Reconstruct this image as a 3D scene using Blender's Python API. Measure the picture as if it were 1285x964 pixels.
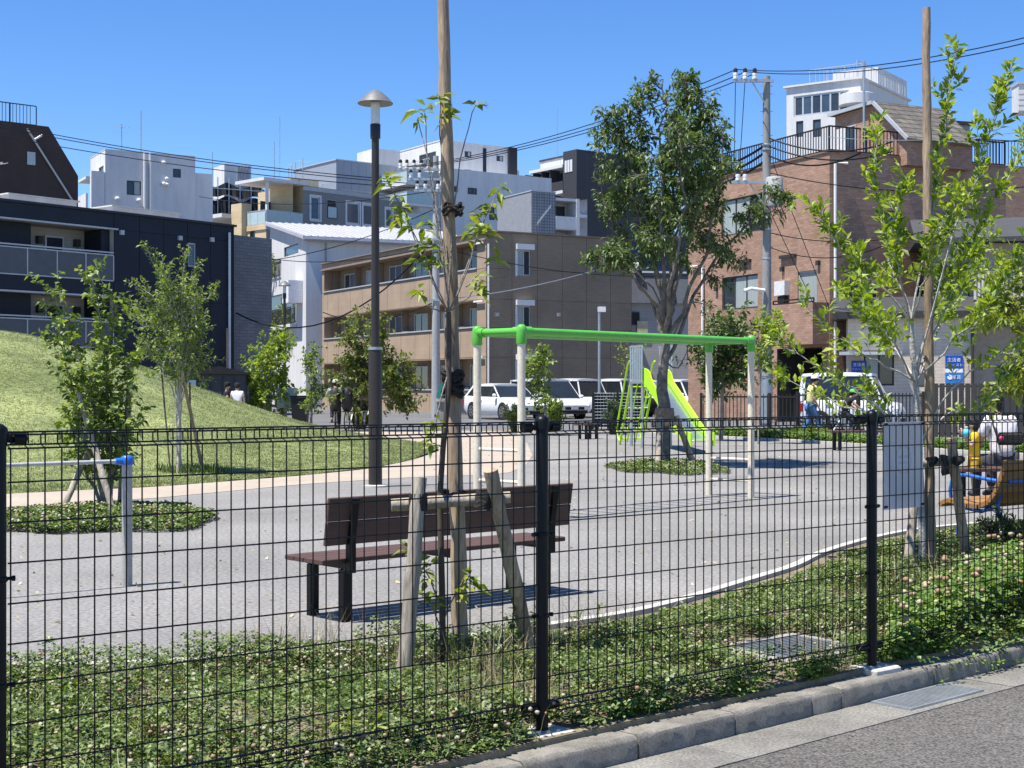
import bpy, math, random
import numpy as np
from mathutils import Vector, Matrix
for o in list(bpy.data.objects): bpy.data.objects.remove(o)
scene = bpy.context.scene
COL = scene.collection
rad = math.radians
# ---------------------------------------------------------------- camera, sky, sun, exposure
F, U0, HOR, CAMH = 1800.0, 642.5, 487.0, 1.33      # focal length and horizon of the photograph in its pixels
cd = bpy.data.cameras.new('camera'); cam = bpy.data.objects.new('camera', cd); COL.objects.link(cam)
cam.location = (0, 0, CAMH); cam.rotation_euler = (rad(90), 0, 0)
cd.sensor_width = 36; cd.lens = 36*F/1285; cd.shift_y = 5/1285; cd.clip_end = 8000; cd.clip_start = .05
scene.camera = cam
SUN = Vector((-.33, -.197, 1.0)).normalized()     # towards the sun
sl = bpy.data.lights.new('sun', 'SUN'); sl.energy = 5.0; sl.angle = rad(.53); sl.color = (1, .955, .88)
so = bpy.data.objects.new('sun', sl); COL.objects.link(so); so.location = (-30, -20, 90)
so.rotation_euler = SUN.to_track_quat('Z', 'Y').to_euler()
w = bpy.data.worlds.new('World'); scene.world = w; w.use_nodes = True
nt = w.node_tree; bg = nt.nodes['Background']
sk = nt.nodes.new('ShaderNodeTexSky'); sk.sky_type = 'NISHITA'; sk.sun_disc = False
sk.sun_elevation = math.asin(SUN.z); sk.sun_rotation = math.atan2(SUN.x, SUN.y) % (2*math.pi)
sk.altitude = 1500; sk.air_density = 1.0; sk.dust_density = 0.0; sk.ozone_density = 4.5
hs = nt.nodes.new('ShaderNodeHueSaturation'); hs.inputs['Saturation'].default_value = 1.22; hs.inputs['Hue'].default_value = .507
nt.links.new(sk.outputs[0], hs.inputs['Color']); nt.links.new(hs.outputs[0], bg.inputs[0]); bg.inputs[1].default_value = .108
scene.view_settings.view_transform = 'Standard'; scene.view_settings.look = 'None'
scene.view_settings.exposure = 0.84; scene.view_settings.gamma = 1
scene.render.engine = 'CYCLES'
scene.render.resolution_x, scene.render.resolution_y = 1024, 768
# ---------------------------------------------------------------- helpers
def G(u, v, z=0):                       # point on the level z seen at pixel (u, v)
    Y = (CAMH-z)*F/(v-HOR); return Vector(((u-U0)/F*Y, Y, z))
def P(u, v, Y): return Vector(((u-U0)/F*Y, Y, CAMH+(HOR-v)/F*Y))
def obj(name, me, mat=None, parent=None):
    o = bpy.data.objects.new(name, me); COL.objects.link(o)
    if mat is not None:
        for m in (mat if isinstance(mat, (list, tuple)) else [mat]): me.materials.append(m)
    if parent is not None: o.parent = parent
    return o
def tag(o, label=None, cat=None, group=None, kind=None):
    if label: o['label'] = label
    if cat: o['category'] = cat
    if group: o['group'] = group
    if kind: o['kind'] = kind
    return o
def thing(name, label, cat, loc=(0, 0, 0), rz=0, group=None):
    o = bpy.data.objects.new(name, None); COL.objects.link(o); o.empty_display_size = .2
    o.location = loc; o.rotation_euler = (0, 0, rz); return tag(o, label, cat, group)
def npmesh(name, V, Fc, smooth=False):
    V = np.asarray(V, np.float32); Fc = np.asarray(Fc, np.int32); k = Fc.shape[1]; m = len(Fc)
    me = bpy.data.meshes.new(name); me.vertices.add(len(V)); me.vertices.foreach_set('co', V.ravel())
    me.loops.add(m*k); me.loops.foreach_set('vertex_index', Fc.ravel()); me.polygons.add(m)
    me.polygons.foreach_set('loop_start', np.arange(0, m*k, k, dtype=np.int32))
    me.update(calc_edges=True)
    me.polygons.foreach_set('use_smooth', np.full(m, smooth)); return me
class MB:
    def __init__(s): s.v = []; s.f = []; s.mi = []; s.cur = 0
    def add(s, vs, fs):
        n = len(s.v); s.v += [tuple(p) for p in vs]; s.f += [tuple(i+n for i in f) for f in fs]; s.mi += [s.cur]*len(fs); return s
    def box(s, x0, x1, y0, y1, z0, z1, M=None):
        vs = [Vector(p) for p in ((x0,y0,z0),(x1,y0,z0),(x1,y1,z0),(x0,y1,z0),(x0,y0,z1),(x1,y0,z1),(x1,y1,z1),(x0,y1,z1))]
        if M is not None: vs = [M @ p for p in vs]
        return s.add(vs, [(0,3,2,1),(4,5,6,7),(0,1,5,4),(1,2,6,5),(2,3,7,6),(3,0,4,7)])
    def cham(s, x0, x1, y0, y1, z0, z1, c=.01, M=None):     # box with chamfered edges
        vs = []
        for zz, e in ((z0, c), (z0+c, 0), (z1-c, 0), (z1, c)):
            a0, a1, b0, b1 = x0+e, x1-e, y0+e, y1-e; k = c
            vs += [(a0+k,b0,zz),(a1-k,b0,zz),(a1,b0+k,zz),(a1,b1-k,zz),(a1-k,b1,zz),(a0+k,b1,zz),(a0,b1-k,zz),(a0,b0+k,zz)]
        vs = [Vector(p) for p in vs]
        if M is not None: vs = [M @ p for p in vs]
        fs = [tuple(range(7, -1, -1)), tuple(range(24, 32))]
        for r in range(3):
            for i in range(8): j = (i+1) % 8; fs.append((r*8+i, r*8+j, r*8+8+j, r*8+8+i))
        return s.add(vs, fs)
    def quad(s, *p): return s.add(p, [tuple(range(len(p)))])
    def prism(s, poly, d):              # poly: list of 3-D points, extruded by vector d
        n = len(poly); a = [Vector(p) for p in poly]; b = [p+Vector(d) for p in a]
        return s.add(a+b, [tuple(range(n-1, -1, -1)), tuple(range(n, 2*n))]+[(i, (i+1) % n, n+(i+1) % n, n+i) for i in range(n)])
    def tube(s, pts, r, n=8, cap=True):
        pts = [Vector(p) for p in pts]; N = len(pts); rs = r if isinstance(r, (list, tuple)) else [r]*N
        vs = []; fs = []; ref = None
        for i, p in enumerate(pts):
            t = (pts[min(i+1, N-1)]-pts[max(i-1, 0)])
            if t.length < 1e-9: t = Vector((0, 0, 1))
            t.normalize()
            if ref is None: ref = Vector((1, 0, 0)) if abs(t.x) < .9 else Vector((0, 1, 0))
            a = (ref-t*ref.dot(t)).normalized(); b = t.cross(a); ref = a
            for k in range(n):
                an = 2*math.pi*k/n; vs.append(p+(a*math.cos(an)+b*math.sin(an))*rs[i])
        for i in range(N-1):
            for k in range(n): fs.append((i*n+k, i*n+(k+1) % n, (i+1)*n+(k+1) % n, (i+1)*n+k))
        if cap: fs += [tuple(range(n-1, -1, -1)), tuple(range((N-1)*n, N*n))]
        return s.add(vs, fs)
    def lathe(s, prof, n=16, c=(0, 0, 0), M=None):          # prof: (r, z) pairs
        vs = []; fs = []; N = len(prof)
        for r, z in prof:
            for k in range(n):
                an = 2*math.pi*k/n; p = Vector((c[0]+r*math.cos(an), c[1]+r*math.sin(an), c[2]+z)); vs.append(M @ p if M is not None else p)
        for i in range(N-1):
            for k in range(n): fs.append((i*n+k, i*n+(k+1) % n, (i+1)*n+(k+1) % n, (i+1)*n+k))
        fs += [tuple(range(n-1, -1, -1)), tuple(range((N-1)*n, N*n))]
        return s.add(vs, fs)
    def ball(s, c, rx, ry=None, rz=None, n=12, m=8, M=None):
        ry = ry or rx; rz = rz or rx; vs = []; fs = []
        for i in range(m+1):
            th = math.pi*i/m
            for k in range(n):
                an = 2*math.pi*k/n; p = Vector((c[0]+rx*math.sin(th)*math.cos(an), c[1]+ry*math.sin(th)*math.sin(an), c[2]-rz*math.cos(th)))
                vs.append(M @ p if M is not None else p)
        for i in range(m):
            for k in range(n): fs.append((i*n+k, i*n+(k+1) % n, (i+1)*n+(k+1) % n, (i+1)*n+k))
        return s.add(vs, fs)
    def mesh(s, name, smooth=False):
        me = bpy.data.meshes.new(name); me.from_pydata(s.v, [], s.f)
        if any(s.mi): me.polygons.foreach_set('material_index', s.mi)
        if smooth:
            me.polygons.foreach_set('use_smooth', [True]*len(s.f))
            try: me.set_sharp_from_angle(angle=rad(smooth if smooth > 1 else 40))
            except Exception: pass
        me.update(); return me
    def build(s, name, mat, parent=None, smooth=False): return obj(name, s.mesh(name, smooth), mat, parent)
def one(name, mat, parent, fn, smooth=False):
    m = MB(); fn(m); return m.build(name, mat, parent, smooth)
def bx(name, mat, parent, *a, **k): m = MB(); m.box(*a, **k); return m.build(name, mat, parent)
def tb(name, mat, parent, pts, r, n=8, smooth=True): m = MB(); m.tube(pts, r, n); return m.build(name, mat, parent, smooth)
def copy_tree(o, parent=None):
    c = o.copy(); COL.objects.link(c); c.parent = parent
    for ch in list(o.children): copy_tree(ch, c)
    return c
# ---------------------------------------------------------------- materials
def srgb(r, g, b): return tuple(((x/255)/12.92 if x/255 <= .04045 else ((x/255+.055)/1.055)**2.4) for x in (r, g, b))
def M(name, c, rough=.75, var=.12, scale=2.0, bump=0, bs=30, metal=0, spec=.3, c2=None, var2=.06, s2=None, stretch=None, coat=0):
    m = bpy.data.materials.new(name); m.use_nodes = True; t = m.node_tree; b = t.nodes['Principled BSDF']; L = t.links.new
    b.inputs['Roughness'].default_value = rough; b.inputs['Metallic'].default_value = metal
    b.inputs['Specular IOR Level'].default_value = spec; b.inputs['Coat Weight'].default_value = coat
    tc = t.nodes.new('ShaderNodeTexCoord'); vec = tc.outputs['Object']
    if stretch:
        mp = t.nodes.new('ShaderNodeMapping'); mp.inputs['Scale'].default_value = stretch; L(vec, mp.inputs[0]); vec = mp.outputs[0]
    n1 = t.nodes.new('ShaderNodeTexNoise'); n1.inputs['Scale'].default_value = scale; n1.inputs['Detail'].default_value = 6; n1.inputs['Roughness'].default_value = .65
    L(vec, n1.inputs['Vector'])
    r = t.nodes.new('ShaderNodeValToRGB'); e = r.color_ramp.elements; e[0].position = .3; e[1].position = .7
    a = [max(0, x*(1-var)) for x in c]; d = [min(1, x*(1+var)) for x in (c2 or c)]
    e[0].color = (*a, 1); e[1].color = (*d, 1); L(n1.outputs['Fac'], r.inputs[0])
    n2 = t.nodes.new('ShaderNodeTexNoise'); n2.inputs['Scale'].default_value = s2 or scale*14; n2.inputs['Detail'].default_value = 3; L(vec, n2.inputs['Vector'])
    mr = t.nodes.new('ShaderNodeMapRange'); mr.inputs[1].default_value = .3; mr.inputs[2].default_value = .7; mr.inputs[3].default_value = 1-var2*2; mr.inputs[4].default_value = 1+var2*2
    L(n2.outputs['Fac'], mr.inputs[0])
    mx = t.nodes.new('ShaderNodeMix'); mx.data_type = 'RGBA'; mx.blend_type = 'MULTIPLY'; mx.inputs[0].default_value = 1
    L(r.outputs[0], mx.inputs[6]); L(mr.outputs[0], mx.inputs[7]); L(mx.outputs[2], b.inputs['Base Color'])
    if bump:
        n3 = t.nodes.new('ShaderNodeTexNoise'); n3.inputs['Scale'].default_value = bs; n3.inputs['Detail'].default_value = 4; L(vec, n3.inputs['Vector'])
        bp = t.nodes.new('ShaderNodeBump'); bp.inputs['Strength'].default_value = bump; bp.inputs['Distance'].default_value = .02
        L(n3.outputs['Fac'], bp.inputs['Height']); L(bp.outputs[0], b.inputs['Normal'])
    return m
def leafmat(name, cols, trans=.35, tcol=None, gloss=.045):
    m = bpy.data.materials.new(name); m.use_nodes = True; t = m.node_tree; L = t.links.new
    for n in list(t.nodes): t.nodes.remove(n)
    out = t.nodes.new('ShaderNodeOutputMaterial'); g = t.nodes.new('ShaderNodeNewGeometry'); r = t.nodes.new('ShaderNodeValToRGB')
    e = r.color_ramp.elements
    while len(e) < len(cols): e.new(.5)
    for i, c in enumerate(cols): e[i].position = i/(len(cols)-1); e[i].color = (*c, 1)
    L(g.outputs['Random Per Island'], r.inputs[0])
    d = t.nodes.new('ShaderNodeBsdfDiffuse'); tr = t.nodes.new('ShaderNodeBsdfTranslucent'); gl = t.nodes.new('ShaderNodeBsdfGlossy'); gl.inputs['Roughness'].default_value = .5
    gl.inputs['Color'].default_value = (.8, .8, .8, 1)
    L(r.outputs[0], d.inputs[0])
    tm = t.nodes.new('ShaderNodeMix'); tm.data_type = 'RGBA'; tm.blend_type = 'MULTIPLY'; tm.inputs[0].default_value = 1
    tm.inputs[7].default_value = (*(tcol or (1.35, 1.35, .55)), 1); L(r.outputs[0], tm.inputs[6]); L(tm.outputs[2], tr.inputs[0])
    m1 = t.nodes.new('ShaderNodeMixShader'); m1.inputs[0].default_value = trans; L(d.outputs[0], m1.inputs[1]); L(tr.outputs[0], m1.inputs[2])
    fr = t.nodes.new('ShaderNodeMixShader'); fr.inputs[0].default_value = gloss; L(m1.outputs[0], fr.inputs[1]); L(gl.outputs[0], fr.inputs[2]); L(fr.outputs[0], out.inputs[0])
    return m
def brickmat(name, c1, c2, mortar, bw, bh, ms=.012, rough=.8, bump=.4, off=.5):
    m = bpy.data.materials.new(name); m.use_nodes = True; t = m.node_tree; b = t.nodes['Principled BSDF']; L = t.links.new
    b.inputs['Roughness'].default_value = rough; b.inputs['Specular IOR Level'].default_value = .25
    tc = t.nodes.new('ShaderNodeTexCoord'); sp = t.nodes.new('ShaderNodeSeparateXYZ'); L(tc.outputs['Object'], sp.inputs[0])
    ad = t.nodes.new('ShaderNodeMath'); L(sp.outputs[0], ad.inputs[0]); L(sp.outputs[1], ad.inputs[1])
    cb = t.nodes.new('ShaderNodeCombineXYZ'); L(ad.outputs[0], cb.inputs[0]); L(sp.outputs[2], cb.inputs[1])
    br = t.nodes.new('ShaderNodeTexBrick'); br.offset = off; br.inputs['Scale'].default_value = 1; br.inputs['Brick Width'].default_value = bw; br.inputs['Row Height'].default_value = bh
    br.inputs['Mortar Size'].default_value = ms; br.inputs['Color1'].default_value = (*c1, 1); br.inputs['Color2'].default_value = (*c2, 1); br.inputs['Mortar'].default_value = (*mortar, 1)
    L(cb.outputs[0], br.inputs['Vector'])
    n = t.nodes.new('ShaderNodeTexNoise'); n.inputs['Scale'].default_value = .6; n.inputs['Detail'].default_value = 8; L(tc.outputs['Object'], n.inputs['Vector'])
    mr = t.nodes.new('ShaderNodeMapRange'); mr.inputs[1].default_value = .3; mr.inputs[2].default_value = .7; mr.inputs[3].default_value = .86; mr.inputs[4].default_value = 1.12; L(n.outputs['Fac'], mr.inputs[0])
    mx = t.nodes.new('ShaderNodeMix'); mx.data_type = 'RGBA'; mx.blend_type = 'MULTIPLY'; mx.inputs[0].default_value = 1
    L(br.outputs['Color'], mx.inputs[6]); L(mr.outputs[0], mx.inputs[7]); L(mx.outputs[2], b.inputs['Base Color'])
    bp = t.nodes.new('ShaderNodeBump'); bp.inputs['Strength'].default_value = bump; bp.inputs['Distance'].default_value = .01; bp.invert = True
    L(br.outputs['Fac'], bp.inputs['Height']); L(bp.outputs[0], b.inputs['Normal'])
    return m
def glassmat(name, c, rough=.06, spec=.6):
    m = M(name, c, rough, var=.25, scale=.5, spec=spec); return m
m_gravel = M('gravel', (.185, .178, .168), .95, var=.16, scale=.30, bump=.3, bs=120, c2=(.225, .217, .205), var2=.17, s2=34)
m_tan = M('tan_paving', (.36, .305, .245), .9, var=.08, scale=.9, bump=.15, bs=60, var2=.05)
m_asph = M('asphalt', (.112, .105, .096), .9, var=.22, scale=.7, bump=.5, bs=150, var2=.38, s2=90)
m_asph2 = M('street_asphalt', (.13, .13, .132), .9, var=.12, scale=.3, bump=.2, bs=60)
m_ground = M('earth', (.20, .19, .17), .95, var=.2, scale=.05)
m_soil = M('soil', (.17, .135, .09), .95, var=.3, scale=3, bump=.8, bs=40, c2=(.20, .17, .11))
m_lawn = M('lawn', (.13, .165, .052), .95, var=.34, scale=.5, bump=.9, bs=45, c2=(.20, .225, .088), var2=.24, s2=14)
m_conc = M('concrete', (.31, .295, .27), .9, var=.22, scale=5, bump=.5, bs=90, var2=.12, s2=60)
m_kerb = M('kerb_concrete', (.185, .172, .148), .92, var=.45, scale=6, bump=.12, bs=140, var2=.14, s2=130)
m_gutter = M('gutter_concrete', (.175, .168, .15), .92, var=.35, scale=2.5, bump=.25, bs=110, var2=.18, s2=80)
m_pale = M('pale_edging', (.45, .43, .39), .85, var=.12, scale=3, bump=.2)
m_black = M('black_coating', (.006, .006, .007), .38, var=.2, scale=8, spec=.22)
m_dark = M('dark_metal', (.022, .02, .02), .5, var=.2, scale=5)
m_galv = M('galvanised', (.42, .45, .47), .45, var=.15, scale=6, metal=.7)
m_white = M('white_render', (.62, .615, .61), .85, var=.10, scale=1.1, bump=.1, bs=20, stretch=(1.6, 1.6, .22), var2=.03)
m_whitep = M('white_paint', (.66, .66, .65), .5, var=.04, scale=1)
m_beigep = M('beige_paint', (.66, .59, .47), .45, var=.06, scale=3)
m_green = M('green_paint', (.10, .42, .05), .35, var=.06, scale=4, spec=.5)
m_lime = M('lime_paint', (.44, .78, .02), .35, var=.05, scale=4, spec=.5)
m_bluep = M('blue_paint', (.02, .13, .50), .38, var=.08, scale=6, spec=.5)
m_steel = M('stainless', (.60, .62, .63), .28, var=.08, scale=5, metal=.9)
m_wood_pole = M('peeled_log', (.255, .185, .12), .85, var=.45, scale=6, bump=.6, bs=30, c2=(.35, .26, .175), stretch=(1, 1, .13), var2=.14)
m_wood_old = M('weathered_log', (.35, .30, .24), .88, var=.38, scale=6, bump=.6, bs=30, stretch=(1, 1, .13), var2=.14)
m_slat = M('brown_plastic_wood', (.085, .048, .038), .65, var=.18, scale=4, bump=.15, bs=60, stretch=(.2, 3, 3))
m_orange = M('honey_wood', (.29, .15, .055), .6, var=.2, scale=4, bump=.2, stretch=(.2, 3, 3))
m_bark = M('bark', (.20, .17, .14), .9, var=.35, scale=9, bump=.8, bs=40, c2=(.27, .245, .21))
m_barkm = M('grey_brown_bark', (.115, .098, .082), .9, var=.4, scale=9, bump=.8, bs=40, c2=(.17, .15, .13))
m_barkp = M('pale_bark', (.38, .36, .33), .85, var=.3, scale=9, bump=.6, bs=40)
m_barkd = M('dark_twig', (.085, .065, .05), .85, var=.3, scale=12)
m_rope = M('hemp_tie', (.035, .03, .026), .95, var=.4, scale=30, bump=1, bs=80)
m_glass = glassmat('window_glass', (.035, .045, .055))
m_glassb = glassmat('blue_glass', (.05, .075, .11))
m_curtain = M('curtained_glass', (.34, .38, .37), .25, var=.2, scale=3, spec=.6, stretch=(9, 9, .3))
m_frost = M('frosted_glass', (.42, .52, .53), .3, var=.06, scale=1, spec=.5)
m_alu = M('aluminium_frame', (.50, .51, .52), .45, var=.06, scale=2, metal=.3)
m_dframe = M('dark_frame', (.045, .042, .04), .45, var=.1, scale=2)
m_pipe = M('pale_pipe', (.72, .72, .71), .5, var=.06, scale=1)
m_tyre = M('rubber', (.018, .018, .018), .85, var=.2, scale=8)
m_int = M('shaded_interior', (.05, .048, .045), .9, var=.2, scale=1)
rng = random.Random(7)
# ================================================================ GROUND
def sheet(name, pts, mat, z=None, kind='structure'):
    m = MB(); m.add([(p[0], p[1], p[2] if z is None and len(p) > 2 else (z or 0)) for p in pts], [tuple(range(len(pts)))])
    o = m.build(name, mat); o['kind'] = kind; return o
sheet('ground', [(-4000, -300), (4000, -300), (4000, 6000), (-4000, 6000)], m_ground, -.16)
KM = Vector((1.23, 6.23, 0)); KD = Vector((.7473, .6645, 0)); KN = Vector((.6645, -.7473, 0))
def kp(t, n, z): p = KM+KD*t+KN*n; return Vector((p.x, p.y, z))
ROADZ, KERBZ = -.118, -.02
sheet('road', [kp(-60, .273, ROADZ), kp(-60, 30, ROADZ), kp(60, 30, ROADZ), kp(60, .273, ROADZ)], m_asph)
sheet('park_ground', [kp(-70, -.115, 0), kp(70, -.115, 0), (75, 52, 0), (-75, 52, 0)], m_gravel)
sheet('street', [(-90, 44.6), (2, 44.6), (5.5, 41.5), (90, 34), (200, 260), (-200, 260)], m_asph2, .006)
# gutter: concrete channel with a joint every two metres
gut = bpy.data.objects.new('gutter', None); COL.objects.link(gut); gut['kind'] = 'structure'
gm = MB(); gm.box(-.9965, .9965, -.273, -.0, -.06, 0); gme = gm.mesh('gutter_slab')
for i in range(-6, 8):
    o = obj('gutter_slab', gme, m_gutter if not gme.materials else None, gut)
    p = kp(i*2+.35, 0, ROADZ+.006+rng.uniform(-.002, .002)); o.location = p; o.rotation_euler = (0, 0, math.atan2(KD.y, KD.x))
# kerb: each stone its own piece
kerb = bpy.data.objects.new('kerb', None); COL.objects.link(kerb); kerb['kind'] = 'structure'
def kerb_mesh(L):
    m = MB(); h0, h1 = -.14, .0; prof = [(0.0, h0), (.0, h1-.022), (.006, h1-.008), (.018, h1), (.113, h1), (.118, h1-.006), (.118, h0)]
    N = max(2, int(L/.06)); vs = []; fs = []; n = len(prof)
    for k in range(N+1):
        x = -L/2+L*k/N
        for j, (y, z) in enumerate(prof):
            e = .004 if k in (0, N) else 0
            vs.append((x, y+e*(1 if y < .06 else -1)+rng.uniform(-.0012, .0012), z-(e if z > -.1 else 0)+rng.uniform(-.0015, .0015)))
    for k in range(N):
        for j in range(n-1): fs.append((k*n+j, (k+1)*n+j, (k+1)*n+j+1, k*n+j+1))
    fs += [tuple(range(n)), tuple(range(N*n+n-1, N*n-1, -1))]
    m.add(vs, fs); return m.mesh('kerb_stone', 30)
def tk(u, v): g = G(u, v, KERBZ); return (g-KM).dot(KD)
marks = [tk(801, 922.5), tk(922, 894), tk(1016, 871), tk(1052, 862.5), tk(1172, 836)]
t = marks[0]
while t > -7: t -= .6; marks.insert(0, t)
t = marks[-1]
while t < 9: t += .6; marks.append(t)
for a, b in zip(marks, marks[1:]):
    o = obj('kerb_stone', kerb_mesh(b-a-.008), m_kerb, kerb)
    o.location = kp((a+b)/2, 0, KERBZ+rng.uniform(-.003, .003)); o.rotation_euler = (0, 0, math.atan2(KD.y, KD.x))
# tan path, lawn with the mound
sheet('path', [G(-300, 655), G(10, 637), G(200, 625), G(380, 608), G(470, 602), G(560, 597), G(610, 597), G(640, 593), G(660, 584), G(668, 572), G(662, 557), G(646, 546), (-2, 44), (-60, 44), (-60, 16)], m_tan, .004)
FRONT = [(-45, 9), (-12, 13.6), (-6.33, 18.0), (-4.745, 19.3), (-3.17, 21.76), (-2.35, 23.5), (-1.81, 26.6), (-1.56, 30.3), (-1.6, 31.4)][:-1]
BACK = [(-45, 42.3), (-14, 42.2), (-8, 41), (-5.54, 38), (-3.13, 34.9), (-1.87, 32.6), (-1.56, 30.7)]
MR = [0, 2, 3.3, 4.6, 5.9, 7, 8.1, 9.2, 10.4, 11.6, 13]; MH = [2.75, 2.68, 2.5, 2.18, 1.76, 1.33, .93, .56, .27, .09, 0]
def mound(x, y): return np.interp(np.hypot(np.asarray(x)+14, (np.asarray(y)-31)*.9), MR, MH)
xs = np.concatenate([np.linspace(-45, -22, 14), np.linspace(-21.5, -1.57, 110)]); nt_ = 90
yf = np.interp(xs, [p[0] for p in FRONT], [p[1] for p in FRONT]); yb = np.interp(xs, [p[0] for p in BACK], [p[1] for p in BACK])
T = np.linspace(0, 1, nt_); X = np.repeat(xs[:, None], nt_, 1); Y = yf[:, None]+(yb-yf)[:, None]*T[None]
nr = np.random.RandomState(3)
Z = mound(X, Y)+.014+nr.uniform(-.012, .012, X.shape)
V = np.stack([X, Y, Z], -1).reshape(-1, 3); I = np.arange(len(xs)*nt_).reshape(len(xs), nt_)
Fq = np.stack([I[:-1, :-1], I[1:, :-1], I[1:, 1:], I[:-1, 1:]], -1).reshape(-1, 4)
lawn = obj('lawn', npmesh('lawn', V, Fq, True), m_lawn); lawn['kind'] = 'structure'
# planting bed along the fence, with its pale edging strip
EDGE_PX = [(-260, 862), (14, 846), (150, 842), (300, 834), (420, 826), (500, 818), (600, 806), (696, 791), (804, 774), (868, 757), (922, 740), (958, 729), (1004, 715), (1030, 700), (1060, 690), (1083, 683), (1134, 671), (1190, 664), (1290, 655), (1420, 645)]
EDGE = [G(u, v) for u, v in EDGE_PX]
for _ in range(2): EDGE = [EDGE[0]]+[q for a, b in zip(EDGE, EDGE[1:]) for q in (a.lerp(b, .25), a.lerp(b, .75))]+[EDGE[-1]]
BED = [(p.x, p.y) for p in EDGE]+[tuple(kp(6.5, -.118, 0)[:2]), tuple(kp(-5.2, -.118, 0)[:2])]
bd_ = MB(); bd_.add([(p[0], p[1], .006) for p in BED], [tuple(range(len(BED)))]); bd_.box(-7, 9, .1165, .119, -.14, .0055, Matrix.Translation(KM) @ Matrix.Rotation(math.atan2(KD.y, KD.x), 4, 'Z'))
o = bd_.build('planting_bed', m_soil); o['kind'] = 'structure'
m = MB()
for i in range(len(EDGE)-1):
    a, b = EDGE[i], EDGE[i+1]; d = (b-a).normalized(); n = Vector((-d.y, d.x, 0))*.036
    d = d*.0005
    m.add([a-n*.0+d, b-n*.0-d, b+n*2-d, a+n*2+d]+[p+Vector((0, 0, .035)) for p in (a+d, b-d, b+n*2-d, a+n*2+d)], [(4,5,6,7),(0,1,5,4),(1,2,6,5),(2,3,7,6),(3,0,4,7)])
edg = m.build('edging', m_pale); edg['kind'] = 'structure'
m = MB()
far = [G(560, 543.4), G(640, 545), G(690, 545), G(800, 545), G(850, 547), G(897, 550), G(980, 554), G(1060, 559), G(1160, 566), G(1300, 574), G(1500, 580)]
for a, b in zip(far, far[1:]):
    d = (b-a).normalized(); n = Vector((-d.y, d.x, 0))*.28; d = d*.01
    m.add([a+d, b-d, b+n-d, a+n+d]+[p+Vector((0, 0, .06)) for p in (a+d, b-d, b+n-d, a+n+d)], [(4,5,6,7),(0,1,5,4),(1,2,6,5),(2,3,7,6),(3,0,4,7)])
fe = m.build('edging', m_pale); fe['kind'] = 'structure'
farbed = [p+Vector((.1, .3, 0)) for p in far]
sheet('planting_strip', farbed+[p+Vector((.8, 3.4, 0)) for p in reversed(far)], m_soil, .0105)
# ---------------------------------------------------------------- low growth: clover, flowers, grass
def pip(px, py, poly):
    ins = np.zeros(len(px), bool); n = len(poly)
    for i in range(n):
        x1, y1 = poly[i]; x2, y2 = poly[(i+1) % n]
        c = ((y1 > py) != (y2 > py)); xi = (x2-x1)*(py-y1)/((y2-y1) if y2 != y1 else 1e-9)+x1
        ins ^= c & (px < xi)
    return ins
def clover_mesh(px, py, pz, h, r, seed):
    R = np.random.RandomState(seed); n = len(px); yaw = R.uniform(0, 6.283, n); tx = R.normal(0, .38, n); ty = R.normal(0, .38, n)
    C = np.stack([px, py, pz+h], -1); Nn = np.stack([tx, ty, np.ones(n)], -1); Nn /= np.linalg.norm(Nn, axis=1)[:, None]
    A = np.stack([np.cos(yaw), np.sin(yaw), np.zeros(n)], -1); A -= Nn*(A*Nn).sum(1)[:, None]; A /= np.linalg.norm(A, axis=1)[:, None]; B = np.cross(Nn, A)
    Vs = []; Fs = []
    for k in range(3):
        an = k*2.094; D = A*math.cos(an)+B*math.sin(an); S = -A*math.sin(an)+B*math.cos(an); rr = r[:, None]; lift = Nn*rr*R.uniform(-.15, .35, n)[:, None]
        Vs += [C+D*rr*.1, C+D*rr*1.05+S*rr*.62+lift, C+D*rr*1.5-lift*.3, C+D*rr*1.05-S*rr*.62+lift]
    V = np.stack(Vs, 1).reshape(-1, 3); base = np.arange(n)[:, None]*12
    F_ = np.concatenate([base+np.array([[k*4, k*4+3, k*4+2]]) for k in range(3)]+[base+np.array([[k*4, k*4+2, k*4+1]]) for k in range(3)])
    return V, F_
def blades(px, py, pz, h, wd, seed, lean=.35):
    R = np.random.RandomState(seed); n = len(px); yaw = R.uniform(0, 6.283, n); a = R.uniform(0, 6.283, n); l = np.abs(R.normal(0, lean, n))*h
    B = np.stack([px, py, pz], -1); S = np.stack([np.cos(yaw), np.sin(yaw), 0*yaw], -1)*wd[:, None]/2; D = np.stack([np.cos(a)*l, np.sin(a)*l, 0*l], -1)
    up = np.stack([0*h, 0*h, h], -1)
    V = np.stack([B-S, B+S, B+D*.35+up*.55+S*.8, B+D*.35+up*.55-S*.8, B+D+up], 1).reshape(-1, 3); b = np.arange(n)[:, None]*5
    return V, np.concatenate([b+np.array([[0, 1, 2]]), b+np.array([[0, 2, 3]]), b+np.array([[3, 2, 4]])])
ICO = MB(); ICO.ball((0, 0, 0), 1, n=7, m=5); IV = np.array(ICO.v); IF = np.array(ICO.f)
def heads(C, r, seed, sq=.85):
    R = np.random.RandomState(seed); n = len(C); k = len(IV)
    V = C[:, None]+IV[None]*r[:, None, None]*np.array([1, 1, sq])*R.uniform(.82, 1.15, (n, k))[:, :, None]
    return V.reshape(-1, 3), (np.arange(n)[:, None, None]*k+IF[None]).reshape(-1, IF.shape[1])
m_clov = leafmat('clover_leaf', [(.02, .042, .008), (.05, .095, .016), (.12, .18, .036), (.24, .28, .09)], .25)
m_clov2 = leafmat('rank_clover_leaf', [(.05, .11, .015), (.09, .18, .03), (.16, .25, .05), (.22, .28, .07)], .3)
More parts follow.
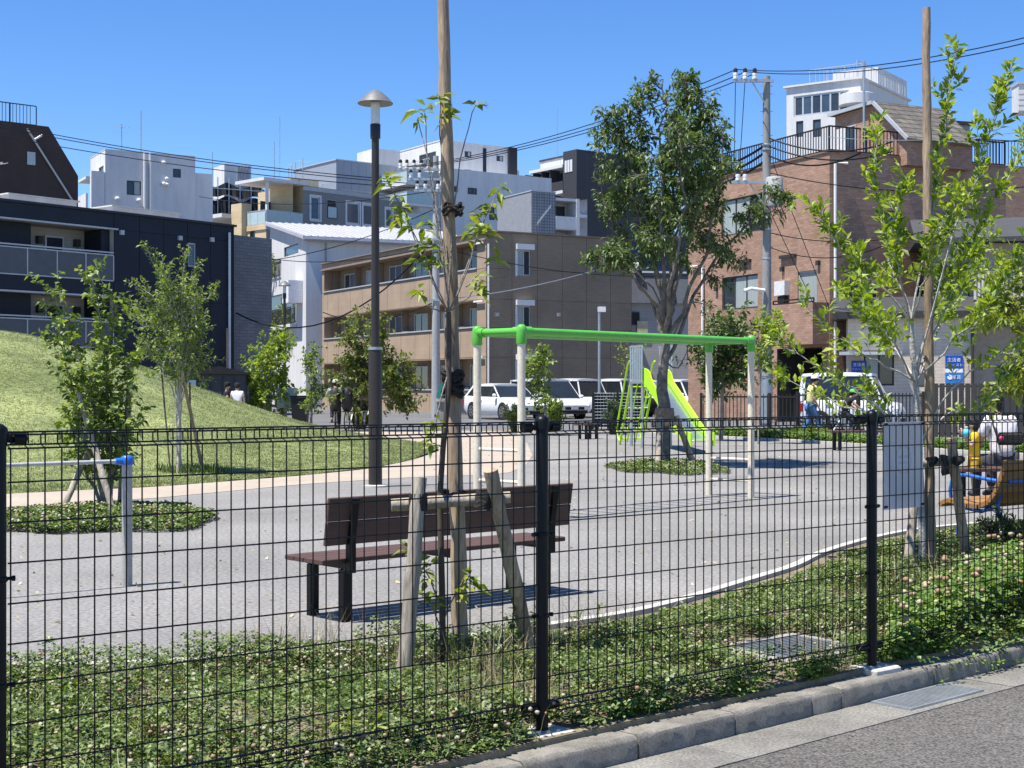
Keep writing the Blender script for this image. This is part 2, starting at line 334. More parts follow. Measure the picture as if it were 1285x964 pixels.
m_grass = leafmat('grass_blade', [(.06, .12, .02), (.12, .19, .04), (.22, .24, .09), (.42, .36, .2)], .25)
m_straw = leafmat('dry_grass', [(.38, .31, .18), (.50, .43, .27), (.30, .23, .13)], .15)
m_lawnb = leafmat('lawn_blade', [(.115, .165, .048), (.17, .215, .07), (.24, .265, .11), (.33, .30, .17)], .25, gloss=.05)
m_flow = leafmat('clover_flower', [(.40, .36, .25), (.46, .42, .29), (.34, .26, .16), (.30, .18, .11)], .1, tcol=(1, 1, .9), gloss=.02)
m_flowb = leafmat('browning_clover_flower', [(.38, .26, .16), (.30, .18, .10), (.44, .34, .22), (.42, .38, .25)], .1, tcol=(1, .95, .85), gloss=.02)
R = np.random.RandomState(11)
def in_bed(n, poly, xr, yr):
    x = R.uniform(*xr, n); y = R.uniform(*yr, n); k = pip(x, y, poly); return x[k], y[k]
def stuff(name, label, cat, me, mat): o = obj(name, me, mat); return tag(o, label, cat, kind='stuff')
INNER = BED
def noise2(x, y, s): return (np.sin(x*s*1.7+1.3)*np.cos(y*s*1.3-.4)+np.sin(x*s*.7-y*s*1.9+2)+np.sin((x+y)*s*2.6))/3
def off_edge(x, y):
    dm = np.full(len(x), 9.)
    for a, b in zip(EDGE, EDGE[1:]):
        d = b-a; t = np.clip(((x-a.x)*d.x+(y-a.y)*d.y)/d.length_squared, 0, 1); dm = np.minimum(dm, np.hypot(x-a.x-d.x*t, y-a.y-d.y*t))
    k = (dm > np.where(x < .15, .0, .12+.10*noise2(x, y, 4.3))); global EDM; EDM = np.where(x < .15, 1, np.clip(dm/.7, .18, 1))[k]; return x[k], y[k]
x, y = in_bed(380000, INNER, (-3.4, 6.5), (3.6, 14.5))
g = R.uniform(0, 1, len(x)) < np.clip(.78+.85*noise2(x, y, 1.9)+.25*noise2(x, y, 5.1)-np.clip((y-7.8)*.04, 0, .25), .10, 1)
x, y = x[g], y[g]
frame = [G(905, 818), G(990, 796), G(1078, 812), G(985, 862)]
g = ~pip(x, y, [(p.x, p.y) for p in frame]); x, y = x[g], y[g]
k_ = (np.hypot(x-.17, y-5.50) > .13) & (np.hypot(x-1.77, y-6.80) > .12); x, y = off_edge(x[k_], y[k_])
h = R.uniform(.02, .10, len(x))*(1+1.1*np.clip(noise2(x, y, 2.3), -.5, 1)+.5*noise2(x, y, 6.1))*EDM; r = R.uniform(.009, .019, len(x))
V, Fc = clover_mesh(x, y, 0*x+.005, np.clip(h, .012, .2), r, 1)
stuff('clover', 'mat of white clover leaves along the near side of the wire fence', 'clover', npmesh('clover', V, Fc), m_clov)
x, y = in_bed(42000, INNER, (-3.4, 6.5), (3.6, 14.5)); k = R.uniform(0, 1, len(x)) < .5+.5*noise2(x, y, 2.1)
k &= ~pip(x, y, [(p.x, p.y) for p in frame]); x, y = off_edge(x[k], y[k])
V, Fc = blades(x, y, 0*x, EDM*R.uniform(.05, .16, len(x)), R.uniform(.003, .006, len(x)), 5, .6)
stuff('grass', 'green grass blades standing among the clover behind the fence', 'grass', npmesh('grass', V, Fc), m_grass)
x, y = in_bed(22000, INNER, (-3.4, 6.5), (3.6, 14.5)); k = R.uniform(0, 1, len(x)) < .38+.9*noise2(x, y, 1.9); k &= ~pip(x, y, [(p.x, p.y) for p in frame]); x, y = off_edge(x[k], y[k])
C = np.stack([x, y, EDM*R.uniform(.06, .135, len(x))], -1); V, Fc = heads(C, R.uniform(.005, .0105, len(x)), 2)
stuff('clover_flowers', 'small cream clover flower heads scattered over the bed', 'flowers', npmesh('clover_flowers', V, Fc, True), m_flow)
# dry straw tufts round the near stakes
cs = [(G(450, 835), .28), (G(380, 832), .3), (G(585, 880), .3), (G(610, 905), .22), (G(640, 850), .22), (G(760, 808), .25), (G(1150, 745), .35), (G(690, 820), .2), (G(330, 835), .25), (G(1040, 845), .2)]
xx = []; yy = []
for c, rr in cs: n = 130; xx.append(R.normal(c.x, rr*.6, n)); yy.append(R.normal(c.y, rr*.45, n))
x = np.concatenate(xx); y = np.concatenate(yy); k = pip(x, y, BED); x, y = x[k], y[k]
V, Fc = blades(x, y, 0*x, R.uniform(.10, .30, len(x)), R.uniform(.002, .004, len(x)), 8, .5)
stuff('dry_grass', 'pale dry grass stalks in tufts around the wooden stakes', 'dry grass', npmesh('dry_grass', V, Fc), m_straw)
# rank flowering clump spilling over the kerb on the right
def fl(u, v, z=0):
    return G(u, v, z)
cl = [fl(1120, 838), fl(1180, 815), fl(1240, 800), fl(1300, 790), fl(1380, 770), fl(1380, 720), fl(1285, 740), fl(1200, 765), fl(1120, 800)]
poly = [(p.x, p.y) for p in cl]; x, y = in_bed(26000, poly, (1.2, 4.5), (6, 9.5))
top = np.clip(.12+.20*(x-1.6)/1.2, .10, .34); h = R.uniform(.1, 1, len(x))**.6*top
V, Fc = clover_mesh(x, y, 0*x, h, R.uniform(.018, .032, len(x)), 21); 
t_ = R.uniform(1.0, 3.6, 1500); nn = R.uniform(-.16, .05, 1500); q = [kp(a, b, 0) for a, b in zip(t_, nn)]
x2 = np.array([p.x for p in q]); y2 = np.array([p.y for p in q]); d2 = np.where(nn > 0, R.uniform(-.09, .03, 1500), R.uniform(0, .12, 1500))
k = R.uniform(0, 1, 1500) < np.clip((t_-.9)*.55, .1, 1); x2, y2, d2 = x2[k], y2[k], d2[k]
V2, F2 = clover_mesh(x2, y2, d2, 0*x2, R.uniform(.012, .022, len(x2)), 22)
stuff('clover_clump', 'tall rank clover spilling over the kerb at the right', 'clover', npmesh('clover_clump', np.concatenate([V, V2]), np.concatenate([Fc, F2+len(V)])), m_clov2)
x, y = in_bed(1100, poly, (1.2, 4.5), (6, 9.5)); top = np.clip(.12+.20*(x-1.6)/1.2, .10, .34)
C = np.stack([x, y, top*R.uniform(.75, 1.25, len(x))+.02], -1)
V, Fc = heads(C, R.uniform(.011, .020, len(x)), 9)
stuff('faded_clover_flowers', 'pinkish brown faded clover heads on the tall clump by the kerb', 'flowers', npmesh('faded_clover_flowers', V, Fc, True), m_flowb)
V, Fc = blades(x, y, 0*x, C[:, 2], np.full(len(x), .003), 10, .1)
stuff('clover_stalks', 'thin green stalks carrying the faded clover heads', 'stalks', npmesh('clover_stalks', V, Fc), m_clov2)
# strip in front of the posts, on the kerb edge
t_ = R.uniform(-1.2, 1.5, 2600); nn = R.uniform(-.26, -.10, 2600)-.05*np.clip(-t_, 0, 2); q = [kp(a, b, 0) for a, b in zip(t_, nn)]
x = np.array([p.x for p in q]); y = np.array([p.y for p in q]); k = (noise2(x, y, 3.1) > -.05) & (np.hypot(x-.21, y-5.47) > .17) & (np.hypot(x-1.80, y-6.78) > .16); x, y = x[k], y[k]
V, Fc = clover_mesh(x, y, 0*x, R.uniform(.01, .07, len(x)), R.uniform(.010, .018, len(x)), 30)
stuff('kerbside_clover', 'clover tufts growing between the fence foot and the kerb', 'clover', npmesh('kerbside_clover', V, Fc), m_clov2)
# tree islands on the gravel
def island(label, flabel, c, rx, ry, n, hmax, seed):
    a = R.uniform(0, 6.283, n); q = np.sqrt(R.uniform(0, 1, n))*(1+.12*np.sin(a*3+seed)+.08*np.sin(a*7))
    x = c[0]+rx*q*np.cos(a); y = c[1]+ry*q*np.sin(a)
    V, Fc = clover_mesh(x, y, 0*x, R.uniform(.2, 1, n)*hmax*(1.1-q*.55), R.uniform(.018, .032, n), seed)
    stuff('clover_island', label, 'clover', npmesh('clover_island', V, Fc), m_clov)
    k = R.uniform(0, 1, n) < .035; C = np.stack([x, y, 0*x+hmax*.95*(1.15-q*.6)], -1)[k]; V, Fc = heads(C, R.uniform(.010, .018, len(C)), seed)
    stuff('island_flowers', flabel, 'flowers', npmesh('island_flowers', V, Fc, True), m_flow)
island('oval clover patch around the staked tree beside the low bar', 'cream clover heads on the patch around the staked left tree', (-4.15, 14.3), 1.18, 1.35, 6500, .17, 41)
island('small clover patch at the foot of the tree before the slide', 'few pale clover heads at the foot of the tree before the slide', (2.58, 23.7), .9, 1.9, 4200, .14, 42)
a = R.uniform(0, 6.28, 900); q = np.sqrt(R.uniform(0, 1, 900)); V, Fc = blades(-4.9+q*.55*np.cos(a), 21.9+q*.5*np.sin(a), 0*a, R.uniform(.05, .22, 900), R.uniform(.012, .02, 900), 44, .4)
stuff('tree_foot_grass', 'longer grass round the foot of the slender lawn tree', 'grass', npmesh('tree_foot_grass', V, Fc), m_clov)
# lawn fuzz: short blades over the lawn and the mound
n = 260000; xx = R.uniform(-16.5, -1.58, n); f_ = np.interp(xx, [p[0] for p in FRONT], [p[1] for p in FRONT]); b_ = np.interp(xx, [p[0] for p in BACK], [p[1] for p in BACK])
yy = f_+(b_-f_)*R.uniform(0, 1, n)**1.25; k = (xx/yy > -.40); xx, yy = xx[k], yy[k]
V, Fc = blades(xx, yy, mound(xx, yy)+.0, R.uniform(.018, .05, len(xx)), R.uniform(.007, .014, len(xx)), 51, .6)
stuff('lawn_grass', 'short yellow green grass covering the mound and lawn', 'grass', npmesh('lawn_grass', V, Fc), m_lawnb)
n = 2600; x = R.uniform(-6, 9, n); y = R.uniform(7.5, 40, n)**1.0; k = ~pip(x, y, BED) & (np.abs(x/y) < .42) & ~((x < -1.3) & (y > 14.5)); x, y = x[k], y[k]
V, Fc = blades(x, y, 0*x+.003, R.uniform(.004, .02, len(x)), R.uniform(.012, .04, len(x)), 71, 2.5)
stuff('leaf_litter', 'bits of dry leaf and debris scattered over the grey gravel', 'litter', npmesh('leaf_litter', V, Fc), m_straw)
# far strip planting
px_ = np.array([p.x for p in far]); py_ = np.array([p.y for p in far]); n = 9000; x = R.uniform(px_[4], px_[-1], n); y = np.interp(x, px_, py_)+R.uniform(.4, 2.6, n)
V, Fc = clover_mesh(x, y, 0*x, R.uniform(.02, .25, n), R.uniform(.03, .06, n), 61)
stuff('far_ground_cover', 'low weedy ground cover behind the far gravel edging', 'ground cover', npmesh('far_ground_cover', V, Fc), m_clov2)
# ================================================================ DRAIN GRATES
def grate(label, c, rz, L, W, nb, across=True, z=0):
    t = thing('drain_grate', label, 'drain grate', (c.x, c.y, z), rz)
    m = MB(); e = .016
    m.box(-L/2, L/2, -W/2, -W/2+e, -.02, .007).box(-L/2, L/2, W/2-e, W/2, -.02, .007).box(-L/2, -L/2+e, -W/2+e, W/2-e, -.02, .007).box(L/2-e, L/2, -W/2+e, W/2-e, -.02, .007)
    m.build('grate_frame', m_galv, t); m = MB(); m.box(-L/2+e, L/2-e, -W/2+e, W/2-e, -.02, .001); m.build('drain_pit', m_int, t)
    me = None
    for i in range(nb):
        if across: x = -L/2+e+(L-2*e)*(i+.5)/nb; a = (x-.006, x+.006, -W/2+e, W/2-e)
        else: y = -W/2+e+(W-2*e)*(i+.5)/nb; a = (-L/2+e, L/2-e, y-.005, y+.005)
        bx('grate_bar', m_galv, t, *a, .0015, .006)
    return t
ka = math.atan2(KD.y, KD.x)
gc = (G(1150, 892, ROADZ)+G(1238, 866, ROADZ)+G(1104, 881, ROADZ))/3
gc = (G(1170, 877, ROADZ)); grate('long galvanised grate set in the gutter beside the kerb', kp((gc-KM).dot(KD), .125, 0), ka, .62, .21, 24, True, ROADZ+.0065)
c = (G(927, 818)+G(1062, 812))/2; grate('square galvanised drain grate lying in the clover behind the fence', c, math.atan2(.62, .78), .52, .42, 13, False, .012)
m = MB(); d = Matrix.Translation((c.x, c.y, 0)) @ Matrix.Rotation(math.atan2(.62, .78), 4, 'Z')
m.box(-.33, .33, -.28, -.215, 0, .012, d).box(-.33, .33, .215, .28, 0, .012, d).box(-.33, -.265, -.215, .215, 0, .012, d).box(.265, .33, -.215, .215, 0, .012, d)
tag(m.build('drain_surround', m_conc), 'concrete surround of the square grate in the clover', 'concrete surround')
# ================================================================ WIRE FENCE
FB = Vector((.116, 5.555, 0)); FV = Vector((1.602, 1.295, .016)); FL = FV.length; fa = math.atan2(FV.y, FV.x)
fence = thing('mesh_fence', 'black welded wire mesh fence with round posts along the kerb', 'fence', FB, fa)
def fs(u):                                # distance along the fence from post B, and depth, at pixel column u
    k = (u-U0)/F; s = (k*FB.y-FB.x)/(math.cos(fa)-k*math.sin(fa)); return s, FB.y+s*math.sin(fa)
m = MB(); N = 39; pit = (FL-.075)/N; x0 = .0375
prof = [(.0, .072), (.034, .079), (.034, .108), (0, .115)]
topf = [(0, 1.150), (.034, 1.160), (.034, 1.190), (0, 1.199)]
for i in range(N+1):
    x = x0+i*pit
    m.tube([(x, .001, .106), (x, prof[0][0], prof[0][1]), (x, prof[1][0], prof[1][1]), (x, prof[2][0], prof[2][1]), (x, prof[3][0], prof[3][1])]+[(x, 0, z) for z in (.45, .8)]+[(x, a, b) for a, b in topf]+[(x, -.004, 1.165)], .0026, 5)
for z in (.21, .33, .45, .57, .69, .81, .93, 1.05): m.tube([(x0-.01, -.005, z), (x0+N*pit+.01, -.005, z)], .0028, 5)
for a, b in prof+topf: m.tube([(x0-.01, a-.004, b), (x0+N*pit+.01, a-.004, b)], .003, 5)
pme = m.mesh('wire_panel', 50); first = True
for i in (-2, -1, 0, 1, 2):
    o = obj('wire_panel', pme, m_black if first else None, fence); first = False
    o.location = (i*FL*(1.02 if i < 0 else 1), 0, 0); o.scale = (1.02 if i < 0 else 1, 1, 1)
mp = MB(); mp.lathe([(.0245, -.01), (.0245, 1.185), (.0235, 1.19)], 16); post_me = mp.mesh('post', 40)
mp = MB(); mp.lathe([(.029, 1.170), (.030, 1.20), (.027, 1.212), (.016, 1.222), (.004, 1.226)], 16); cap_me = mp.mesh('post_cap', 60)
arm_me = {}
for sx in (-1, 1):
    mp = MB(); mp.tube([(sx*.026, .006, 1.178), (sx*.046, .010, 1.178), (sx*.0465, .012, 1.178), (sx*.085, .015, 1.178)], [.011, .011, .021, .021], 10); arm_me[sx, 1] = mp.mesh('panel_bracket', 50)
    mp = MB(); mp.tube([(sx*.026, .006, .094), (sx*.085, .014, .094)], .017, 8); arm_me[sx, 0] = mp.mesh('panel_bracket', 50)
mp = MB(); mp.lathe([(.0265, -.008), (.0285, -.006), (.0285, .006), (.0265, .008)], 16)
for sx in (-1, 1): mp.tube([(sx*.025, 0, 0), (sx*.041, 0, 0), (sx*.0415, -.003, 0), (sx*.050, -.004, 0)], [.006, .006, .009, .009], 6)
band_me = mp.mesh('post_clamp', 50)
mp = MB(); mp.cham(-.10, .10, -.10, .10, -.12, .007, .008); foot_me = mp.mesh('footing')
fm = True
for i in (-2, -1, 0, 1, 2, 3):
    for nm, me, z, mt in (('post', post_me, 0, m_black), ('post_cap', cap_me, 0, m_black), *[('panel_bracket', q_, 0, m_black) for q_ in arm_me.values()], ('post_clamp', band_me, .765, m_black), ('post_clamp', band_me, .45, m_black), ('footing', foot_me, 0, m_conc if False else m_pale)):
        o = obj(nm, me, None, fence); o.location = (i*FL*(1.02 if i < 0 else 1), 0, z)
        if not me.materials: me.materials.append(mt)
# notice sheet tied to the inside of the mesh
s0, _ = fs(1110.5); s1, yq = fs(1160.5)
nt2 = thing('notice_sheet', 'blank white back of a notice tied to the mesh fence', 'notice', FB+Vector((math.cos(fa), math.sin(fa), 0))*(s0+s1)/2, fa)
wv = (s1-s0)/2; z0 = CAMH+(HOR-636)/F*yq; z1 = CAMH+(HOR-529)/F*yq
m_sheet = leafmat('sheet_plastic', [(.70, .70, .71), (.72, .72, .73)], .65, tcol=(1, 1, 1), gloss=.03); m_print = M('show_through_print', (.55, .57, .62), .5, var=.03)
m = MB(); NX = 10
vs = []; fcs = []
for k in range(NX+1):
    x = -wv+2*wv*k/NX; yv = .012+.0010*math.sin(k*1.1)
    for zz in (z0, z0*.5+z1*.5, z1): vs.append((x, yv+(.004 if zz == z0 else 0), zz+(.006 if zz == z1 and k == NX else 0)))
for k in range(NX):
    for j in range(2): fcs.append((k*3+j, k*3+3+j, k*3+4+j, k*3+1+j))
m = MB(); m.box(-wv, wv, .0105, .012, z0, z1); sh = m.build('sheet', m_sheet, nt2)
m = MB(); zc = z0+(z1-z0)*.56
for k in range(28):
    a, b = 2*math.pi*k/28, 2*math.pi*(k+1)/28; q = lambda an, r: (r*math.cos(an)*.9,   .0095, zc+r*math.sin(an))
    m.quad(q(a, .062), q(b, .062), q(b, .074), q(a, .074))
m.quad((-.045,   .0095, zc+.008), (.045,   .0095, zc+.008), (.045,   .0095, zc+.022), (-.045,   .0095, zc+.022)); m.quad((-.045,   .0095, zc-.022), (.045,   .0095, zc-.022), (.045,   .0095, zc-.008), (-.045,   .0095, zc-.008))
m.build('printed_mark', m_print, nt2)
for sx in (-1, 1):
    for zz in (z0+.012, z1-.012): tb('tie', m_black, nt2, [(sx*(wv-.012), .014, zz), (sx*(wv-.012), -.006, zz+.004)], .006, 6)
# ================================================================ PARK FURNITURE
def bench_near():
    b = thing('bench', 'dark brown plank bench with black steel frame behind the near stakes', 'bench', (-1.058, 8.05, 0), math.atan2(.671, .741))
    for k in range(4):
        m = MB(); m.cham(0, 1.91, .012+k*.097, .104+k*.097, .333, .362, .004); m.build('seat_slat', m_slat, b)
    tl = Matrix.Translation((0, -.005, .44)) @ Matrix.Rotation(rad(9), 4, 'X')
    for k in range(2):
        m = MB(); m.cham(0, 1.91, -.012, .012, .003+k*.140, .137+k*.140, .003, tl); m.build('back_slat', m_slat, b)
    for x in (.17, .96, 1.74):
        m = MB(); m.box(x-.022, x+.022, -.045, -.005, .28, .56).box(x-.022, x+.022, .0, .39, .300, .331)
        up = Matrix.Translation((x, -.022, .44)) @ Matrix.Rotation(rad(9), 4, 'X'); m.box(-.02, .02, -.020, .003, 0, .27, up); m.build('frame', m_black, b)
        if x != .96:
            for y in (.0, .33):
                m = MB(); m.cham(x-.03, x+.03, y, y+.05, -.01, .300, .005); m.build('leg', m_black, b)
bench_near()
def log(m, pts, r, seed=0, n=10, tp=.08):
    q = random.Random(seed); pts = [Vector(p) for p in pts]; out = []; rs = []
    N = max(6, int((pts[-1]-pts[0]).length/.12))
    for i in range(N+1):
        t = i/N; p = pts[0].lerp(pts[1], t) if len(pts) == 2 else None
        out.append(p+Vector((q.uniform(-1, 1), q.uniform(-1, 1), 0))*r*.10); rs.append(r*(1-tp*t)*(1+q.uniform(-.05, .05)))
    rs[0] *= .97; m.tube(out, rs, n); return m
s = thing('tree_support', 'peeled log tripod with crossbar and tall pole beside the bench', 'tree support', (-.26, 6.8, 0))
off = Vector((.26, -6.8, 0))
m = MB(); log(m, [off+Vector((-.243, 6.93, -.1)), off+Vector((-.345, 6.93, 3.62))], .041, 1, 12, .36); m.build('tall_pole', m_wood_pole, s, 50)
m = MB(); log(m, [off+Vector((-.503, 6.60, -.1)), off+Vector((-.428, 6.66, .915))], .037, 2, 12); m.build('stake', m_wood_old, s, 50)
m = MB(); log(m, [off+Vector((.118, 7.02, -.1)), off+Vector((-.100, 6.72, .945))], .036, 3, 12); m.build('stake', m_wood_pole, s, 50)
m = MB(); log(m, [off+Vector((-.565, 6.735, .780)), off+Vector((-.010, 6.80, .812))], .031, 4, 12); m.build('crossbar', m_wood_old, s, 50)
for p, ax, r in (((-.436, 6.665, .80), (-.02, -.004, .9), .042), ((-.135, 6.76, .80), (.2, .1, .9), .042)):
    a = Vector(ax).normalized()*.04; tb('tape_band', m_rope, s, [off+Vector(p)-a, off+Vector(p), off+Vector(p)+a], [r, r*1.06, r], 10)
m = MB(); q = random.Random(5)
for k in range(5): 
    c = off+Vector((-.285, 6.86, .80+q.uniform(-.03, .03))); m.tube([c+Vector((.06*math.cos(a), .07*math.sin(a), .012*math.sin(a*2+k))) for a in np.linspace(0, 6.28, 14)], .009, 5)
m.build('rope_tie', m_rope, s, True)
for zs in ((1.30, 1.325, 1.35, 1.375, 1.40), (2.17, 2.19, 2.21)):
    m = MB()
    for k, z0 in enumerate(zs):
        rr = .044+.006*math.sin(k*2.1); m.tube([off+Vector((-.285+rr*math.cos(a), 6.905+rr*.95*math.sin(a), z0+.012*math.sin(a*3+k))) for a in np.linspace(0, 6.28, 14)], .012 if len(zs) > 3 else .008, 6)
    m.build('hemp_wrap', m_rope, s, True)
# low bar with a blue cap
b0 = G(159.5, 735); s = thing('exercise_bar', 'low grey exercise bar post with bright blue cap', 'exercise bar', b0)
hB = (735-573)/(735-HOR)*CAMH
for nm, dx, dy in (('post', 0, 0), ('post', -1.25, -1.05)):
    m = MB(); m.lathe([(.035, -.05), (.035, hB-.04)], 16, (dx, dy, 0)); m.build('post', m_whitep if False else M('grey_post', (.36, .35, .32), .5, var=.06), s, 40)
    m = MB(); m.lathe([(.040, hB-.055), (.042, hB-.045), (.042, hB-.012), (.034, hB+.003), (.012, hB+.010)], 16, (dx, dy, 0)); m.build('cap', m_bluep, s, 50)
d = Vector((-1.25, -1.05, 0)).normalized()
tb('socket', m_bluep, s, [Vector((0, 0, hB-.03))+d*.03, Vector((0, 0, hB-.03))+d*.085], .022, 12)
tb('bar', M('grey_bar', (.40, .40, .40), .5), s, [Vector((0, 0, hB-.03))+d*.04, Vector((-1.25, -1.05, hB-.03))], .0135, 12)
# street lamps in the park
m_lamp = M('dark_brown_metal', (.030, .022, .019), .45, var=.15, scale=3, spec=.45)
m_lglass = M('lamp_glass', (.62, .62, .58), .2, var=.05, spec=.6)
def park_lamp(label, p, H, k=1.0, group='mushroom park lamps'):
    t = thing('park_lamp', label, 'lamp', p, 0, group)
    m = MB(); m.lathe([(.092*k, -.02), (.092*k, H*.335), (.088*k, H*.345)], 18); m.build('pole_base', m_lamp, t, 40)
    m = MB(); m.lathe([(.096*k, H*.345), (.096*k, H*.352)], 18); m.build('collar', m_galv, t, 40)
    m = MB(); m.lathe([(.058*k, H*.352), (.050*k, H-.66*k), (.068*k, H-.655*k), (.070*k, H-.47*k), (.064*k, H-.46*k)], 16); m.build('pole', m_lamp, t, 40)
    m = MB(); m.lathe([(.062*k, H-.46*k), (.062*k, H-.17*k)], 16); m.build('lamp_glass', m_lglass, t, 40)
    m = MB(); m.lathe([(.066*k, H-.165*k), (.236*k, H-.19*k), (.24*k, H-.18*k), (.17*k, H-.10*k), (.09*k, H-.03*k), (.03*k, H)], 24); m.build('lamp_shade', M('zinc_shade', (.16, .16, .165), .5, metal=.2), t, 60)
    m = MB(); m.lathe([(.17*k, -.01), (.17*k, .02), (.10*k, .03)], 16); m.build('base_plate', m_pale, t, 40)
p = G(471, 611); park_lamp('tall brown park lamp with mushroom shade in front of the lawn', p, (611-113)/(611-HOR)*CAMH)
p = G(357, 531); park_lamp('distant park lamp half hidden by the bushy tree left of the path', P(357, 531, 54), 5.35)
def flood(label, p, H):
    t = thing('floodlight_pole', label, 'floodlight', p)
    m = MB(); m.lathe([(.05, 0), (.045, H)], 10); m.build('pole', m_galv, t, 40)
    m = MB(); m.box(-.05, .22, -.12, .10, H-.16, H+.02); m.build('floodlight', m_whitep, t)
flood('thin grey pole with a small white floodlight by the parked vans', P(752, 528, 50), 3.95)
# monkey bars
m_sock = m_green
mb = thing('monkey_bars', 'overhead ladder with green top rails on cream posts', 'climbing frame', (1.27, 16.1, 0), math.atan2(3.0, 2.8))
L2, W2, Ht = 2.055, .31, 1.92
for sx in (-1, 1):
    for sy in (-1, 1):
        m = MB(); m.lathe([(.041, -.05), (.041, Ht-.12)], 16, (sx*L2, sy*W2, 0)); m.build('post', m_beigep, mb, 40)
        m = MB(); m.lathe([(.050, Ht-.15), (.053, Ht-.14), (.053, Ht-.02), (.048, Ht+.025), (.03, Ht+.045), (.006, Ht+.05)], 16, (sx*L2, sy*W2, 0))
        m.tube([(sx*L2, sy*W2, Ht-.02), (sx*(L2-.13), sy*W2, Ht-.02)], .05, 14); m.tube([(sx*L2, sy*W2, Ht-.02), (sx*L2, sy*(W2-.10), Ht-.02)], .046, 14)
        m.build('corner_socket', m_green, mb, 50)
for sy in (-1, 1): tb('side_rail', m_green, mb, [(-L2, sy*W2, Ht-.02), (L2, sy*W2, Ht-.02)], .039, 14)
for sx in (-1, 1): tb('end_rail', m_green, mb, [(sx*L2, -W2, Ht-.02), (sx*L2, W2, Ht-.02)], .037, 14)
for k in range(12):
    x = -L2+.30+k*(2*L2-.6)/11; tb('rung', m_green, mb, [(x, -W2, Ht-.025), (x, W2, Ht-.025)], .018, 10)
for sx, zz in ((-1, .38), (-1, .70), (1, .20), (1, .46)):
    tb('step', m_beigep, mb, [(sx*L2, -W2, zz), (sx*L2, W2, zz)], .018, 10)
# slide
sl_ = thing('slide', 'lime green playground slide with steel chute and ladder', 'slide', (3.40, 31.0, 0), math.atan2(.60, 2.6)*-0+rad(-90)+rad(13))
# local x runs down the chute (towards the camera), y to the camera's right
def chute_z(x): return np.interp(x, [-.95, -.75, 1.3, 1.75, 2.05], [1.47, 1.44, .42, .27, .25])
xs_ = np.concatenate([np.linspace(-.95, -.7, 4), np.linspace(-.6, 2.05, 26)])
m = MB(); vs = []; fc = []
for i, x in enumerate(xs_):
    for j, yv in enumerate(np.linspace(-.22, .22, 7)): vs.append((x, yv, chute_z(x)+.02*(abs(yv)/.22)**2))
for i in range(len(xs_)-1):
    for j in range(6): fc.append((i*7+j, i*7+7+j, i*7+8+j, i*7+1+j))
m.add(vs, fc); ob = m.build('chute', m_steel, sl_, True); ob.modifiers.new('t', 'SOLIDIFY').thickness = .01
for sy in (-1, 1):
    m = MB(); vs = []; fc = []; top = np.interp(xs_, [-.95, -.6, -.45, 2.05], [.30, .30, .19, .17])
    for x, tz in zip(xs_, top):
        for yy_ in (sy*.225, sy*.262): vs += [(x, yy_, chute_z(x)-.10), (x, yy_, chute_z(x)+tz)]
    for i in range(len(xs_)-1):
        a = i*4; b = a+4; fc += [(a, b, b+1, a+1), (a+2, a+3, b+3, b+2), (a+1, b+1, b+3, a+3), (a, a+2, b+2, b)]
    fc += [(0, 1, 3, 2), (len(vs)-4, len(vs)-2, len(vs)-1, len(vs)-3)]
    m.add(vs, fc); m.build('side_panel', m_lime, sl_)
for x, yv in ((1.85, -.24), (1.85, .24)): tb('leg', m_lime, sl_, [(x, yv, -.03), (x, yv, .2)], .03, 8)
m = MB(); m.box(-1.85, -.96, -.32, .42, 1.43, 1.47); m.build('platform', m_galv, sl_)
for x in (-1.80, -1.0):
    for yv in (-.28, .38): tb('leg', m_galv, sl_, [(x, yv, -.03), (x, yv, 1.43)], .034, 8)
for yv in (-.30, .40):
    for x in np.linspace(-1.82, -.99, 7): tb('guard_bar', m_steel, sl_, [(x, yv, 1.47), (x, yv, 2.26)], .017, 6)
    tb('guard_rail', m_steel, sl_, [(-1.85, yv, 2.27), (-.96, yv, 2.27)], .022, 8)
for yv in (-.27, .27):
    tb('stringer', m_lime, sl_, [(-1.86, yv, 1.5), (-2.75, yv, -.02)], .03, 8)
    tb('handrail', m_lime, sl_, [(-1.86, yv*1.1, 1.95), (-2.02, yv*1.1, 1.88), (-2.86, yv*1.1, .42), (-2.84, yv*1.08, .2), (-2.7, yv, .08)], .022, 8)
for k in range(6):
    t_ = (k+.6)/6.3; tb('rung', m_lime, sl_, [(-1.86-.89*t_, -.30, 1.5-1.52*t_), (-1.86-.89*t_, .30, 1.5-1.52*t_)], .018, 6)
for yv in (-.1, .1): tb('ladder_strut', m_lime, sl_, [(-1.9, yv, 1.43), (-2.70, yv, .06)], .014, 6)
# low backless benches
def low_bench(label, p, rz, L=1.5, W=.40, H=.42):
    t = thing('low_bench', label, 'bench', p, rz)
    for k in range(4): m = MB(); m.cham(-L/2, L/2, -W/2+k*W/4+.004, -W/2+(k+1)*W/4-.004, H-.04, H, .005); m.build('seat_slat', m_slat, t)
    for x in (-L/2+.2, L/2-.2):
        for y in (-W/2+.06, W/2-.06): m = MB(); m.box(x-.03, x+.03, y-.03, y+.03, -.02, H-.042); m.build('leg', m_black, t)
low_bench('backless brown bench at the far edge of the gravel', G(1082, 565), math.atan2(.2, 1), 1.55)
low_bench('backless brown bench under the seated person in white', G(1268, 630)+Vector((.1, 0, 0)), math.atan2(.25, 1), 1.7, .42, .41)
p = G(738, 551); low_bench('tiny dark backless bench beside the far edging left of the slide', p, rad(55), .9, .32, .40)
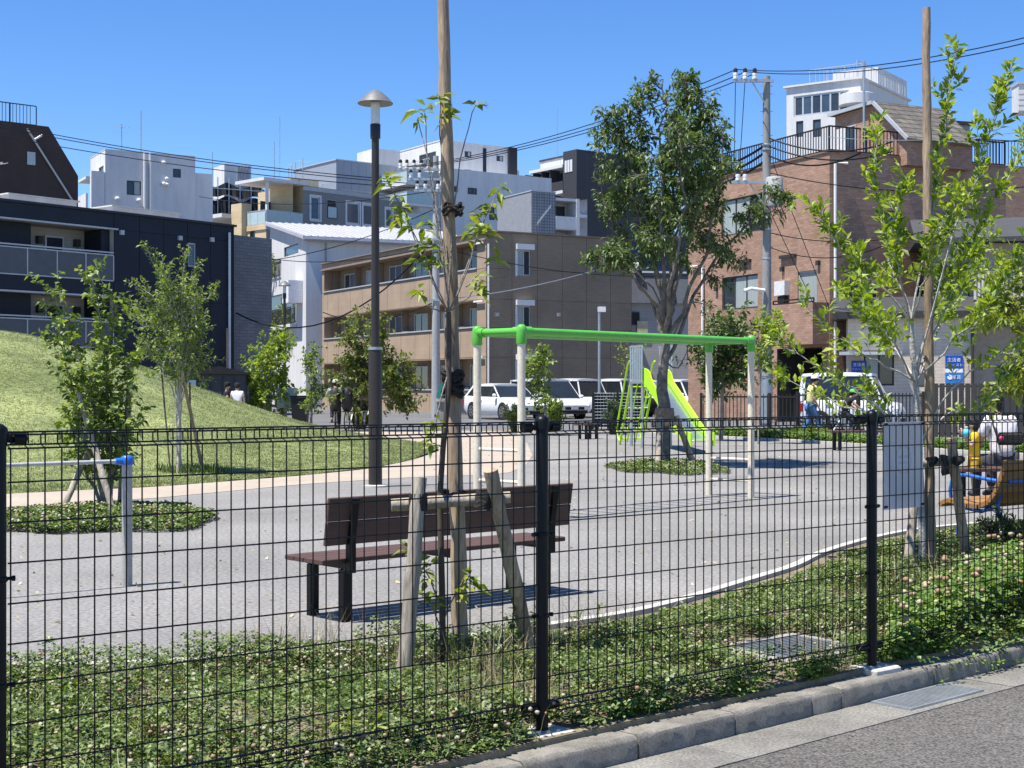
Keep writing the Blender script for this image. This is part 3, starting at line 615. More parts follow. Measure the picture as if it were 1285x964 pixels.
# honey coloured bench with blue steel frame
ob_ = thing('wave_bench', 'honey wood wave bench with blue steel legs at the right edge', 'bench', (3.98, 11.72, 0), math.atan2(.60, .80))
prof = [(-.03, .745), (-.015, .66), (.02, .57), (.06, .48), (.12, .405), (.21, .365), (.31, .365), (.41, .385), (.50, .40), (.57, .375), (.60, .345)]
for (y0, z0), (y1, z1) in zip(prof, prof[1:]):
    d = Vector((0, y1-y0, z1-z0)); n = Vector((0, -d.z, d.y)).normalized()*.035; g_ = d.normalized()*.004
    a, b = Vector((0, y0, z0))+g_, Vector((0, y1, z1))-g_
    m = MB(); m.prism([a, b, b-n, a-n] if n.z > 0 else [a, b, b+n, a+n], (1.75, 0, 0)); m.build('slat', m_orange, ob_)
for x in (.10, 1.60):
    m = MB(); m.tube([(x, .0, .66), (x, .05, .45), (x, .12, .34), (x, .24, .30), (x, .42, .325), (x, .52, .35)], .018, 8).tube([(x, .09, .37), (x, .03, .2), (x, -.07, -.05)], .02, 8).tube([(x, .44, .33), (x, .46, .15), (x, .49, -.05)], .02, 8)
    m.build('frame', m_bluep, ob_, 50)
    m = MB(); m.tube([(x-.04, .02, .56), (x-.05, .15, .575), (x-.05, .34, .60), (x-.05, .44, .595), (x-.05, .49, .55), (x-.05, .51, .47), (x-.03, .51, .36)], .016, 8); m.build('armrest', m_bluep, ob_, 50)
tb('stretcher', m_bluep, ob_, [(.10, -.02, .56), (1.60, -.02, .56)], .014, 8)
# small things by the far path
def crate_bits():
    t = thing('utility_box', 'grey green utility cabinet on the far path edge left of the bicycles', 'cabinet', P(360, 532, 50))
    m = MB(); m.cham(-.33, .33, -.2, .2, .55, 1.25, .02); m.build('cabinet', M('grey_green_paint', (.30, .36, .30), .5), t)
    for x in (-.25, .25): bx('leg', m_galv, t, x-.03, x+.03, -.03, .03, 0, .55)
    t = thing('waste_bin', 'black wheeled waste bin beside the grey green cabinet', 'bin', P(377, 534, 49)); m = MB()
    m.add([(-.24,-.24,.1),(.24,-.24,.1),(.24,.24,.1),(-.24,.24,.1),(-.3,-.3,.95),(.3,-.3,.95),(.3,.3,.95),(-.3,.3,.95)], [(3,2,1,0),(4,5,6,7),(0,1,5,4),(1,2,6,5),(2,3,7,6),(3,0,4,7)]); m.build('bin_body', m_dark, t)
    m = MB(); m.box(-.32, .32, -.33, .32, .955, 1.02); m.build('lid', m_black, t)
    for x in (-.2, .2): tb('wheel', m_tyre, t, [(x-.03, .26, .1), (x+.03, .26, .1)], .1, 12)
    t = thing('plant_pot', 'tall pale grey planter pot standing beside the grey pole', 'planter', P(561, 532, 47))
    m = MB(); m.lathe([(.22, 0), (.33, .72), (.40, .73), (.40, .82), (.33, .82), (.3, .7)], 16); m.build('pot', m_conc, t, 40)
    t = thing('folded_sign', 'green triangular plastic marker beside the planter pot', 'marker', P(556, 528, 56)); m = MB()
    m.prism([(-.28, 0, .9), (.28, 0, .9), (.12, 0, 1.45), (-.12, 0, 1.45)], (0, .3, 0)); m.build('marker_hood', M('teal_plastic', (.03, .22, .17), .5), t); bx('stem', m_galv, t, -.05, .05, .1, .2, 0, .9)
    t = thing('low_rail', 'low pale wooden rail fence behind the mound', 'rail', P(340, 531, 50))
    for x in (-1.2, -.2, .5): bx('post', m_wood_old, t, x-.06, x+.06, -.06, .06, 0, 1.2 if x > -1 else .9)
    for z in (.55, .85): bx('rail', m_wood_old, t, -1.5, .8, .07, .11, z, z+.1)
crate_bits()
# ================================================================ TREES
def curve_pts(pts, n=10, jit=0, q=None):
    pts = [Vector(p) for p in pts]; out = []
    if len(pts) < 3: 
        pts = [pts[0], pts[0].lerp(pts[-1], .5), pts[-1]]
    K = len(pts)-1
    for i in range(n+1):
        t = i/n*K; k = min(int(t), K-1); f = t-k
        p0, p1, p2, p3 = pts[max(k-1, 0)], pts[k], pts[k+1], pts[min(k+2, K)]
        p = .5*((2*p1)+(p2-p0)*f+(2*p0-5*p1+4*p2-p3)*f*f+(3*p1-p0-3*p2+p3)*f**3)
        if jit and 0 < i < n: p = p+Vector((q.gauss(0, jit), q.gauss(0, jit), q.gauss(0, jit)))
        out.append(p)
    return out
DENS = 3.4
class Tree:
    def __init__(s, name, label, base, seed, cat='tree', group=None):
        s.base = Vector(base); s.t = thing(name, label, cat, s.base, 0, group); s.q = random.Random(seed); s.seed = seed
        s.tr = MB(); s.br = MB(); s.LP = []; s.LD = []; s.LL = []
    def trunk(s, pts, r0, r1, n=10):
        c = curve_pts(pts, 12, r0*.12, s.q); s.tr.tube([p-s.base for p in c], [r0+(r1-r0)*i/12 for i in range(13)], n); return c
    def limb(s, pts, r0, r1, jit=.01, n=6, k=8):
        c = curve_pts(pts, k, jit, s.q); s.br.tube([p-s.base for p in c], [r0+(r1-r0)*i/k for i in range(k+1)], n); return c
    def leaf(s, p, d, L): s.LP.append(p-s.base); s.LD.append(d); s.LL.append(L)
    def spray(s, c, t0, step, L, spread=1.0, up=.25):           # leaves along a twig
        q = s.q
        for i in range(len(c)-1):
            if i/(len(c)-1) < t0: continue
            a, b = c[i], c[i+1]; seg = (b-a); n = max(1, int(seg.length/step*DENS+q.random()))
            td = seg.normalized() if seg.length > 1e-6 else Vector((0, 0, 1))
            for k in range(n):
                r = Vector((q.gauss(0, 1), q.gauss(0, 1), q.gauss(0, 1))); r -= td*r.dot(td)
                if r.length < 1e-4: continue
                d = (td*.5+r.normalized()*spread+Vector((0, 0, up))).normalized()
                s.leaf(a.lerp(b, q.random())+d*.01, d, L*q.uniform(.65, 1.15))
    def rosette(s, p, ax, L, n=9, open_=1.0, droop=.0):
        q = s.q; ax = ax.normalized()
        for k in range(n):
            r = Vector((q.gauss(0, 1), q.gauss(0, 1), q.gauss(0, 1))); r -= ax*r.dot(ax); r.normalize()
            d = (ax*q.uniform(.15, .9)/open_+r+Vector((0, 0, -droop*q.random()))).normalized(); s.leaf(p+ax*q.uniform(-.03, .03), d, L*q.uniform(.6, 1.15))
    def twigs(s, c, t0, n, ln, r, step, L, up=.35, fan=.9, spread=1.0, lup=.2, jit=.01):
        q = s.q; N = len(c)-1
        for k in range(n):
            t = t0+(1-t0)*(k+q.random())/n; i = min(int(t*N), N-1); p = c[i].lerp(c[i+1], t*N-i); td = (c[i+1]-c[i]).normalized()
            r_ = Vector((q.gauss(0, 1), q.gauss(0, 1), q.gauss(0, .7))); r_ -= td*r_.dot(td); r_.normalize()
            d = (td*(1.1-fan*.6)+r_*fan+Vector((0, 0, up))).normalized(); l = ln*q.uniform(.5, 1.2)*(1-.35*t)
            m1 = p+d*l*.5+Vector((0, 0, .04*l)); e = p+d*l+Vector((0, 0, q.uniform(-.12, .10)*l))
            cc = s.limb([p, m1, e], r, r*.4, jit, 4, 5); s.spray(cc, .12, step, L, spread, lup)
    def crown(s, top, cen, rx, ry, rz, nb, r0, ntw, ln, step, L, up=.3, lup=.1, fan=.9, shell=.75, spread=1.0):  # limbs from a fork to points in an ellipsoid
        q = s.q; cen = Vector(cen)
        for k in range(nb):
            while 1:
                v = Vector((q.uniform(-1, 1), q.uniform(-1, 1), q.uniform(-1, 1)))
                if .15 < v.length < 1: break
            v = v.normalized()*(shell+(1-shell)*q.random())*q.uniform(.72, 1.05)
            e = cen+Vector((v.x*rx, v.y*ry, v.z*rz)); st = Vector(top)+Vector((0, 0, q.uniform(-.2, .35)*min(rz, 1)))
            if e.z < st.z: st = Vector(top)+Vector((0, 0, -.25*min(rz, 1)))
            mid = st.lerp(e, .5)+Vector(((e.x-st.x)*.08, (e.y-st.y)*.08, abs(rz)*.10))
            c = s.limb([st, mid, e], r0*q.uniform(.7, 1.1), r0*.2, .015*rx, 5, 8)
            s.twigs(c, .28, ntw, ln, r0*.22, step, L, up, fan, spread, lup); s.spray(c, .55, step*1.3, L, spread, lup)
    def done(s, bark, leafm, wr=.42, curl=.22, trunk_name='trunk', twig=None):
        if s.tr.v: s.tr.build(trunk_name, bark, s.t, 60)
        if s.br.v: s.br.build('branches', twig or bark, s.t, 60)
        n = len(s.LP); Pn = np.array([tuple(p) for p in s.LP]); D = np.array([tuple(d) for d in s.LD]); L = np.array(s.LL)[:, None]
        R_ = np.random.RandomState(s.seed); N = np.array([0, 0, 1.])+R_.normal(0, .45, (n, 3)); S = np.cross(D, N); S /= np.linalg.norm(S, axis=1)[:, None]+1e-9; N = np.cross(S, D); W = L*wr*R_.uniform(.8, 1.15, (n, 1))
        cu = curl*R_.uniform(.3, 1.5, (n, 1)); Z_ = np.array([0, 0, 1.])
        mid = Pn+D*L*.5; tip = Pn+D*L*.97-Z_*L*cu
        Vv = np.stack([Pn, mid+S*W*.5+N*L*.07-Z_*L*cu*.2, mid-Z_*L*cu*.2, mid-S*W*.5+N*L*.07-Z_*L*cu*.2, tip, Pn+D*L*.2+S*W*.28, Pn+D*L*.2-S*W*.28], 1).reshape(-1, 3)
        b = np.arange(n)[:, None]*7; tri = [(0, 5, 2), (5, 1, 2), (0, 2, 6), (6, 2, 3), (1, 4, 2), (2, 4, 3)]
        s.t_crown = obj('crown', npmesh('crown', Vv, np.concatenate([b+np.array([x]) for x in tri])), leafm, s.t); return s.t
lf_dark = leafmat('leaf_dark', [(.035, .07, .015), (.06, .11, .022), (.10, .155, .034), (.15, .20, .06)], .32)
lf_mid = leafmat('leaf_mid', [(.065, .12, .018), (.125, .20, .028), (.20, .28, .04), (.30, .35, .08)], .40)
lf_light = leafmat('leaf_light', [(.10, .17, .015), (.17, .26, .022), (.26, .35, .03), (.36, .42, .06)], .45, tcol=(1.5, 1.45, .4))
lf_yel = leafmat('leaf_yellowish', [(.10, .16, .018), (.16, .23, .028), (.24, .30, .04), (.33, .36, .07)], .42, tcol=(1.5, 1.4, .4))
lf_maple = leafmat('leaf_maple', [(.07, .11, .015), (.11, .16, .022), (.16, .20, .03), (.22, .22, .04)], .34)
lf_shrub = leafmat('leaf_shrub', [(.03, .06, .012), (.06, .10, .022), (.10, .14, .035)], .2)
# --- slim sapling tied to the tall pole, leaves in rosettes
Yt = 6.84; pp = lambda u, v, dy=0: P(u, v, Yt+dy)
T = Tree('sapling', 'slim sapling with star shaped leaf tufts tied to the tall pole', P(555, 832, Yt), 101)
T.trunk([pp(556, 845), pp(555, 740), pp(552, 650), pp(553, 600), pp(560, 520), pp(564, 450), pp(563, 392)], .016, .012)
fk = pp(563, 392)
br = [([fk, pp(556, 320, -.02), pp(540, 210, .0), pp(524, 148, .02)], [(524, 146, .02)]), ([fk, pp(552, 300, .05), pp(537, 200, .05), pp(533, 142, .06)], [(534, 140, .06)]),
      ([fk, pp(535, 335, .08), pp(505, 265, .14), pp(484, 222, .18)], [(484, 225, .18), (502, 252, .15), (499, 272, .14)]),
      ([fk, pp(548, 360, -.08), pp(530, 315, -.12), pp(515, 280, -.12)], [(530, 284, -.1), (536, 305, -.1), (515, 282, -.1)]),
      ([fk, pp(550, 370, -.05), pp(540, 340, -.12)], [(541, 323, -.1), (550, 332, -.08), (527, 332, -.1)]),
      ([fk, pp(590, 322, .06), pp(610, 272, .10), pp(627, 236, .14)], [(626, 240, .14), (614, 262, .12), (604, 270, .1)]),
      ([fk, pp(584, 350, -.05), pp(596, 310, -.08), pp(602, 285, -.1)], [(601, 288, -.1), (590, 296, -.08), (611, 290, -.1)]),
      ([fk, pp(570, 260, .1), pp(582, 180, .12), pp(597, 132, .15)], [(597, 130, .15)]), ([fk, pp(556, 250, .1), pp(552, 170, .08), pp(552, 126, .05)], [(552, 124, .05), (557, 148, .05)]),
      ([fk, pp(590, 370, -.1), pp(598, 355, -.14)], [(600, 352, -.14), (598, 368, -.12)]), ([fk, pp(540, 385, -.1), pp(526, 368, -.16)], [(527, 368, -.16)]),
      ([pp(585, 360, 0), pp(610, 335, .1), pp(624, 322, .15)], [(626, 321, .15)]),
      ([pp(562, 470), pp(548, 520, -.05), pp(543, 545, -.08)], [(543, 545, -.08), (546, 530, -.06), (540, 556, -.08)]),
      ([pp(555, 760), pp(535, 720, -.05), pp(520, 700, -.08)], [(522, 700, -.08), (535, 722, -.05), (513, 690, -.06), (540, 705, .02)]),
      ([pp(555, 780), pp(575, 735, -.1), pp(592, 715, -.12)], [(590, 718, -.12), (596, 738, -.1), (578, 745, -.1), (585, 730, 0)]), ([pp(555, 790), pp(540, 760, -.1), pp(530, 745, -.12)], [(530, 746, -.12), (545, 752, -.1)])]
for pts, tips in br:
    c = T.limb(pts, .0042, .0022, .004, 6, 9)
    for u, v, dy in tips: T.rosette(pp(u, v, dy), (c[-1]-c[-3])*.6+Vector((0, 0, .05)), .088, 9, 1.0, .8)
T.done(m_barkd, lf_yel, .36, .34, twig=m_bark)
T = Tree('seedling', 'small leafy seedling growing beside the right hand log stake', pp(640, 830, .05), 131, 'seedling')
c = T.limb([pp(640, 830, .05), pp(643, 775, .05), pp(648, 742, .05)], .004, .002, .003, 5, 8)
for u, v in ((648, 742), (641, 760), (652, 772), (638, 785), (650, 795)): T.rosette(pp(u, v, .05), Vector((0, 0, 1)), .075, 5)
T.done(m_barkd, lf_mid, .4, .25)
DENS = 4.2
# --- magnolia-like tree at the right, with its own pole
Yt = 10.6; pp = lambda u, v, dy=0: P(u, v, Yt+dy)
T = Tree('broadleaf_tree', 'young tree with long ascending branches of bright oval leaves by the notice', pp(1156, 712), 102)
T.trunk([pp(1157, 725), pp(1156, 640), pp(1152, 560), pp(1149, 480), pp(1143, 405)], .03, .02)
fk = pp(1143, 405); mid1 = pp(1149, 480); low1 = pp(1152, 560)
mains = [[fk, pp(1100, 352, -.1), pp(1060, 312, -.2), pp(1022, 262, -.3)], [mid1, pp(1100, 455, -.2), pp(1060, 432, -.35), pp(1010, 384, -.5)], [low1, pp(1095, 505, -.2), pp(1045, 470, -.35), pp(968, 425, -.5)],
         [low1, pp(1090, 520, .2), pp(1040, 505, .3), pp(985, 472, .35)],
         [fk, pp(1120, 330, .1), pp(1104, 260, .2), pp(1096, 165, .25)], [fk, pp(1165, 300, .0), pp(1180, 210, .05), pp(1190, 130, .1), pp(1202, 62, .1)],
         [mid1, pp(1190, 320, -.2), pp(1222, 220, -.3), pp(1248, 150, -.35), pp(1262, 103, -.4)], [mid1, pp(1200, 350, .2), pp(1245, 260, .3), pp(1288, 170, .4)],
         [mid1, pp(1200, 425, -.3), pp(1250, 372, -.5), pp(1300, 300, -.6)], [low1, pp(1195, 490, -.3), pp(1240, 452, -.45), pp(1300, 420, -.55)],
         [low1, pp(1190, 520, .2), pp(1230, 515, .3), pp(1265, 480, .4)], [fk, pp(1130, 350, -.4), pp(1125, 290, -.6), pp(1140, 230, -.7)],
         [mid1, pp(1120, 430, -.5), pp(1085, 400, -.8), pp(1060, 365, -1.0)], [fk, pp(1165, 345, -.4), pp(1185, 300, -.7), pp(1205, 250, -.9)], [mid1, pp(1120, 430, .5), pp(1090, 380, .8), pp(1075, 320, 1.0)],
         [mid1, pp(1180, 410, .5), pp(1210, 360, .8), pp(1235, 300, 1.0)], [low1, pp(1125, 525, .1), pp(1100, 512, .2), pp(1085, 490, .2)], [mid1, pp(1170, 380, .1), pp(1190, 350, .1), pp(1215, 320, .1)]]
for i, pts in enumerate(mains):
    c = T.limb(pts, .0085, .0025, .012, 6, 12); L = .088
    lo = i in (1, 2, 3, 9, 10, 16)
    T.twigs(c, .30 if lo else .22, 7 if lo else 17, .24, .003, .060 if lo else .050, L, .35, .8, .9, .45)
    T.spray(c, .45 if lo else .30, .08 if lo else .038, L, .9, .45); T.rosette(c[-1], c[-1]-c[-3], L, 7)
T.done(m_barkp, lf_light, .40, .14)
off = Vector((3.09, 10.6, 0)); s = thing('tree_support', 'tall peeled pole with stakes and black ties beside the notice', 'tree support', off)
m = MB(); log(m, [P(1168, 722, 10.62)-off, P(1162, 10, 10.62)-off], .040, 11, 12, .25); m.build('tall_pole', m_wood_pole, s, 50)
m = MB(); log(m, [P(1138, 728, 10.35)-off, P(1152, 580, 10.5)-off], .036, 12, 12); m.build('stake', m_wood_old, s, 50)
m = MB(); log(m, [P(1214, 708, 10.75)-off, P(1193, 551, 10.55)-off], .040, 13, 12); m.build('stake', m_wood_pole, s, 50)
m = MB(); log(m, [P(1152, 582, 10.5)-off, P(1204, 577, 10.62)-off], .034, 14, 12); m.build('crossbar', m_wood_old, s, 50)
for u, v in ((1168, 578), (1201, 577)):
    tb('tie_band', m_rope, s, [P(u-6, v, 10.52)-off, P(u, v+2, 10.5)-off, P(u+6, v-1, 10.55)-off], [.028, .037, .028], 9)
m = MB(); log(m, [P(1184, 572, 10.46)-off, P(1187, 596, 10.46)-off], .032, 15, 7); m.build('hanging_strap', m_rope, s)
def weed(label, u, v, n, L, lm, seed):
    b = G(u, v); T = Tree('weed', label, b, seed, 'weed')
    for k in range(n):
        a = T.q.uniform(0, 6.28); e = b+Vector((.07*math.cos(a), .07*math.sin(a), T.q.uniform(.05, .15))); c = T.limb([b, b.lerp(e, .6)+Vector((0, 0, .02)), e], .002, .001, .002, 4, 5); T.rosette(e, e-b, L, 5, .8)
    T.done(m_barkd, lm, .22, .25)
weed('bright long leaved weed at the bottom edge under the bench', 455, 948, 5, .085, lf_yel, 141); weed('pale spiky weed at the lower left behind the fence', 172, 950, 4, .06, lf_yel, 142)
weed('dark leaved weed beside the right log stake', 655, 806, 4, .07, lf_mid, 143); weed('dark weed on the bed edge right of the fence post', 738, 796, 4, .07, lf_mid, 144); weed('broad green weed by the right fence post', 905, 775, 5, .07, lf_mid, 145); weed('tall blue green weed rising from the clump at the right', 1172, 772, 5, .10, lf_mid, 146)
weed('leafy weed at the foot of the tall pole', 590, 842, 5, .08, lf_yel, 147); weed('spreading weed in the left part of the bed', 300, 900, 5, .06, lf_mid, 148); weed('small weed close to the left fence post', 70, 890, 4, .06, lf_light, 149); weed('weed tuft at the foot of the middle fence post', 625, 905, 4, .06, lf_yel, 150)
# --- leafy tree at the right edge
T = Tree('leafy_tree', 'dense yellow green small leaved tree at the right edge', (5.05, 13.6, 0), 103)
c = T.trunk([(5.05, 13.6, -.05), (5.05, 13.6, .9), (5.0, 13.6, 1.7)], .05, .03)
T.crown(c[-1], (4.95, 13.6, 1.95), .66, .7, 1.0, 40, .011, 8, .30, .045, .078, .3, .1)
T.done(m_bark, lf_yel, .45, .2)
DENS = 2.4
# --- tree with two leafy lobes on the left clover patch
Yt = 14.9; pp = lambda u, v, dy=0: P(u, v, Yt+dy); b = pp(135, 643)
T = Tree('bushy_tree', 'multi stemmed tree with two leafy spires on the left clover patch', b, 104)
stems = [[b, pp(125, 540, .1), pp(98, 450, .2), pp(62, 360, .2)], [b, pp(135, 540, -.1), pp(128, 450, -.1), pp(116, 340, -.1)], [b, pp(140, 560, .1), pp(135, 470, .15), pp(145, 370, .2)], [b, pp(110, 560, -.15), pp(88, 480, -.2), pp(70, 410, -.2)], [b, pp(150, 560, -.1), pp(160, 500, -.1), pp(165, 450, -.1)], [b, pp(125, 580, -.2), pp(115, 520, -.3), pp(112, 460, -.3)], [b, pp(140, 600, -.1), pp(148, 560, -.25), pp(150, 520, -.3)], [b, pp(112, 600, .1), pp(95, 550, .2), pp(88, 520, .2)]]
for i, pts in enumerate(stems):
    c = T.limb(pts, .022, .005, .015, 6, 12); T.twigs(c, .24, 26, .36, .004, .036, .078, .35, .85, 1, 0); T.spray(c, .4, .03, .078, 1, 0)
T.twigs(T.limb([b, pp(112, 605), pp(90, 580), pp(75, 565)], .006, .003), .3, 6, .2, .003, .04, .06)
T.done(m_bark, lf_mid, .80, .28)
s = thing('tree_support', 'two weathered stakes leaning on the bushy tree beside the low bar', 'tree support', b)
for q_, (a, c_) in enumerate((((77, 642, -.2), (112, 565, .1)), ((144, 650, -.6), (99, 492, -.2)), ((150, 640, .4), (165, 455, .2)))):
    m = MB(); log(m, [pp(*a)-b, pp(*c_)-b], .034, 20+q_); m.build('stake', m_wood_old, s, 50)
# --- slender tree on the lawn
Yt = 21.8; pp = lambda u, v, dy=0: P(u, v, Yt+dy); b = pp(226, 598)
T = Tree('slender_tree', 'airy small leaved tree with pale trunk standing on the lawn', b, 105)
c0 = T.trunk([b, pp(224, 540), pp(225, 470), pp(229, 415)], .045, .03)
for i in range(34):
    a = i*2.4; u = 218+T.q.uniform(-.9, .9)*52; v = T.q.uniform(335, 470)+abs(u-218)*.45; 
    st = c0[T.q.randint(5, 12)]; e = pp(u, v, T.q.uniform(-.5, .5)); mid_ = st.lerp(e, .5)+Vector((0, 0, .1))
    c = T.limb([st, mid_, e], .013, .003, .015, 5, 9); T.twigs(c, .28, 13, .38, .003, .050, .072, .5, .8, 1, .1); T.spray(c, .5, .05, .072)
for u, v in ((183, 312), (232, 318), (248, 335), (272, 365), (200, 340), (165, 385)):
    c = T.limb([c0[10], pp((u+226)/2, (v+420)/2-8), pp(u, v)], .013, .003, .01, 5, 9); T.twigs(c, .3, 14, .28, .003, .045, .072, .6, .7, 1, .1); T.spray(c, .4, .04, .072)
T.done(m_barkp, lf_dark if False else lf_mid, .46, .15)
s = thing('tree_support', 'thin stakes and stems at the foot of the slender lawn tree', 'tree support', b)
for q_, (a, c_) in enumerate((((256, 598, .3), (229, 470, 0)), ((214, 596, -.3), (203, 470, 0)), ((241, 597, .4), (238, 480, .1)), ((223, 599, -.3), (228, 420, .0)))):
    m = MB(); log(m, [pp(*a)-b, pp(*c_)-b], .028 if q_ in (0, 3) else .014, 30+q_); m.build('stake', m_wood_pole if q_ in (0,) else (m_wood_old if q_ == 3 else m_barkd), s, 50)
DENS = 2.1
# --- big tree before the slide
Yt = 24.2; pp = lambda u, v, dy=0: P(u, v, Yt+dy); b = pp(832, 588)
T = Tree('playground_tree', 'largest tree, dark green with drooping leaves, in front of the slide', b, 106)
c0 = T.trunk([b, pp(831, 530), pp(832, 470), pp(836, 420), pp(838, 350)], .13, .05, 12)
fk = pp(836, 425); forks = [[fk, pp(828, 370), pp(812, 300), pp(790, 210), pp(770, 150)], [fk, pp(845, 360, .3), pp(860, 280, .5), pp(875, 190, .7), pp(880, 110, .6)], [fk, pp(834, 350, -.3), pp(828, 260, -.5), pp(830, 170, -.5), pp(832, 100, -.4)],
     [fk, pp(862, 370, -.3), pp(890, 300, -.6), pp(905, 230, -.7), pp(908, 160, -.6)], [fk, pp(812, 370, .4), pp(790, 320, .7), pp(765, 260, .9), pp(748, 170, .9)], [pp(832, 470), pp(860, 400, .1), pp(890, 340, .2), pp(935, 280, .3), pp(985, 268, .3)], [fk, pp(820, 380, -.4), pp(795, 345, -.6), pp(760, 325, -.7), pp(742, 335, -.8)],
     [fk, pp(845, 370, .8), pp(850, 300, 1.1), pp(855, 220, 1.2), pp(855, 150, 1.1)], [fk, pp(826, 340, .2), pp(812, 250, .3), pp(802, 175, .2), pp(800, 128, .1)], [fk, pp(855, 340, -.1), pp(880, 250, -.2), pp(890, 185, -.2), pp(892, 125, -.2)], [fk, pp(842, 330, .1), pp(850, 230, .1), pp(858, 150, 0), pp(860, 92, 0)], [fk, pp(840, 370, -.8), pp(850, 300, -1.1), pp(860, 220, -1.2), pp(850, 160, -1.1)]]
for pts in forks:
    c = T.limb(pts, .040, .008, .035, 7, 14)
    low = pts[-1].z < 4.3
    for k in range(9 if not low else 4):
        t_ = .42+.57*(k+T.q.random())/9 if not low else .5+.5*(k+T.q.random())/4; i = min(int(t_*14), 13); st = c[i]
        d = Vector((T.q.gauss(0, 1), T.q.gauss(0, 1), T.q.uniform(-.1, .6))).normalized(); l = T.q.uniform(.30, .68)*(1.25-t_*.5)
        c2 = T.limb([st, st+d*l*.5+Vector((0, 0, .1)), st+d*l+Vector((0, 0, -.02))], .016, .005, .02, 5, 6)
        T.twigs(c2, .2, 12, .36, .004, .050, .125, .2, .9, 1, -.25)
    T.twigs(c, .47, 20, .40, .005, .050, .125, .3, .9, 1, -.25)
for pts in ([pp(835, 400), pp(812, 350, -.3), pp(785, 335, -.4), pp(765, 330, -.5)], [pp(834, 440), pp(855, 400, -.2), pp(872, 380, -.3), pp(890, 385, -.3)], [pp(834, 450), pp(850, 460, .2), pp(862, 440, .3)]):
    c = T.limb(pts, .018, .005, .02, 5, 8); T.twigs(c, .5, 5, .3, .005, .07, .12, .1, .9, 1, -.3)
T.done(m_barkm, lf_dark, .40, .25)
s = thing('tree_support', 'log stakes and hemp binding round the large tree before the slide', 'tree support', b)
for q_, (a, c_) in enumerate((((826, 592, -.6), (829, 525, -.15)), ((872, 588, .0), (848, 522, .0)))):
    m = MB(); log(m, [pp(*a)-b, pp(*c_)-b], .055, 40+q_); m.build('stake', m_wood_old if q_ == 0 else m_wood_pole, s, 50)
m = MB(); log(m, [pp(818, 533, -.2)-b, pp(852, 530, -.1)-b], .05, 43); m.build('crossbar', m_wood_pole, s, 50)
m = MB(); m.tube([pp(834, 535)-b, pp(834, 522)-b, pp(834, 512)-b], [.16, .17, .155], 12); m.build('hemp_wrap', M('hemp_cloth', (.22, .16, .11), .95, var=.3, scale=20, bump=1), s, 60)
DENS = 3.4
# --- background trees
def bgtree(name, label, u, v, Y, crowns, seed, lm, L, th, nb=16, ntw=6, ln=.5, step=.12, bark=m_bark, wr=.6, stem=.05, group='trees along the far side'):
    b = P(u, v, Y); b.z = 0; T = Tree(name, label, b, seed, 'tree', None)
    top = P(u, th, Y); c = T.trunk([b, b.lerp(top, .5)+Vector((.03, 0, 0)), top], stem, stem*.6)
    k = Y/F
    for (cu, cv, ru, rv, mult) in crowns:
        T.crown(c[-1] if cv < th else c[8], P(cu, cv, Y), ru*k, ru*k, rv*k, int(nb*mult), stem*.3, ntw, ln, step, L, .25, .05)
    return T.done(bark, lm, wr, .2)
bgtree('round_tree', 'bright green rounded tree by the white house balcony', 335, 535, 50, [(336, 465, 30, 55, 1.6), (320, 495, 16, 35, .7), (352, 440, 22, 35, .8), (348, 500, 22, 30, .8)], 201, lf_light, .15, 470, 16, 6, .55, .10)
bgtree('thin_tree', 'thin dark leaved young tree between the round tree and the maple', 390, 535, 47, [(392, 470, 20, 45, 1.2), (398, 505, 16, 28, .8)], 202, lf_mid, .13, 480, 13, 5, .45, .11)
bgtree('maple_tree', 'wide fine leaved maple behind the tall brown lamp', 470, 540, 44, [(458, 425, 36, 48, 1.6), (440, 480, 38, 38, 1.4), (490, 480, 36, 46, 1.6), (515, 490, 22, 30, .8), (470, 470, 30, 45, 1.2), (435, 440, 24, 34, .6)], 203, lf_maple, .13, 470, 16, 6, .55, .095)
bgtree('kerb_tree', 'small thin tree in front of the white minivan', 683, 540, 40, [(680, 458, 24, 26, 1.0), (672, 495, 18, 18, .5), (664, 450, 20, 12, .4)], 204, lf_mid, .14, 470, 13, 5, .42, .12, stem=.04)
bgtree('gate_tree', 'spreading tree with hanging leaves left of the brick house pole', 905, 545, 36, [(915, 410, 40, 30, 1.4), (885, 450, 24, 30, .8), (925, 455, 34, 36, 1.3), (905, 480, 24, 26, .7)], 205, lf_dark, .15, 450, 15, 6, .5, .12, stem=.06)
bgtree('pole_tree', 'yellow green young tree in front of the brick house pole', 952, 548, 34, [(965, 400, 22, 14, .6), (975, 425, 22, 16, .6), (960, 450, 18, 16, .5), (985, 465, 14, 12, .3)], 206, lf_light, .14, 440, 13, 5, .4, .12, stem=.035)
bgtree('bare_sapling', 'sparse almost leafless sapling left of the slide ladder', 788, 545, 38, [(792, 450, 16, 34, .8)], 207, lf_yel, .09, 470, 11, 3, .45, .30, stem=.022)
def shrub(name, label, u, v, Y, rw, h, seed, lm, L=.12, n=900, up=1.0):
    b = P(u, v, Y); b.z = 0; T = Tree(name, label, b, seed, 'shrub'); k = Y/F
    for i in range(34):
        a = T.q.uniform(0, 6.28); r_ = rw*k*math.sqrt(T.q.random()); hh = h*k*T.q.uniform(.55, 1)*(1-.35*(r_/(rw*k))**2)
        e = b+Vector((math.cos(a)*r_, math.sin(a)*r_, hh)); c = T.limb([b+Vector((math.cos(a)*r_*.3, math.sin(a)*r_*.3, 0)), b.lerp(e, .55)+Vector((0, 0, .05)), e], .012, .004, .01, 4, 8)
        T.spray(c, .12, .028, L, .9, up*.5)
    return T.done(m_barkd, lm, .3, .05, 'stem')
shrub('rosemary_bush', 'dark upright rosemary bush in front of the white suv', 647, 542, 42, 17, 42, 301, lf_shrub)
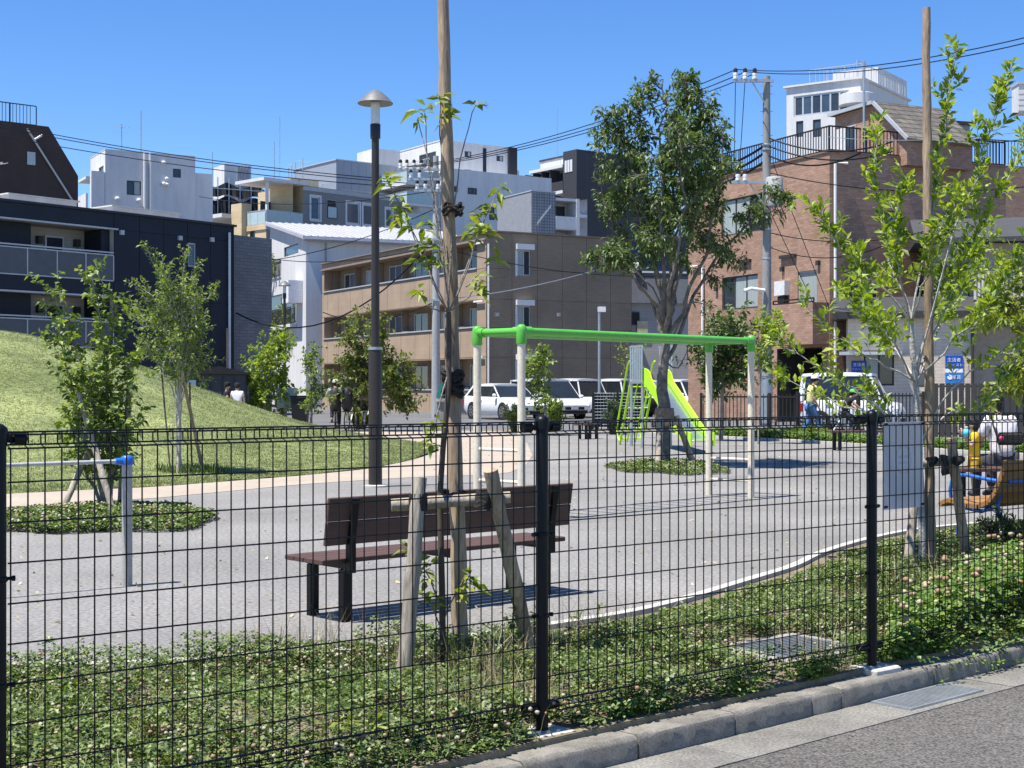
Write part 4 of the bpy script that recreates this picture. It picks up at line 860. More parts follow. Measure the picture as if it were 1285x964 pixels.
shrub('conifer_shrub', 'blue green conical shrub beside the dark mesh fence', 770, 545, 41, 17, 50, 302, leafmat('leaf_bluish', [(.04, .075, .04), (.07, .11, .06), (.10, .14, .08)], .15), .1)
shrub('pale_shrub', 'loose pale green shrub right of the rosemary', 697, 541, 42, 14, 50, 303, lf_mid, .12)
shrub('low_shrub', 'low green shrub under the maple beside the bicycles', 452, 541, 46, 20, 30, 304, lf_yel, .13)
shrub('dark_shrub', 'dark evergreen shrub beside the shed and the round tree', 312, 533, 58, 10, 62, 305, lf_shrub, .18)
shrub('bench_shrub', 'dark leafy shrub beneath the honey coloured bench', 1262, 690, 11.5, 42, 60, 306, leafmat('leaf_dark_shrub', [(.02, .045, .01), (.035, .07, .014), (.06, .10, .02)], .2), .055)
shrub('verge_shrub', 'small weedy shrub beside the far bench', 1020, 560, 36, 26, 20, 307, lf_mid, .1)
# ================================================================ BUILDINGS
class Bld:
    def __init__(s, name, label, u, Y, deg, cat='building', zb=0):
        s.K = Vector(((u-U0)/F*Y, Y, 0)); s.th = rad(deg); s.b = Vector((math.cos(s.th), math.sin(s.th), 0)); s.a = Vector((-math.sin(s.th), math.cos(s.th), 0))
        s.t = thing(name, label, cat, s.K, s.th); s.ops = {'R': [], 'L': []}
    def px(s, f, u, v, d=0):
        k = (u-U0)/F; D, O = (s.b, s.K+s.a*d) if f == 'R' else (s.a, s.K+s.b*d)
        t = (k*O.y-O.x)/(D.x-k*D.y); Y = O.y+t*D.y; return t, CAMH+(HOR-v)/F*Y
    def rect(s, f, u0, v0, u1, v1, d=0):
        um = (u0+u1)/2; a = s.px(f, u0, v0, d)[0]; b = s.px(f, u1, v0, d)[0]; return (min(a, b), max(a, b), s.px(f, um, v1, d)[1], s.px(f, um, v0, d)[1])
    def lp(s, f, t, z, d=0): return Vector((t, d, z)) if f == 'R' else Vector((d, t, z))
    def wall(s, f, s0, s1, z0, z1, mat, ops=(), rev=.14, name='wall', d=0, seams=None, revmat=None):
        ops = [o for o in ops if o[1] > s0 and o[0] < s1]
        def grid(a0, a1, b0, b1):
            X = sorted({a0, a1, *[min(max(q, a0), a1) for o in ops for q in o[:2]]}); Z = sorted({b0, b1, *[min(max(q, b0), b1) for o in ops for q in o[2:4]]})
            for i in range(len(X)-1):
                for j in range(len(Z)-1):
                    cx, cz = (X[i]+X[i+1])/2, (Z[j]+Z[j+1])/2
                    if not any(o[0] < cx < o[1] and o[2] < cz < o[3] for o in ops): yield X[i], X[i+1], Z[j], Z[j+1]
        q = lambda m, a, b, c, e, dd: m.quad(s.lp(f, a, c, dd), s.lp(f, b, c, dd), s.lp(f, b, e, dd), s.lp(f, a, e, dd))
        m = MB()
        for a, b, c, e in grid(s0, s1, z0, z1): q(m, a, b, c, e, d+(.03 if seams else 0))
        for o in ops:
            a, b, c, e = max(o[0], s0), min(o[1], s1), max(o[2], z0), min(o[3], z1); r = d+(o[4] if len(o) > 4 else rev); P_ = lambda t, z, dd: s.lp(f, t, z, dd)
            for (t0, y0), (t1, y1) in (((a, c), (b, c)), ((b, c), (b, e)), ((b, e), (a, e)), ((a, e), (a, c))): m.quad(P_(t0, y0, d), P_(t1, y1, d), P_(t1, y1, r), P_(t0, y0, r))
        w = m.build(name, mat, s.t)
        if seams:
            SX, SZ = seams; g = .014
            for i in range(len(SX)-1):
                for j in range(len(SZ)-1):
                    a0, a1, b0, b1 = max(SX[i], s0)+g, min(SX[i+1], s1)-g, SZ[j]+g, SZ[j+1]-g; m = MB()
                    for a, b, c, e in grid(a0, a1, b0, b1): q(m, a, b, c, e, d)
                    if not m.v: continue
                    for (t0, y0), (t1, y1) in (((a0, b0), (a1, b0)), ((a1, b0), (a1, b1)), ((a1, b1), (a0, b1)), ((a0, b1), (a0, b0))):
                        if not any(o[0] <= (t0+t1)/2 <= o[1] and o[2] <= (y0+y1)/2 <= o[3] for o in ops): m.quad(s.lp(f, t0, y0, d), s.lp(f, t1, y1, d), s.lp(f, t1, y1, d+.03), s.lp(f, t0, y0, d+.03))
                    m.build('wall_panel', mat, w)
        return w
    def shell(s, Lb, La, H, matR, matL=None, z0=-.1, parapet=.0, roofm=None, seamsR=None, seamsL=None):
        s.Lb, s.La, s.H = Lb, La, H
        s.wR = s.wall('R', 0, Lb, z0, H, matR, s.ops['R'], seams=seamsR); s.wL = s.wall('L', 0, La, z0, H, matL or matR, s.ops['L'], seams=seamsL)
        m = MB(); m.quad((Lb, 0, z0), (Lb, La, z0), (Lb, La, H), (Lb, 0, H)); m.quad((Lb, La, z0), (0, La, z0), (0, La, H), (Lb, La, H)); m.build('rear_wall', matR, s.t)
        m = MB(); m.quad((.02, .02, H-parapet), (Lb-.02, .02, H-parapet), (Lb-.02, La-.02, H-parapet), (.02, La-.02, H-parapet)); m.build('roof', roofm or m_conc, s.t)
    def coping(s, mat, h=.08, o=.06, La=None, Lb=None):
        Lb = Lb or s.Lb; La = La or s.La; m = MB(); m.box(-o, Lb+o, -o, .12, s.H, s.H+h); m.box(-o, .12, .12, La+o, s.H+.002, s.H+h); m.box(Lb-.12, Lb+o, .12, La+o, s.H+.001, s.H+h); m.build('coping', mat, s.t)
    def op(s, f, r, depth=.14): s.ops[f].append((*r, depth)); return r
    def win(s, f, r, frame=None, glass=None, split=2, fw=.05, d=.05, sill=None, hood=None, thick=.05):
        frame = frame or m_alu; glass = glass or m_glass; a, b, c, e = r; m = MB()
        def bar(t0, t1, z0, z1, dd0=d, dd1=d+thick):
            if f == 'R': m.box(t0, t1, dd0, dd1, z0, z1)
            else: m.box(dd0, dd1, t0, t1, z0, z1)
        bar(a, b, c, c+fw); bar(a, b, e-fw, e); bar(a, a+fw, c+fw, e-fw); bar(b-fw, b, c+fw, e-fw)
        for k in range(1, split): x = a+(b-a)*k/split; bar(x-fw/2, x+fw/2, c+fw, e-fw)
        w = m.build('window', frame, s.t)
        for k in range(split):
            x0 = a+(b-a)*k/split+fw*.5; x1 = a+(b-a)*(k+1)/split-fw*.5; g = glass[k % len(glass)] if isinstance(glass, (list, tuple)) else glass
            m2 = MB(); dd = d+thick*.6+.006*(k % 2); m2.quad(s.lp(f, x0, c+fw*.5, dd), s.lp(f, x1, c+fw*.5, dd), s.lp(f, x1, e-fw*.5, dd), s.lp(f, x0, e-fw*.5, dd)); m2.build('pane', g, w)
        if sill: s.bar('window_sill', sill, f, a-.05, b+.05, c-.07, c-.005, -.08, .04)
        return w
    def hole(s, f, u0, v0, u1, v1, split=2, frame=None, glass=None, sill=None, fw=.06):   # opening + recessed window from pixels
        r = s.op(f, s.rect(f, u0, v0, u1, v1)); s.win(f, r, frame, glass, split, fw, sill=sill); return r
    def bar(s, name, mat, f, t0, t1, z0, z1, d0, d1, parent=None):
        m = MB(); m.box(*((t0, t1, d0, d1) if f == 'R' else (d0, d1, t0, t1)), z0, z1); return m.build(name, mat, parent or s.t)
    def recess(s, f, r, depth, mat, floor=None):        # room-like recess behind an opening
        a, b, c, e = r; s.op(f, r, .02); q = lambda t, z, d: s.lp(f, t, z, d); m = MB()
        m.quad(q(a, c, depth), q(b, c, depth), q(b, e, depth), q(a, e, depth)); m.quad(q(a, c, .02), q(b, c, .02), q(b, c, depth), q(a, c, depth)); m.quad(q(a, e, .02), q(b, e, .02), q(b, e, depth), q(a, e, depth))
        m.quad(q(a, c, .02), q(a, c, depth), q(a, e, depth), q(a, e, .02)); m.quad(q(b, c, .02), q(b, c, depth), q(b, e, depth), q(b, e, .02)); return m.build('balcony_recess', mat, s.t)
    def rail(s, f, t0, t1, z0, z1, d, mat, kind='bars', pitch=.14, panel=None, post=1.6):
        m = MB()
        def bar(a, b, c, e, d0, d1): m.box(*((a, b, d0, d1) if f == 'R' else (d0, d1, a, b)), c, e)
        bar(t0, t1, z1-.05, z1, d-.03, d+.03); bar(t0, t1, z0, z0+.05, d-.025, d+.025); n = max(1, round((t1-t0)/post))
        for k in range(n+1): x = t0+(t1-t0)*k/n; bar(x-.025, x+.025, z0+.05, z1-.05, d-.02, d+.02)
        if kind == 'bars':
            for k in range(1, int((t1-t0)/pitch)): x = t0+k*pitch; bar(x-.014, x+.014, z0+.05, z1-.05, d-.012, d+.012)
        o = m.build('railing', mat, s.t)
        if kind == 'glass':
            for k in range(n):
                x0, x1 = t0+(t1-t0)*k/n+.03, t0+(t1-t0)*(k+1)/n-.03; m = MB(); m.box(*((x0, x1, d-.006, d+.006) if f == 'R' else (d-.006, d+.006, x0, x1)), z0+.06, z1-.06); m.build('glass_panel', panel or m_frost, o)
        return o
    def pipe(s, f, u, v0, v1, d=-.08, mat=None, r=.05, u2=None):
        t, z0 = s.px(f, u, v1, d); _, z1 = s.px(f, u, v0, d); pts = [s.lp(f, t, z0, d), s.lp(f, t, z1, d)]
        if u2 is not None: t2, _ = s.px(f, u2, v0, d); pts.append(s.lp(f, t2, z1, d))
        return tb('downpipe', mat or m_pipe, s.t, pts, r, 8)
    def vent(s, f, u, v, size=.14, mat=None, d=0):
        t, z = s.px(f, u, v, d); m = MB(); m.box(*((t-size/2, t+size/2, d-.12, d) if f == 'R' else (d-.12, d, t-size/2, t+size/2)), z-size/2, z+size/2); return m.build('vent_hood', mat or m_alu, s.t)
def antenna(parent, p, h, mat=m_galv, yagi=True):
    m = MB(); m.tube([p, p+Vector((0, 0, h))], .035, 6)
    if yagi:
        for k in range(5): c = p+Vector((-.5+.25*k, 0, h*.9)); m.tube([c-Vector((0, .3, 0)), c+Vector((0, .3, 0))], .012, 4)
        m.tube([p+Vector((-.55, 0, h*.9)), p+Vector((.55, 0, h*.9))], .015, 4)
    return m.build('antenna', mat, parent)
# ---- brown three storey flats
m_brown = brickmat('brown_siding', (.27, .21, .15), (.295, .232, .168), (.20, .155, .112), .30, .10, .006, bump=.25)
m_tan2 = brickmat('tan_siding', (.37, .28, .20), (.40, .305, .22), (.31, .23, .165), .9, .45, .006, bump=.15)
B = Bld('apartment_block', 'three storey brown apartment block with tan balcony fronts', 610, 72.6, 29.2)
H = 9.25; LL = 22.3; RR = 8.85
for f, (u0, v0, u1, v1) in (('R', (649, 314, 666, 346)), ('R', (649, 384, 666, 418)), ('R', (649, 452, 666, 485))):
    r = B.hole(f, u0, v0, u1, v1, 2, m_alu, [m_curtain, m_glass]); B.bar('shutter_box', m_pipe, f, r[0]-.12, r[1]+.12, r[3]+.02, r[3]+.30, -.22, -.002); B.bar('window_trim', m_pipe, f, r[0]-.12, r[0]-.01, r[2]-.05, r[3], -.05, .02)
lev = [(7.42, 8.80), (4.42, 5.82), (1.2, 2.85)]
for z0, z1 in lev:
    r = (1.0, LL-.35, z0, z1); B.recess('L', r, .95, m_brown)
B.shell(RR, LL, H, m_brown, m_tan2, seamsR=([0, 1.5, 3.0, 4.5, 6.0, 7.5, RR], [0, 1.45, 2.9, 4.4, 5.85, 7.4, H]), seamsL=([0]+[1.0+1.85*i for i in range(12)]+[LL], [-.05, 1.2, 2.9, 4.4, 5.85, 7.4, 8.8, H]))
B.coping(M('brown_coping', (.23, .185, .15), .6), .07, .12)
for z0, z1 in lev:
    B.bar('parapet_cap', m_alu, 'L', 1.0, LL-.3, z0-.0, z0+.07, -.06, .10)
    for k in range(6):
        t0 = 1.3+k*3.45
        B.win('L', (t0+.35, t0+2.1, z0-.9 if z0 > 3 else z0-.6, z1-.28), m_alu, [m_glassb, m_curtain if k % 3 == 1 else m_glass], 2, .06, d=.86)
        B.bar('partition', m_brown, 'L', t0+3.1, t0+3.18, z0-.8, z1-.02, .55, .93)
        if k % 2 == 0: B.bar('ac_unit', m_pipe, 'L', t0+2.3, t0+3.0, z0-.5, z0+.16, .5, .9)
B.pipe('R', 613, 306, 500); B.bar('eave_band', M('brown_fascia', (.26, .20, .155), .7), 'L', 0, LL, 8.82, 8.9, -.10, -.001)
for v in (306, 379, 449): t, z = B.px('L', 606, v); B.bar('drain_arm', m_pipe, 'L', .1, 1.1, z, z+.09, -.16, -.06)
for u, v in ((623, 395), (700, 395), (740, 330)): B.vent('R', u, v, .18)
B.bar('base_plinth', m_conc, 'R', 0, RR, -.05, .45, -.03, -.002)
# ---- brick house on the right
m_brick = brickmat('brown_brick', (.30, .18, .127), (.40, .258, .185), (.27, .175, .13), .24, .09, .008)
B = Bld('brick_house', 'tall reddish brown brick house with railed roof terrace', 1041, 53, 25.3)
H = 10.05; La = 9.7; Lb = 8.6
B.hole('L', 906, 346, 951, 388, 3, m_dframe, [m_curtain, m_curtain, m_glass]); B.hole('L', 905, 247, 958, 293, 3, m_dframe, [m_glass, m_curtain, m_curtain]); B.hole('L', 1001, 340, 1025, 384, 1, m_alu, m_curtain)
B.hole('R', 1062, 355, 1100, 378, 2, m_dframe, m_glassb); B.hole('R', 1110, 265, 1130, 285, 1, m_dframe, m_glass); B.hole('R', 1150, 355, 1166, 378, 1, m_dframe, m_glass)
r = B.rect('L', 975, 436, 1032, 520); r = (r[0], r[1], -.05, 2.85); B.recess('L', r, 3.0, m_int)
B.shell(Lb, La, H, m_brick, parapet=.35)
B.coping(M('brick_coping', (.22, .14, .10), .7), .06, .05)
for f, L in (('L', La), ('R', Lb)): B.rail(f, .0 if f == 'R' else .06, L, H+.07, H+1.0, .04, m_dark, 'bars', .16, post=1.9)
# overhanging bay with the small balcony
m = MB(); zt, zb = B.px('L', 1010, 380, -.75)[1], 2.95; ye = B.px('L', 969, 400, -.75)[0]
m.box(-.75, -.002, .02, ye, zb, zb+.12).box(-.75, -.62, .02, ye, zb+.12, zt).box(-.62, -.002, .02, .15, zb+.12, zt).box(-.62, -.002, ye-.13, ye, zb+.12, zt); m.build('bay_balcony', m_brick, B.t)
B.rail('L', .02, ye, zt, zt+.18, -.7, m_dark, 'plain', post=1.0)
B.bar('gas_heater', m_whitep, 'L', *sorted((B.px('L', 978, 353)[0], B.px('L', 991, 353)[0])), B.px('L', 985, 371)[1], B.px('L', 985, 353)[1], -.25, -.003); B.bar('heater_bracket', m_dark, 'L', B.px('L', 989, 353)[0], B.px('L', 981, 353)[0], B.px('L', 985, 381)[1], B.px('L', 985, 372)[1], -.2, -.003)
t_, z_ = B.px('R', 1046, 205); tb('downpipe', m_pipe, B.t, [(t_, -.1, .5), (t_, -.1, z_), (t_+.55, -.1, z_+.02)], .055, 8)
t_, z_ = B.px('L', 884, 333); tb('downpipe', m_pipe, B.t, [(-.1, t_, 2.2), (-.1, t_, z_), (-.1, t_+.9, z_)], .05, 8)
for u, v in ((900, 363), (983, 338), (1028, 330), (935, 331)): B.vent('L', u, v, .17, m_dframe)
for u, v, w in ((935, 328, .9), (990, 322, 1.0)): t_, z_ = B.px('L', u, v); B.bar('awning_bracket', m_dframe, 'L', t_-w/2, t_+w/2, z_-.06, z_+.06, -.12, -.002)
# roof room with its gable and tiled slope
px_ = 3.3; q = lambda u, v: B.px('L', u, v, px_)
ya = q(1099, 131)[0]; zr = q(1099, 131)[1]; yr = q(1138, 172)[0]; zR = q(1138, 172)[1]; yl = q(1048, 146)[0]; zL = q(1048, 146)[1]
m = MB(); m.prism([(px_, yr, H-.3), (px_, yr, zR), (px_, ya, zr), (px_, yl, zL), (px_, yl, H-.3)], (3.2, 0, 0)); m.build('roof_room', m_brick, B.t)
m_tile = brickmat('slate_tile', (.10, .09, .08), (.17, .155, .13), (.05, .045, .04), .45, .22, .02, bump=.8)
def slope(y0, z0, y1, z1):
    d = Vector((0, y1-y0, z1-z0)).normalized(); n = Vector((0, -d.z, d.y)); n = n if n.z > 0 else -n
    a, b = Vector((px_-.15, y0, z0))-d*.0, Vector((px_-.15, y1, z1))+d*.25; m = MB(); m.prism([a+n*.01, b+n*.01, b+n*.10, a+n*.10], (3.5, 0, 0)); o = m.build('tile_roof', m_tile, B.t)
    m = MB(); m.prism([a+n*.0+Vector((-.06, 0, 0)), b+Vector((-.06, 0, 0)), b+n*.14+Vector((-.06, 0, 0)), a+n*.14+Vector((-.06, 0, 0))], (.06, 0, 0)); m.build('barge_board', m_alu, B.t)
slope(ya, zr, yr, zR); slope(ya, zr, yl, zL)
yw = q(1070, 165); B.win('L', (q(1075, 160)[0], q(1060, 160)[0], H+.6, H+1.7), m_alu, m_glass, 2, .05, d=px_-.05)
B.bar('laundry', m_whitep, 'L', q(1097, 180)[0], q(1086, 180)[0], H+.35, H+1.3, px_-1.4, px_-1.36); m = MB(); p_ = Vector((px_-.3, q(1092, 150)[0], H-.2)); m.tube([p_, p_+Vector((0, 0, 4.2))], .05, 8); m.build('mast', m_galv, B.t)
# ---- navy flats on the left
m_navy = M('navy_siding', (.014, .020, .032), .6, var=.12, scale=.7, spec=.35); m_lsid = brickmat('light_siding', (.40, .385, .36), (.43, .41, .385), (.32, .31, .29), 3.0, .16, .008, bump=.2)
B = Bld('navy_apartments', 'dark navy apartment building with recessed balconies behind the mound', -105, 56.1, 51.3)
Lb = 16.0; H = 9.03; bs = B.px('R', 143, 300)[0]
z_u1 = B.px('R', 143, 288)[1]; z_u0 = B.px('R', 143, 352)[1]; z_l1 = B.px('R', 143, 373)[1]; z_l0 = z_u0-2.95
for z0, z1 in ((z_u0, z_u1), (z_l0, z_l1)): B.recess('R', (.5, bs, z0, z1), 1.6, m_lsid)
B.hole('R', 236, 305, 246, 335, 1, m_alu, m_glassb); B.hole('R', 236, 385, 246, 412, 1, m_alu, m_glassb)
B.shell(Lb, 9, H, m_navy, seamsR=([0]+[bs+i*1.35 for i in range(0, 8)][:6]+[Lb], [-.05, z_l0, z_l1, z_u0, z_u1, H])); B.coping(M('navy_coping', (.03, .035, .045), .5), .10, .10)
for z0, z1 in ((z_u0, z_u1), (z_l0, z_l1)):
    B.rail('R', .6, bs-.05, z0-.05, z0+1.12, -.03, m_alu, 'glass', post=1.35, panel=M('smoked_panel', (.10, .11, .125), .35)); B.bar('handrail', m_alu, 'R', .6, bs-.05, z0+1.18, z0+1.24, -.06, 0)
    s0 = B.px('R', 55, 300, 1.6)[0]; s1 = B.px('R', 79, 300, 1.6)[0]; B.win('R', (s0, s1, z0+.02, z1-.35), m_alu, m_navy, 1, .08, d=1.5); B.bar('wing_wall', m_navy, 'R', .5, B.px('R', 38, 300, .8)[0], z0, z1-.01, .75, 1.55)
    for u in (49, 96, 116): t_, _ = B.px('R', u, 300, 1.5); B.bar('wall_lamp', m_dframe, 'R', t_-.12, t_+.12, z1-.75, z1-.42, 1.35, 1.58)
    B.bar('soffit_edge', m_alu, 'R', .5, bs+.2, z1-.02, z1+.05, -.06, .03); B.bar('corner_post', m_navy, 'R', bs-.45, bs-.02, z0, z1-.03, .3, 1.55)
B.pipe('R', 288, 292, 500, -.1, m_pipe, .06); B.pipe('R', 285, 412, 470, -.25, m_wood_pole, .05)
for u, v in ((152, 292), (225, 299), (265, 301)): B.vent('R', u, v, .2)
m_gbrick = brickmat('grey_brick', (.17, .175, .185), (.21, .215, .225), (.12, .12, .125), .5, .16, .012)
m = MB(); m.box(Lb+.02, Lb+3.2, .9, 9, -.1, H-.25); m.build('rear_wing', m_gbrick, B.t)
for s0, s1 in ((B.px('R', 25, 250)[0], B.px('R', 110, 250)[0]), (B.px('R', 155, 270)[0], B.px('R', 238, 270)[0])):   # low roof hatches
    m = MB(); m.box(s0, s1, .8, 2.4, H-.05, H+.42); m.box(s0-.1, s1+.1, .7, 2.5, H+.421, H+.48); m.build('roof_unit', m_white, B.t)
antenna(B.t, Vector((B.px('R', 17, 200)[0], 1.5, H)), 2.0)
# ---- dark mansard building, far left
m_umber = M('umber_siding', (.058, .040, .034), .7, var=.15, scale=1.0, bump=.2, bs=8)
B = Bld('mansard_building', 'dark brown building with sloped upper wall and roof railing at the left edge', -150, 76, 40)
p = lambda u, v: B.px('R', u, v); s98, z98 = p(98, 221); s60, z60 = p(61, 159)
m = MB(); m.prism([(-2, 0, 0), (s98, 0, 0), (s98, 0, z98), (s60, 0, z60), (-2, 0, z60)], (0, 9, 0)); m.build('wall', m_umber, B.t)
B.win('R', B.rect('R', 34, 191, 44, 207), m_alu, m_frost, 1, .08, d=-.05)
B.rail('R', -2, s60-.6, z60+.02, z60+1.15, .3, m_dark, 'bars', .2, post=1.5)
m = MB(); m.box(-2, p(4, 120)[0], 1, 4, z60, p(0, 88)[1]); m.build('stair_tower', m_conc, B.t)
t0 = p(33, 162); t1 = p(92, 255); tb('drainpipe', m_alu, B.t, [(t0[0], -.1, t0[1]), (t1[0], -.1, t1[1])], .06, 6); t2 = p(52, 170); t3 = p(42, 176); tb('pipe_branch', m_pipe, B.t, [(t2[0], -.1, t2[1]), (t3[0], -.1, t3[1])], .06, 6)
# ---- white block behind the navy flats
B = Bld('white_block', 'plain white rendered block with slim rooftop aerials', 132, 100, 29)
H = B.px('R', 132, 188)[1]; Lb = B.px('R', 245, 200)[0]; La = 4.5
B.hole('R', 159, 227, 177, 245, 2, m_dframe, [m_glass, m_curtain]); B.hole('R', 217, 212, 227, 223, 1, m_dframe, m_glass); B.hole('L', 124, 209, 130, 222, 1, m_dframe, m_glass)
B.shell(Lb, La, H, m_white); B.coping(m_white, .05, .02)
for u in (181.5, 188.5): B.pipe('R', u, 192, 290, -.12, m_whitep, .10)
for u, v in ((205, 205), (209.5, 225), (205, 231.5), (210, 232), (147, 250), (174, 252)): t_, z_ = B.px('R', u, v); m = MB(); m.ball((t_, -.10, z_), .17, .14, .17, 8, 6); m.build('vent_hood', m_whitep, B.t, True)
m = MB(); a_ = B.px('R', 245, 216); e_ = B.px('R', 269, 220); m.box(Lb+.02, e_[0], .4, 4, 0, a_[1]); m.build('side_wing', m_white, B.t)
m = MB(); zz = B.px('L', 118, 232)[1]; m.box(-1.2, -.02, .6, 3.2, zz, zz+.18); m.box(-1.2, -1.05, .6, 3.2, 0, zz-1.0); m.build('side_balcony', m_white, B.t)
m = MB(); m.box(-.95, -.03, -.0, .45, 0, B.px('L', 122, 221)[1]); m.build('fin_wall', m_white, B.t)
for u, v in ((157, 153), (181.5, 136)): t_, z_ = B.px('R', u, v); antenna(B.t, Vector((t_, 1, H)), z_-H, m_galv, u < 160)
# ---- building wrapped in dark netting
m_net = M('black_netting', (.018, .019, .022), .9, var=.4, scale=1.2, bump=1, bs=3)
B = Bld('netted_building', 'old building wrapped in black scaffold netting behind the white block', 262, 128, 30)
H = B.px('R', 300, 240)[1]; Lb = B.px('R', 352, 240)[0]
B.shell(Lb, 8, H-1.5, M('dull_grey', (.20, .20, .20), .9)); z1 = H
m = MB(); N = 26
for k in range(N):
    x0, x1 = -1.5+(Lb+1.5)*k/N, -1.5+(Lb+1.5)*(k+1)/N; d0, d1 = -.5+.22*math.sin(k*1.9), -.5+.22*math.sin((k+1)*1.9); s0 = .5*math.sin(k*.8); s1_ = .5*math.sin((k+1)*.8)
    for a, b in ((9.5, 11.8), (12.2, 14.4), (14.8, z1-.8), (z1-.6, z1+.4)): m.quad((x0, d0, a+s0*.3), (x1, d1, a+s1_*.3), (x1, d1*.7, b+s1_*.5), (x0, d0*.7, b+s0*.5))
m.build('netting', m_net, B.t)
m = MB()
for k in range(9): x = -1.5+(Lb+1.5)*k/8; m.tube([(x, -.8, 0), (x, -.8, z1+1.0)], .05, 5)
for z in (9, 12, 14.6, z1): m.tube([(-1.6, -.82, z), (Lb, -.82, z)], .05, 5)
m.build('scaffold', m_galv, B.t)
r = B.rect('R', 286, 205, 320, 240); m = MB(); m.box(r[0], r[1], 1, 4, H-2, r[3]); m.build('roof_room', m_white, B.t)
for k in range(4): B.bar('roof_room_panel', M('grey_sheet', (.36, .37, .38), .5), 'R', r[0]+1.2+k*(r[1]-r[0]-1.3)/4, r[0]+1.2+(k+1)*(r[1]-r[0]-1.3)/4-.08, H-1.8, r[3]-.12, .93, .998)
antenna(B.t, Vector((B.px('R', 271, 200)[0], 1, H)), 3.5, m_galv, False); antenna(B.t, Vector((B.px('R', 349, 200)[0], 1, H-1.5)), 6.5, m_galv, False)
# ---- grey and cream terrace house
m_grey = M('warm_grey_render', (.225, .225, .22), .8, var=.06, scale=.7); m_cream = brickmat('cream_tile', (.58, .455, .28), (.61, .48, .30), (.46, .37, .24), .9, .45, .012, bump=.2)
B = Bld('terrace_house', 'cream and grey house with glass railed roof terrace and rooftop aerials', 334, 112, 46)
zf = B.px('R', 337, 278)[1]; zt = B.px('R', 380, 233)[1]; La = B.px('L', 305, 260)[0]; Lb = B.px('R', 505, 260)[0]; xs0 = B.px('R', 380, 250)[0]
B.hole('L', 313.5, 290, 320, 305, 1, m_dframe, m_glass)
B.shell(Lb, La, zf-.6, m_grey, m_cream)
wops = [B.rect('R', 390, 247, 401.5, 276), B.rect('R', 411, 251, 422.5, 274.5), B.rect('R', 435, 254.5, 451, 281), B.rect('R', 455.5, 257, 470, 283), B.rect('R', 484, 262, 492, 285)]
B.wall('R', xs0, Lb, zf-.6, zt, m_grey, wops); B.wall('L', 0, La, zf-.6, zt, m_cream, (), d=2.6)
m = MB(); m.quad((xs0, 0, zf), (xs0, 6, zf), (xs0, 6, zt), (xs0, 0, zt)); m.quad((2.6, 3.0, zf), (xs0, 3.0, zf), (xs0, 3.0, zt), (2.6, 3.0, zt)); m.build('terrace_wall', m_cream, B.t)
for i, r in enumerate(wops):
    B.win('R', r, m_whitep, [m_glassb, m_glass] if i != 1 else m_int, 1, .10 if i != 1 else .03)
    if i != 1:
        for a, b, c, e in ((r[0]-.14, r[1]+.14, r[3], r[3]+.14), (r[0]-.14, r[1]+.14, r[2]-.14, r[2]), (r[0]-.14, r[0], r[2], r[3]), (r[1], r[1]+.14, r[2], r[3])): B.bar('window_trim', m_whitep, 'R', a, b, c, e, -.04, -.002)
    else: B.rail('R', r[0], r[1], r[2], r[2]+1.0, -.03, m_dframe, 'glass', post=.8)
B.bar('cornice', M('pale_grey_band', (.42, .43, .45), .7), 'R', xs0, Lb, zt-.35, zt-.05, -.06, -.002); B.bar('floor_band', M('pale_grey_band2', (.40, .41, .43), .7), 'R', -.08, Lb, zf-.62, zf-.2, -.09, -.002); B.bar('floor_band', m_cream, 'L', .0, La, zf-.62, zf-.2, -.09, -.003)
m = MB(); m.box(-.55, xs0+.3, -.45, La+.3, zt-.02, zt+.22); m.build('terrace_roof', m_white, B.t)
m = MB(); m.quad((xs0, 0, zt+.02), (Lb, 0, zt+.02), (Lb, 6.5, zt+1.1), (xs0, 6.5, zt+1.1)); m.build('roof_sheet', M('pale_lime_roof', (.62, .62, .44), .8), B.t)
B.win('R', (1.6, 3.4, zf+.1, zf+2.0), m_dframe, m_glassb, 2, .07, d=2.92); m = MB(); m.box(.10, .28, .05, .25, zf-.2, zt-.02); m.build('column', m_whitep, B.t)
B.rail('R', 0, xs0-.05, zf-.18, zf+.92, -.02, m_alu, 'glass', post=1.2); B.rail('L', .1, La, zf-.18, zf+.92, -.02, m_alu, 'glass', post=1.1, panel=m_frost)
B.bar('chimney_stack', m_cream, 'L', La-.5, La+.9, zf-3, zf+1.6, -.5, .4); B.bar('roof_edge', m_white, 'L', La+.9, La+6.5, zt-2.6, zt-2.3, -1.4, 2.0); B.rail('L', La+1, La+6, zf-2.4, zf-1.2, -.8, m_alu, 'glass', post=1.3); B.bar('rear_wing', m_cream, 'L', La+1, La+7, 0, zf-2.4, -.7, 3)
zb_ = B.px('R', 345, 310)[1]; B.bar('side_balcony', M('balcony_grey', (.33, .34, .35), .7), 'R', .1, 2.2, zb_-.9, zb_-.7, -1.0, -.01); B.rail('R', .1, 2.2, zb_-.7, zb_+.3, -.95, m_alu, 'glass', post=1.0)
for u, v, yg in ((351, 148, False), (371, 205, True), (380, 200, True), (366, 210, True), (362, 212, False)): t_, z_ = B.px('R', u, v, 3); antenna(B.t, Vector((t_, 3, zt+.1)), max(1, z_-zt), m_galv, yg)
for u in (367, 377, 390): t_, z_ = B.px('R', u, 228, 3); bx('roof_unit', m_conc, B.t, t_-.5, t_+.5, 2.6, 3.4, zt+.2, zt+1.0)
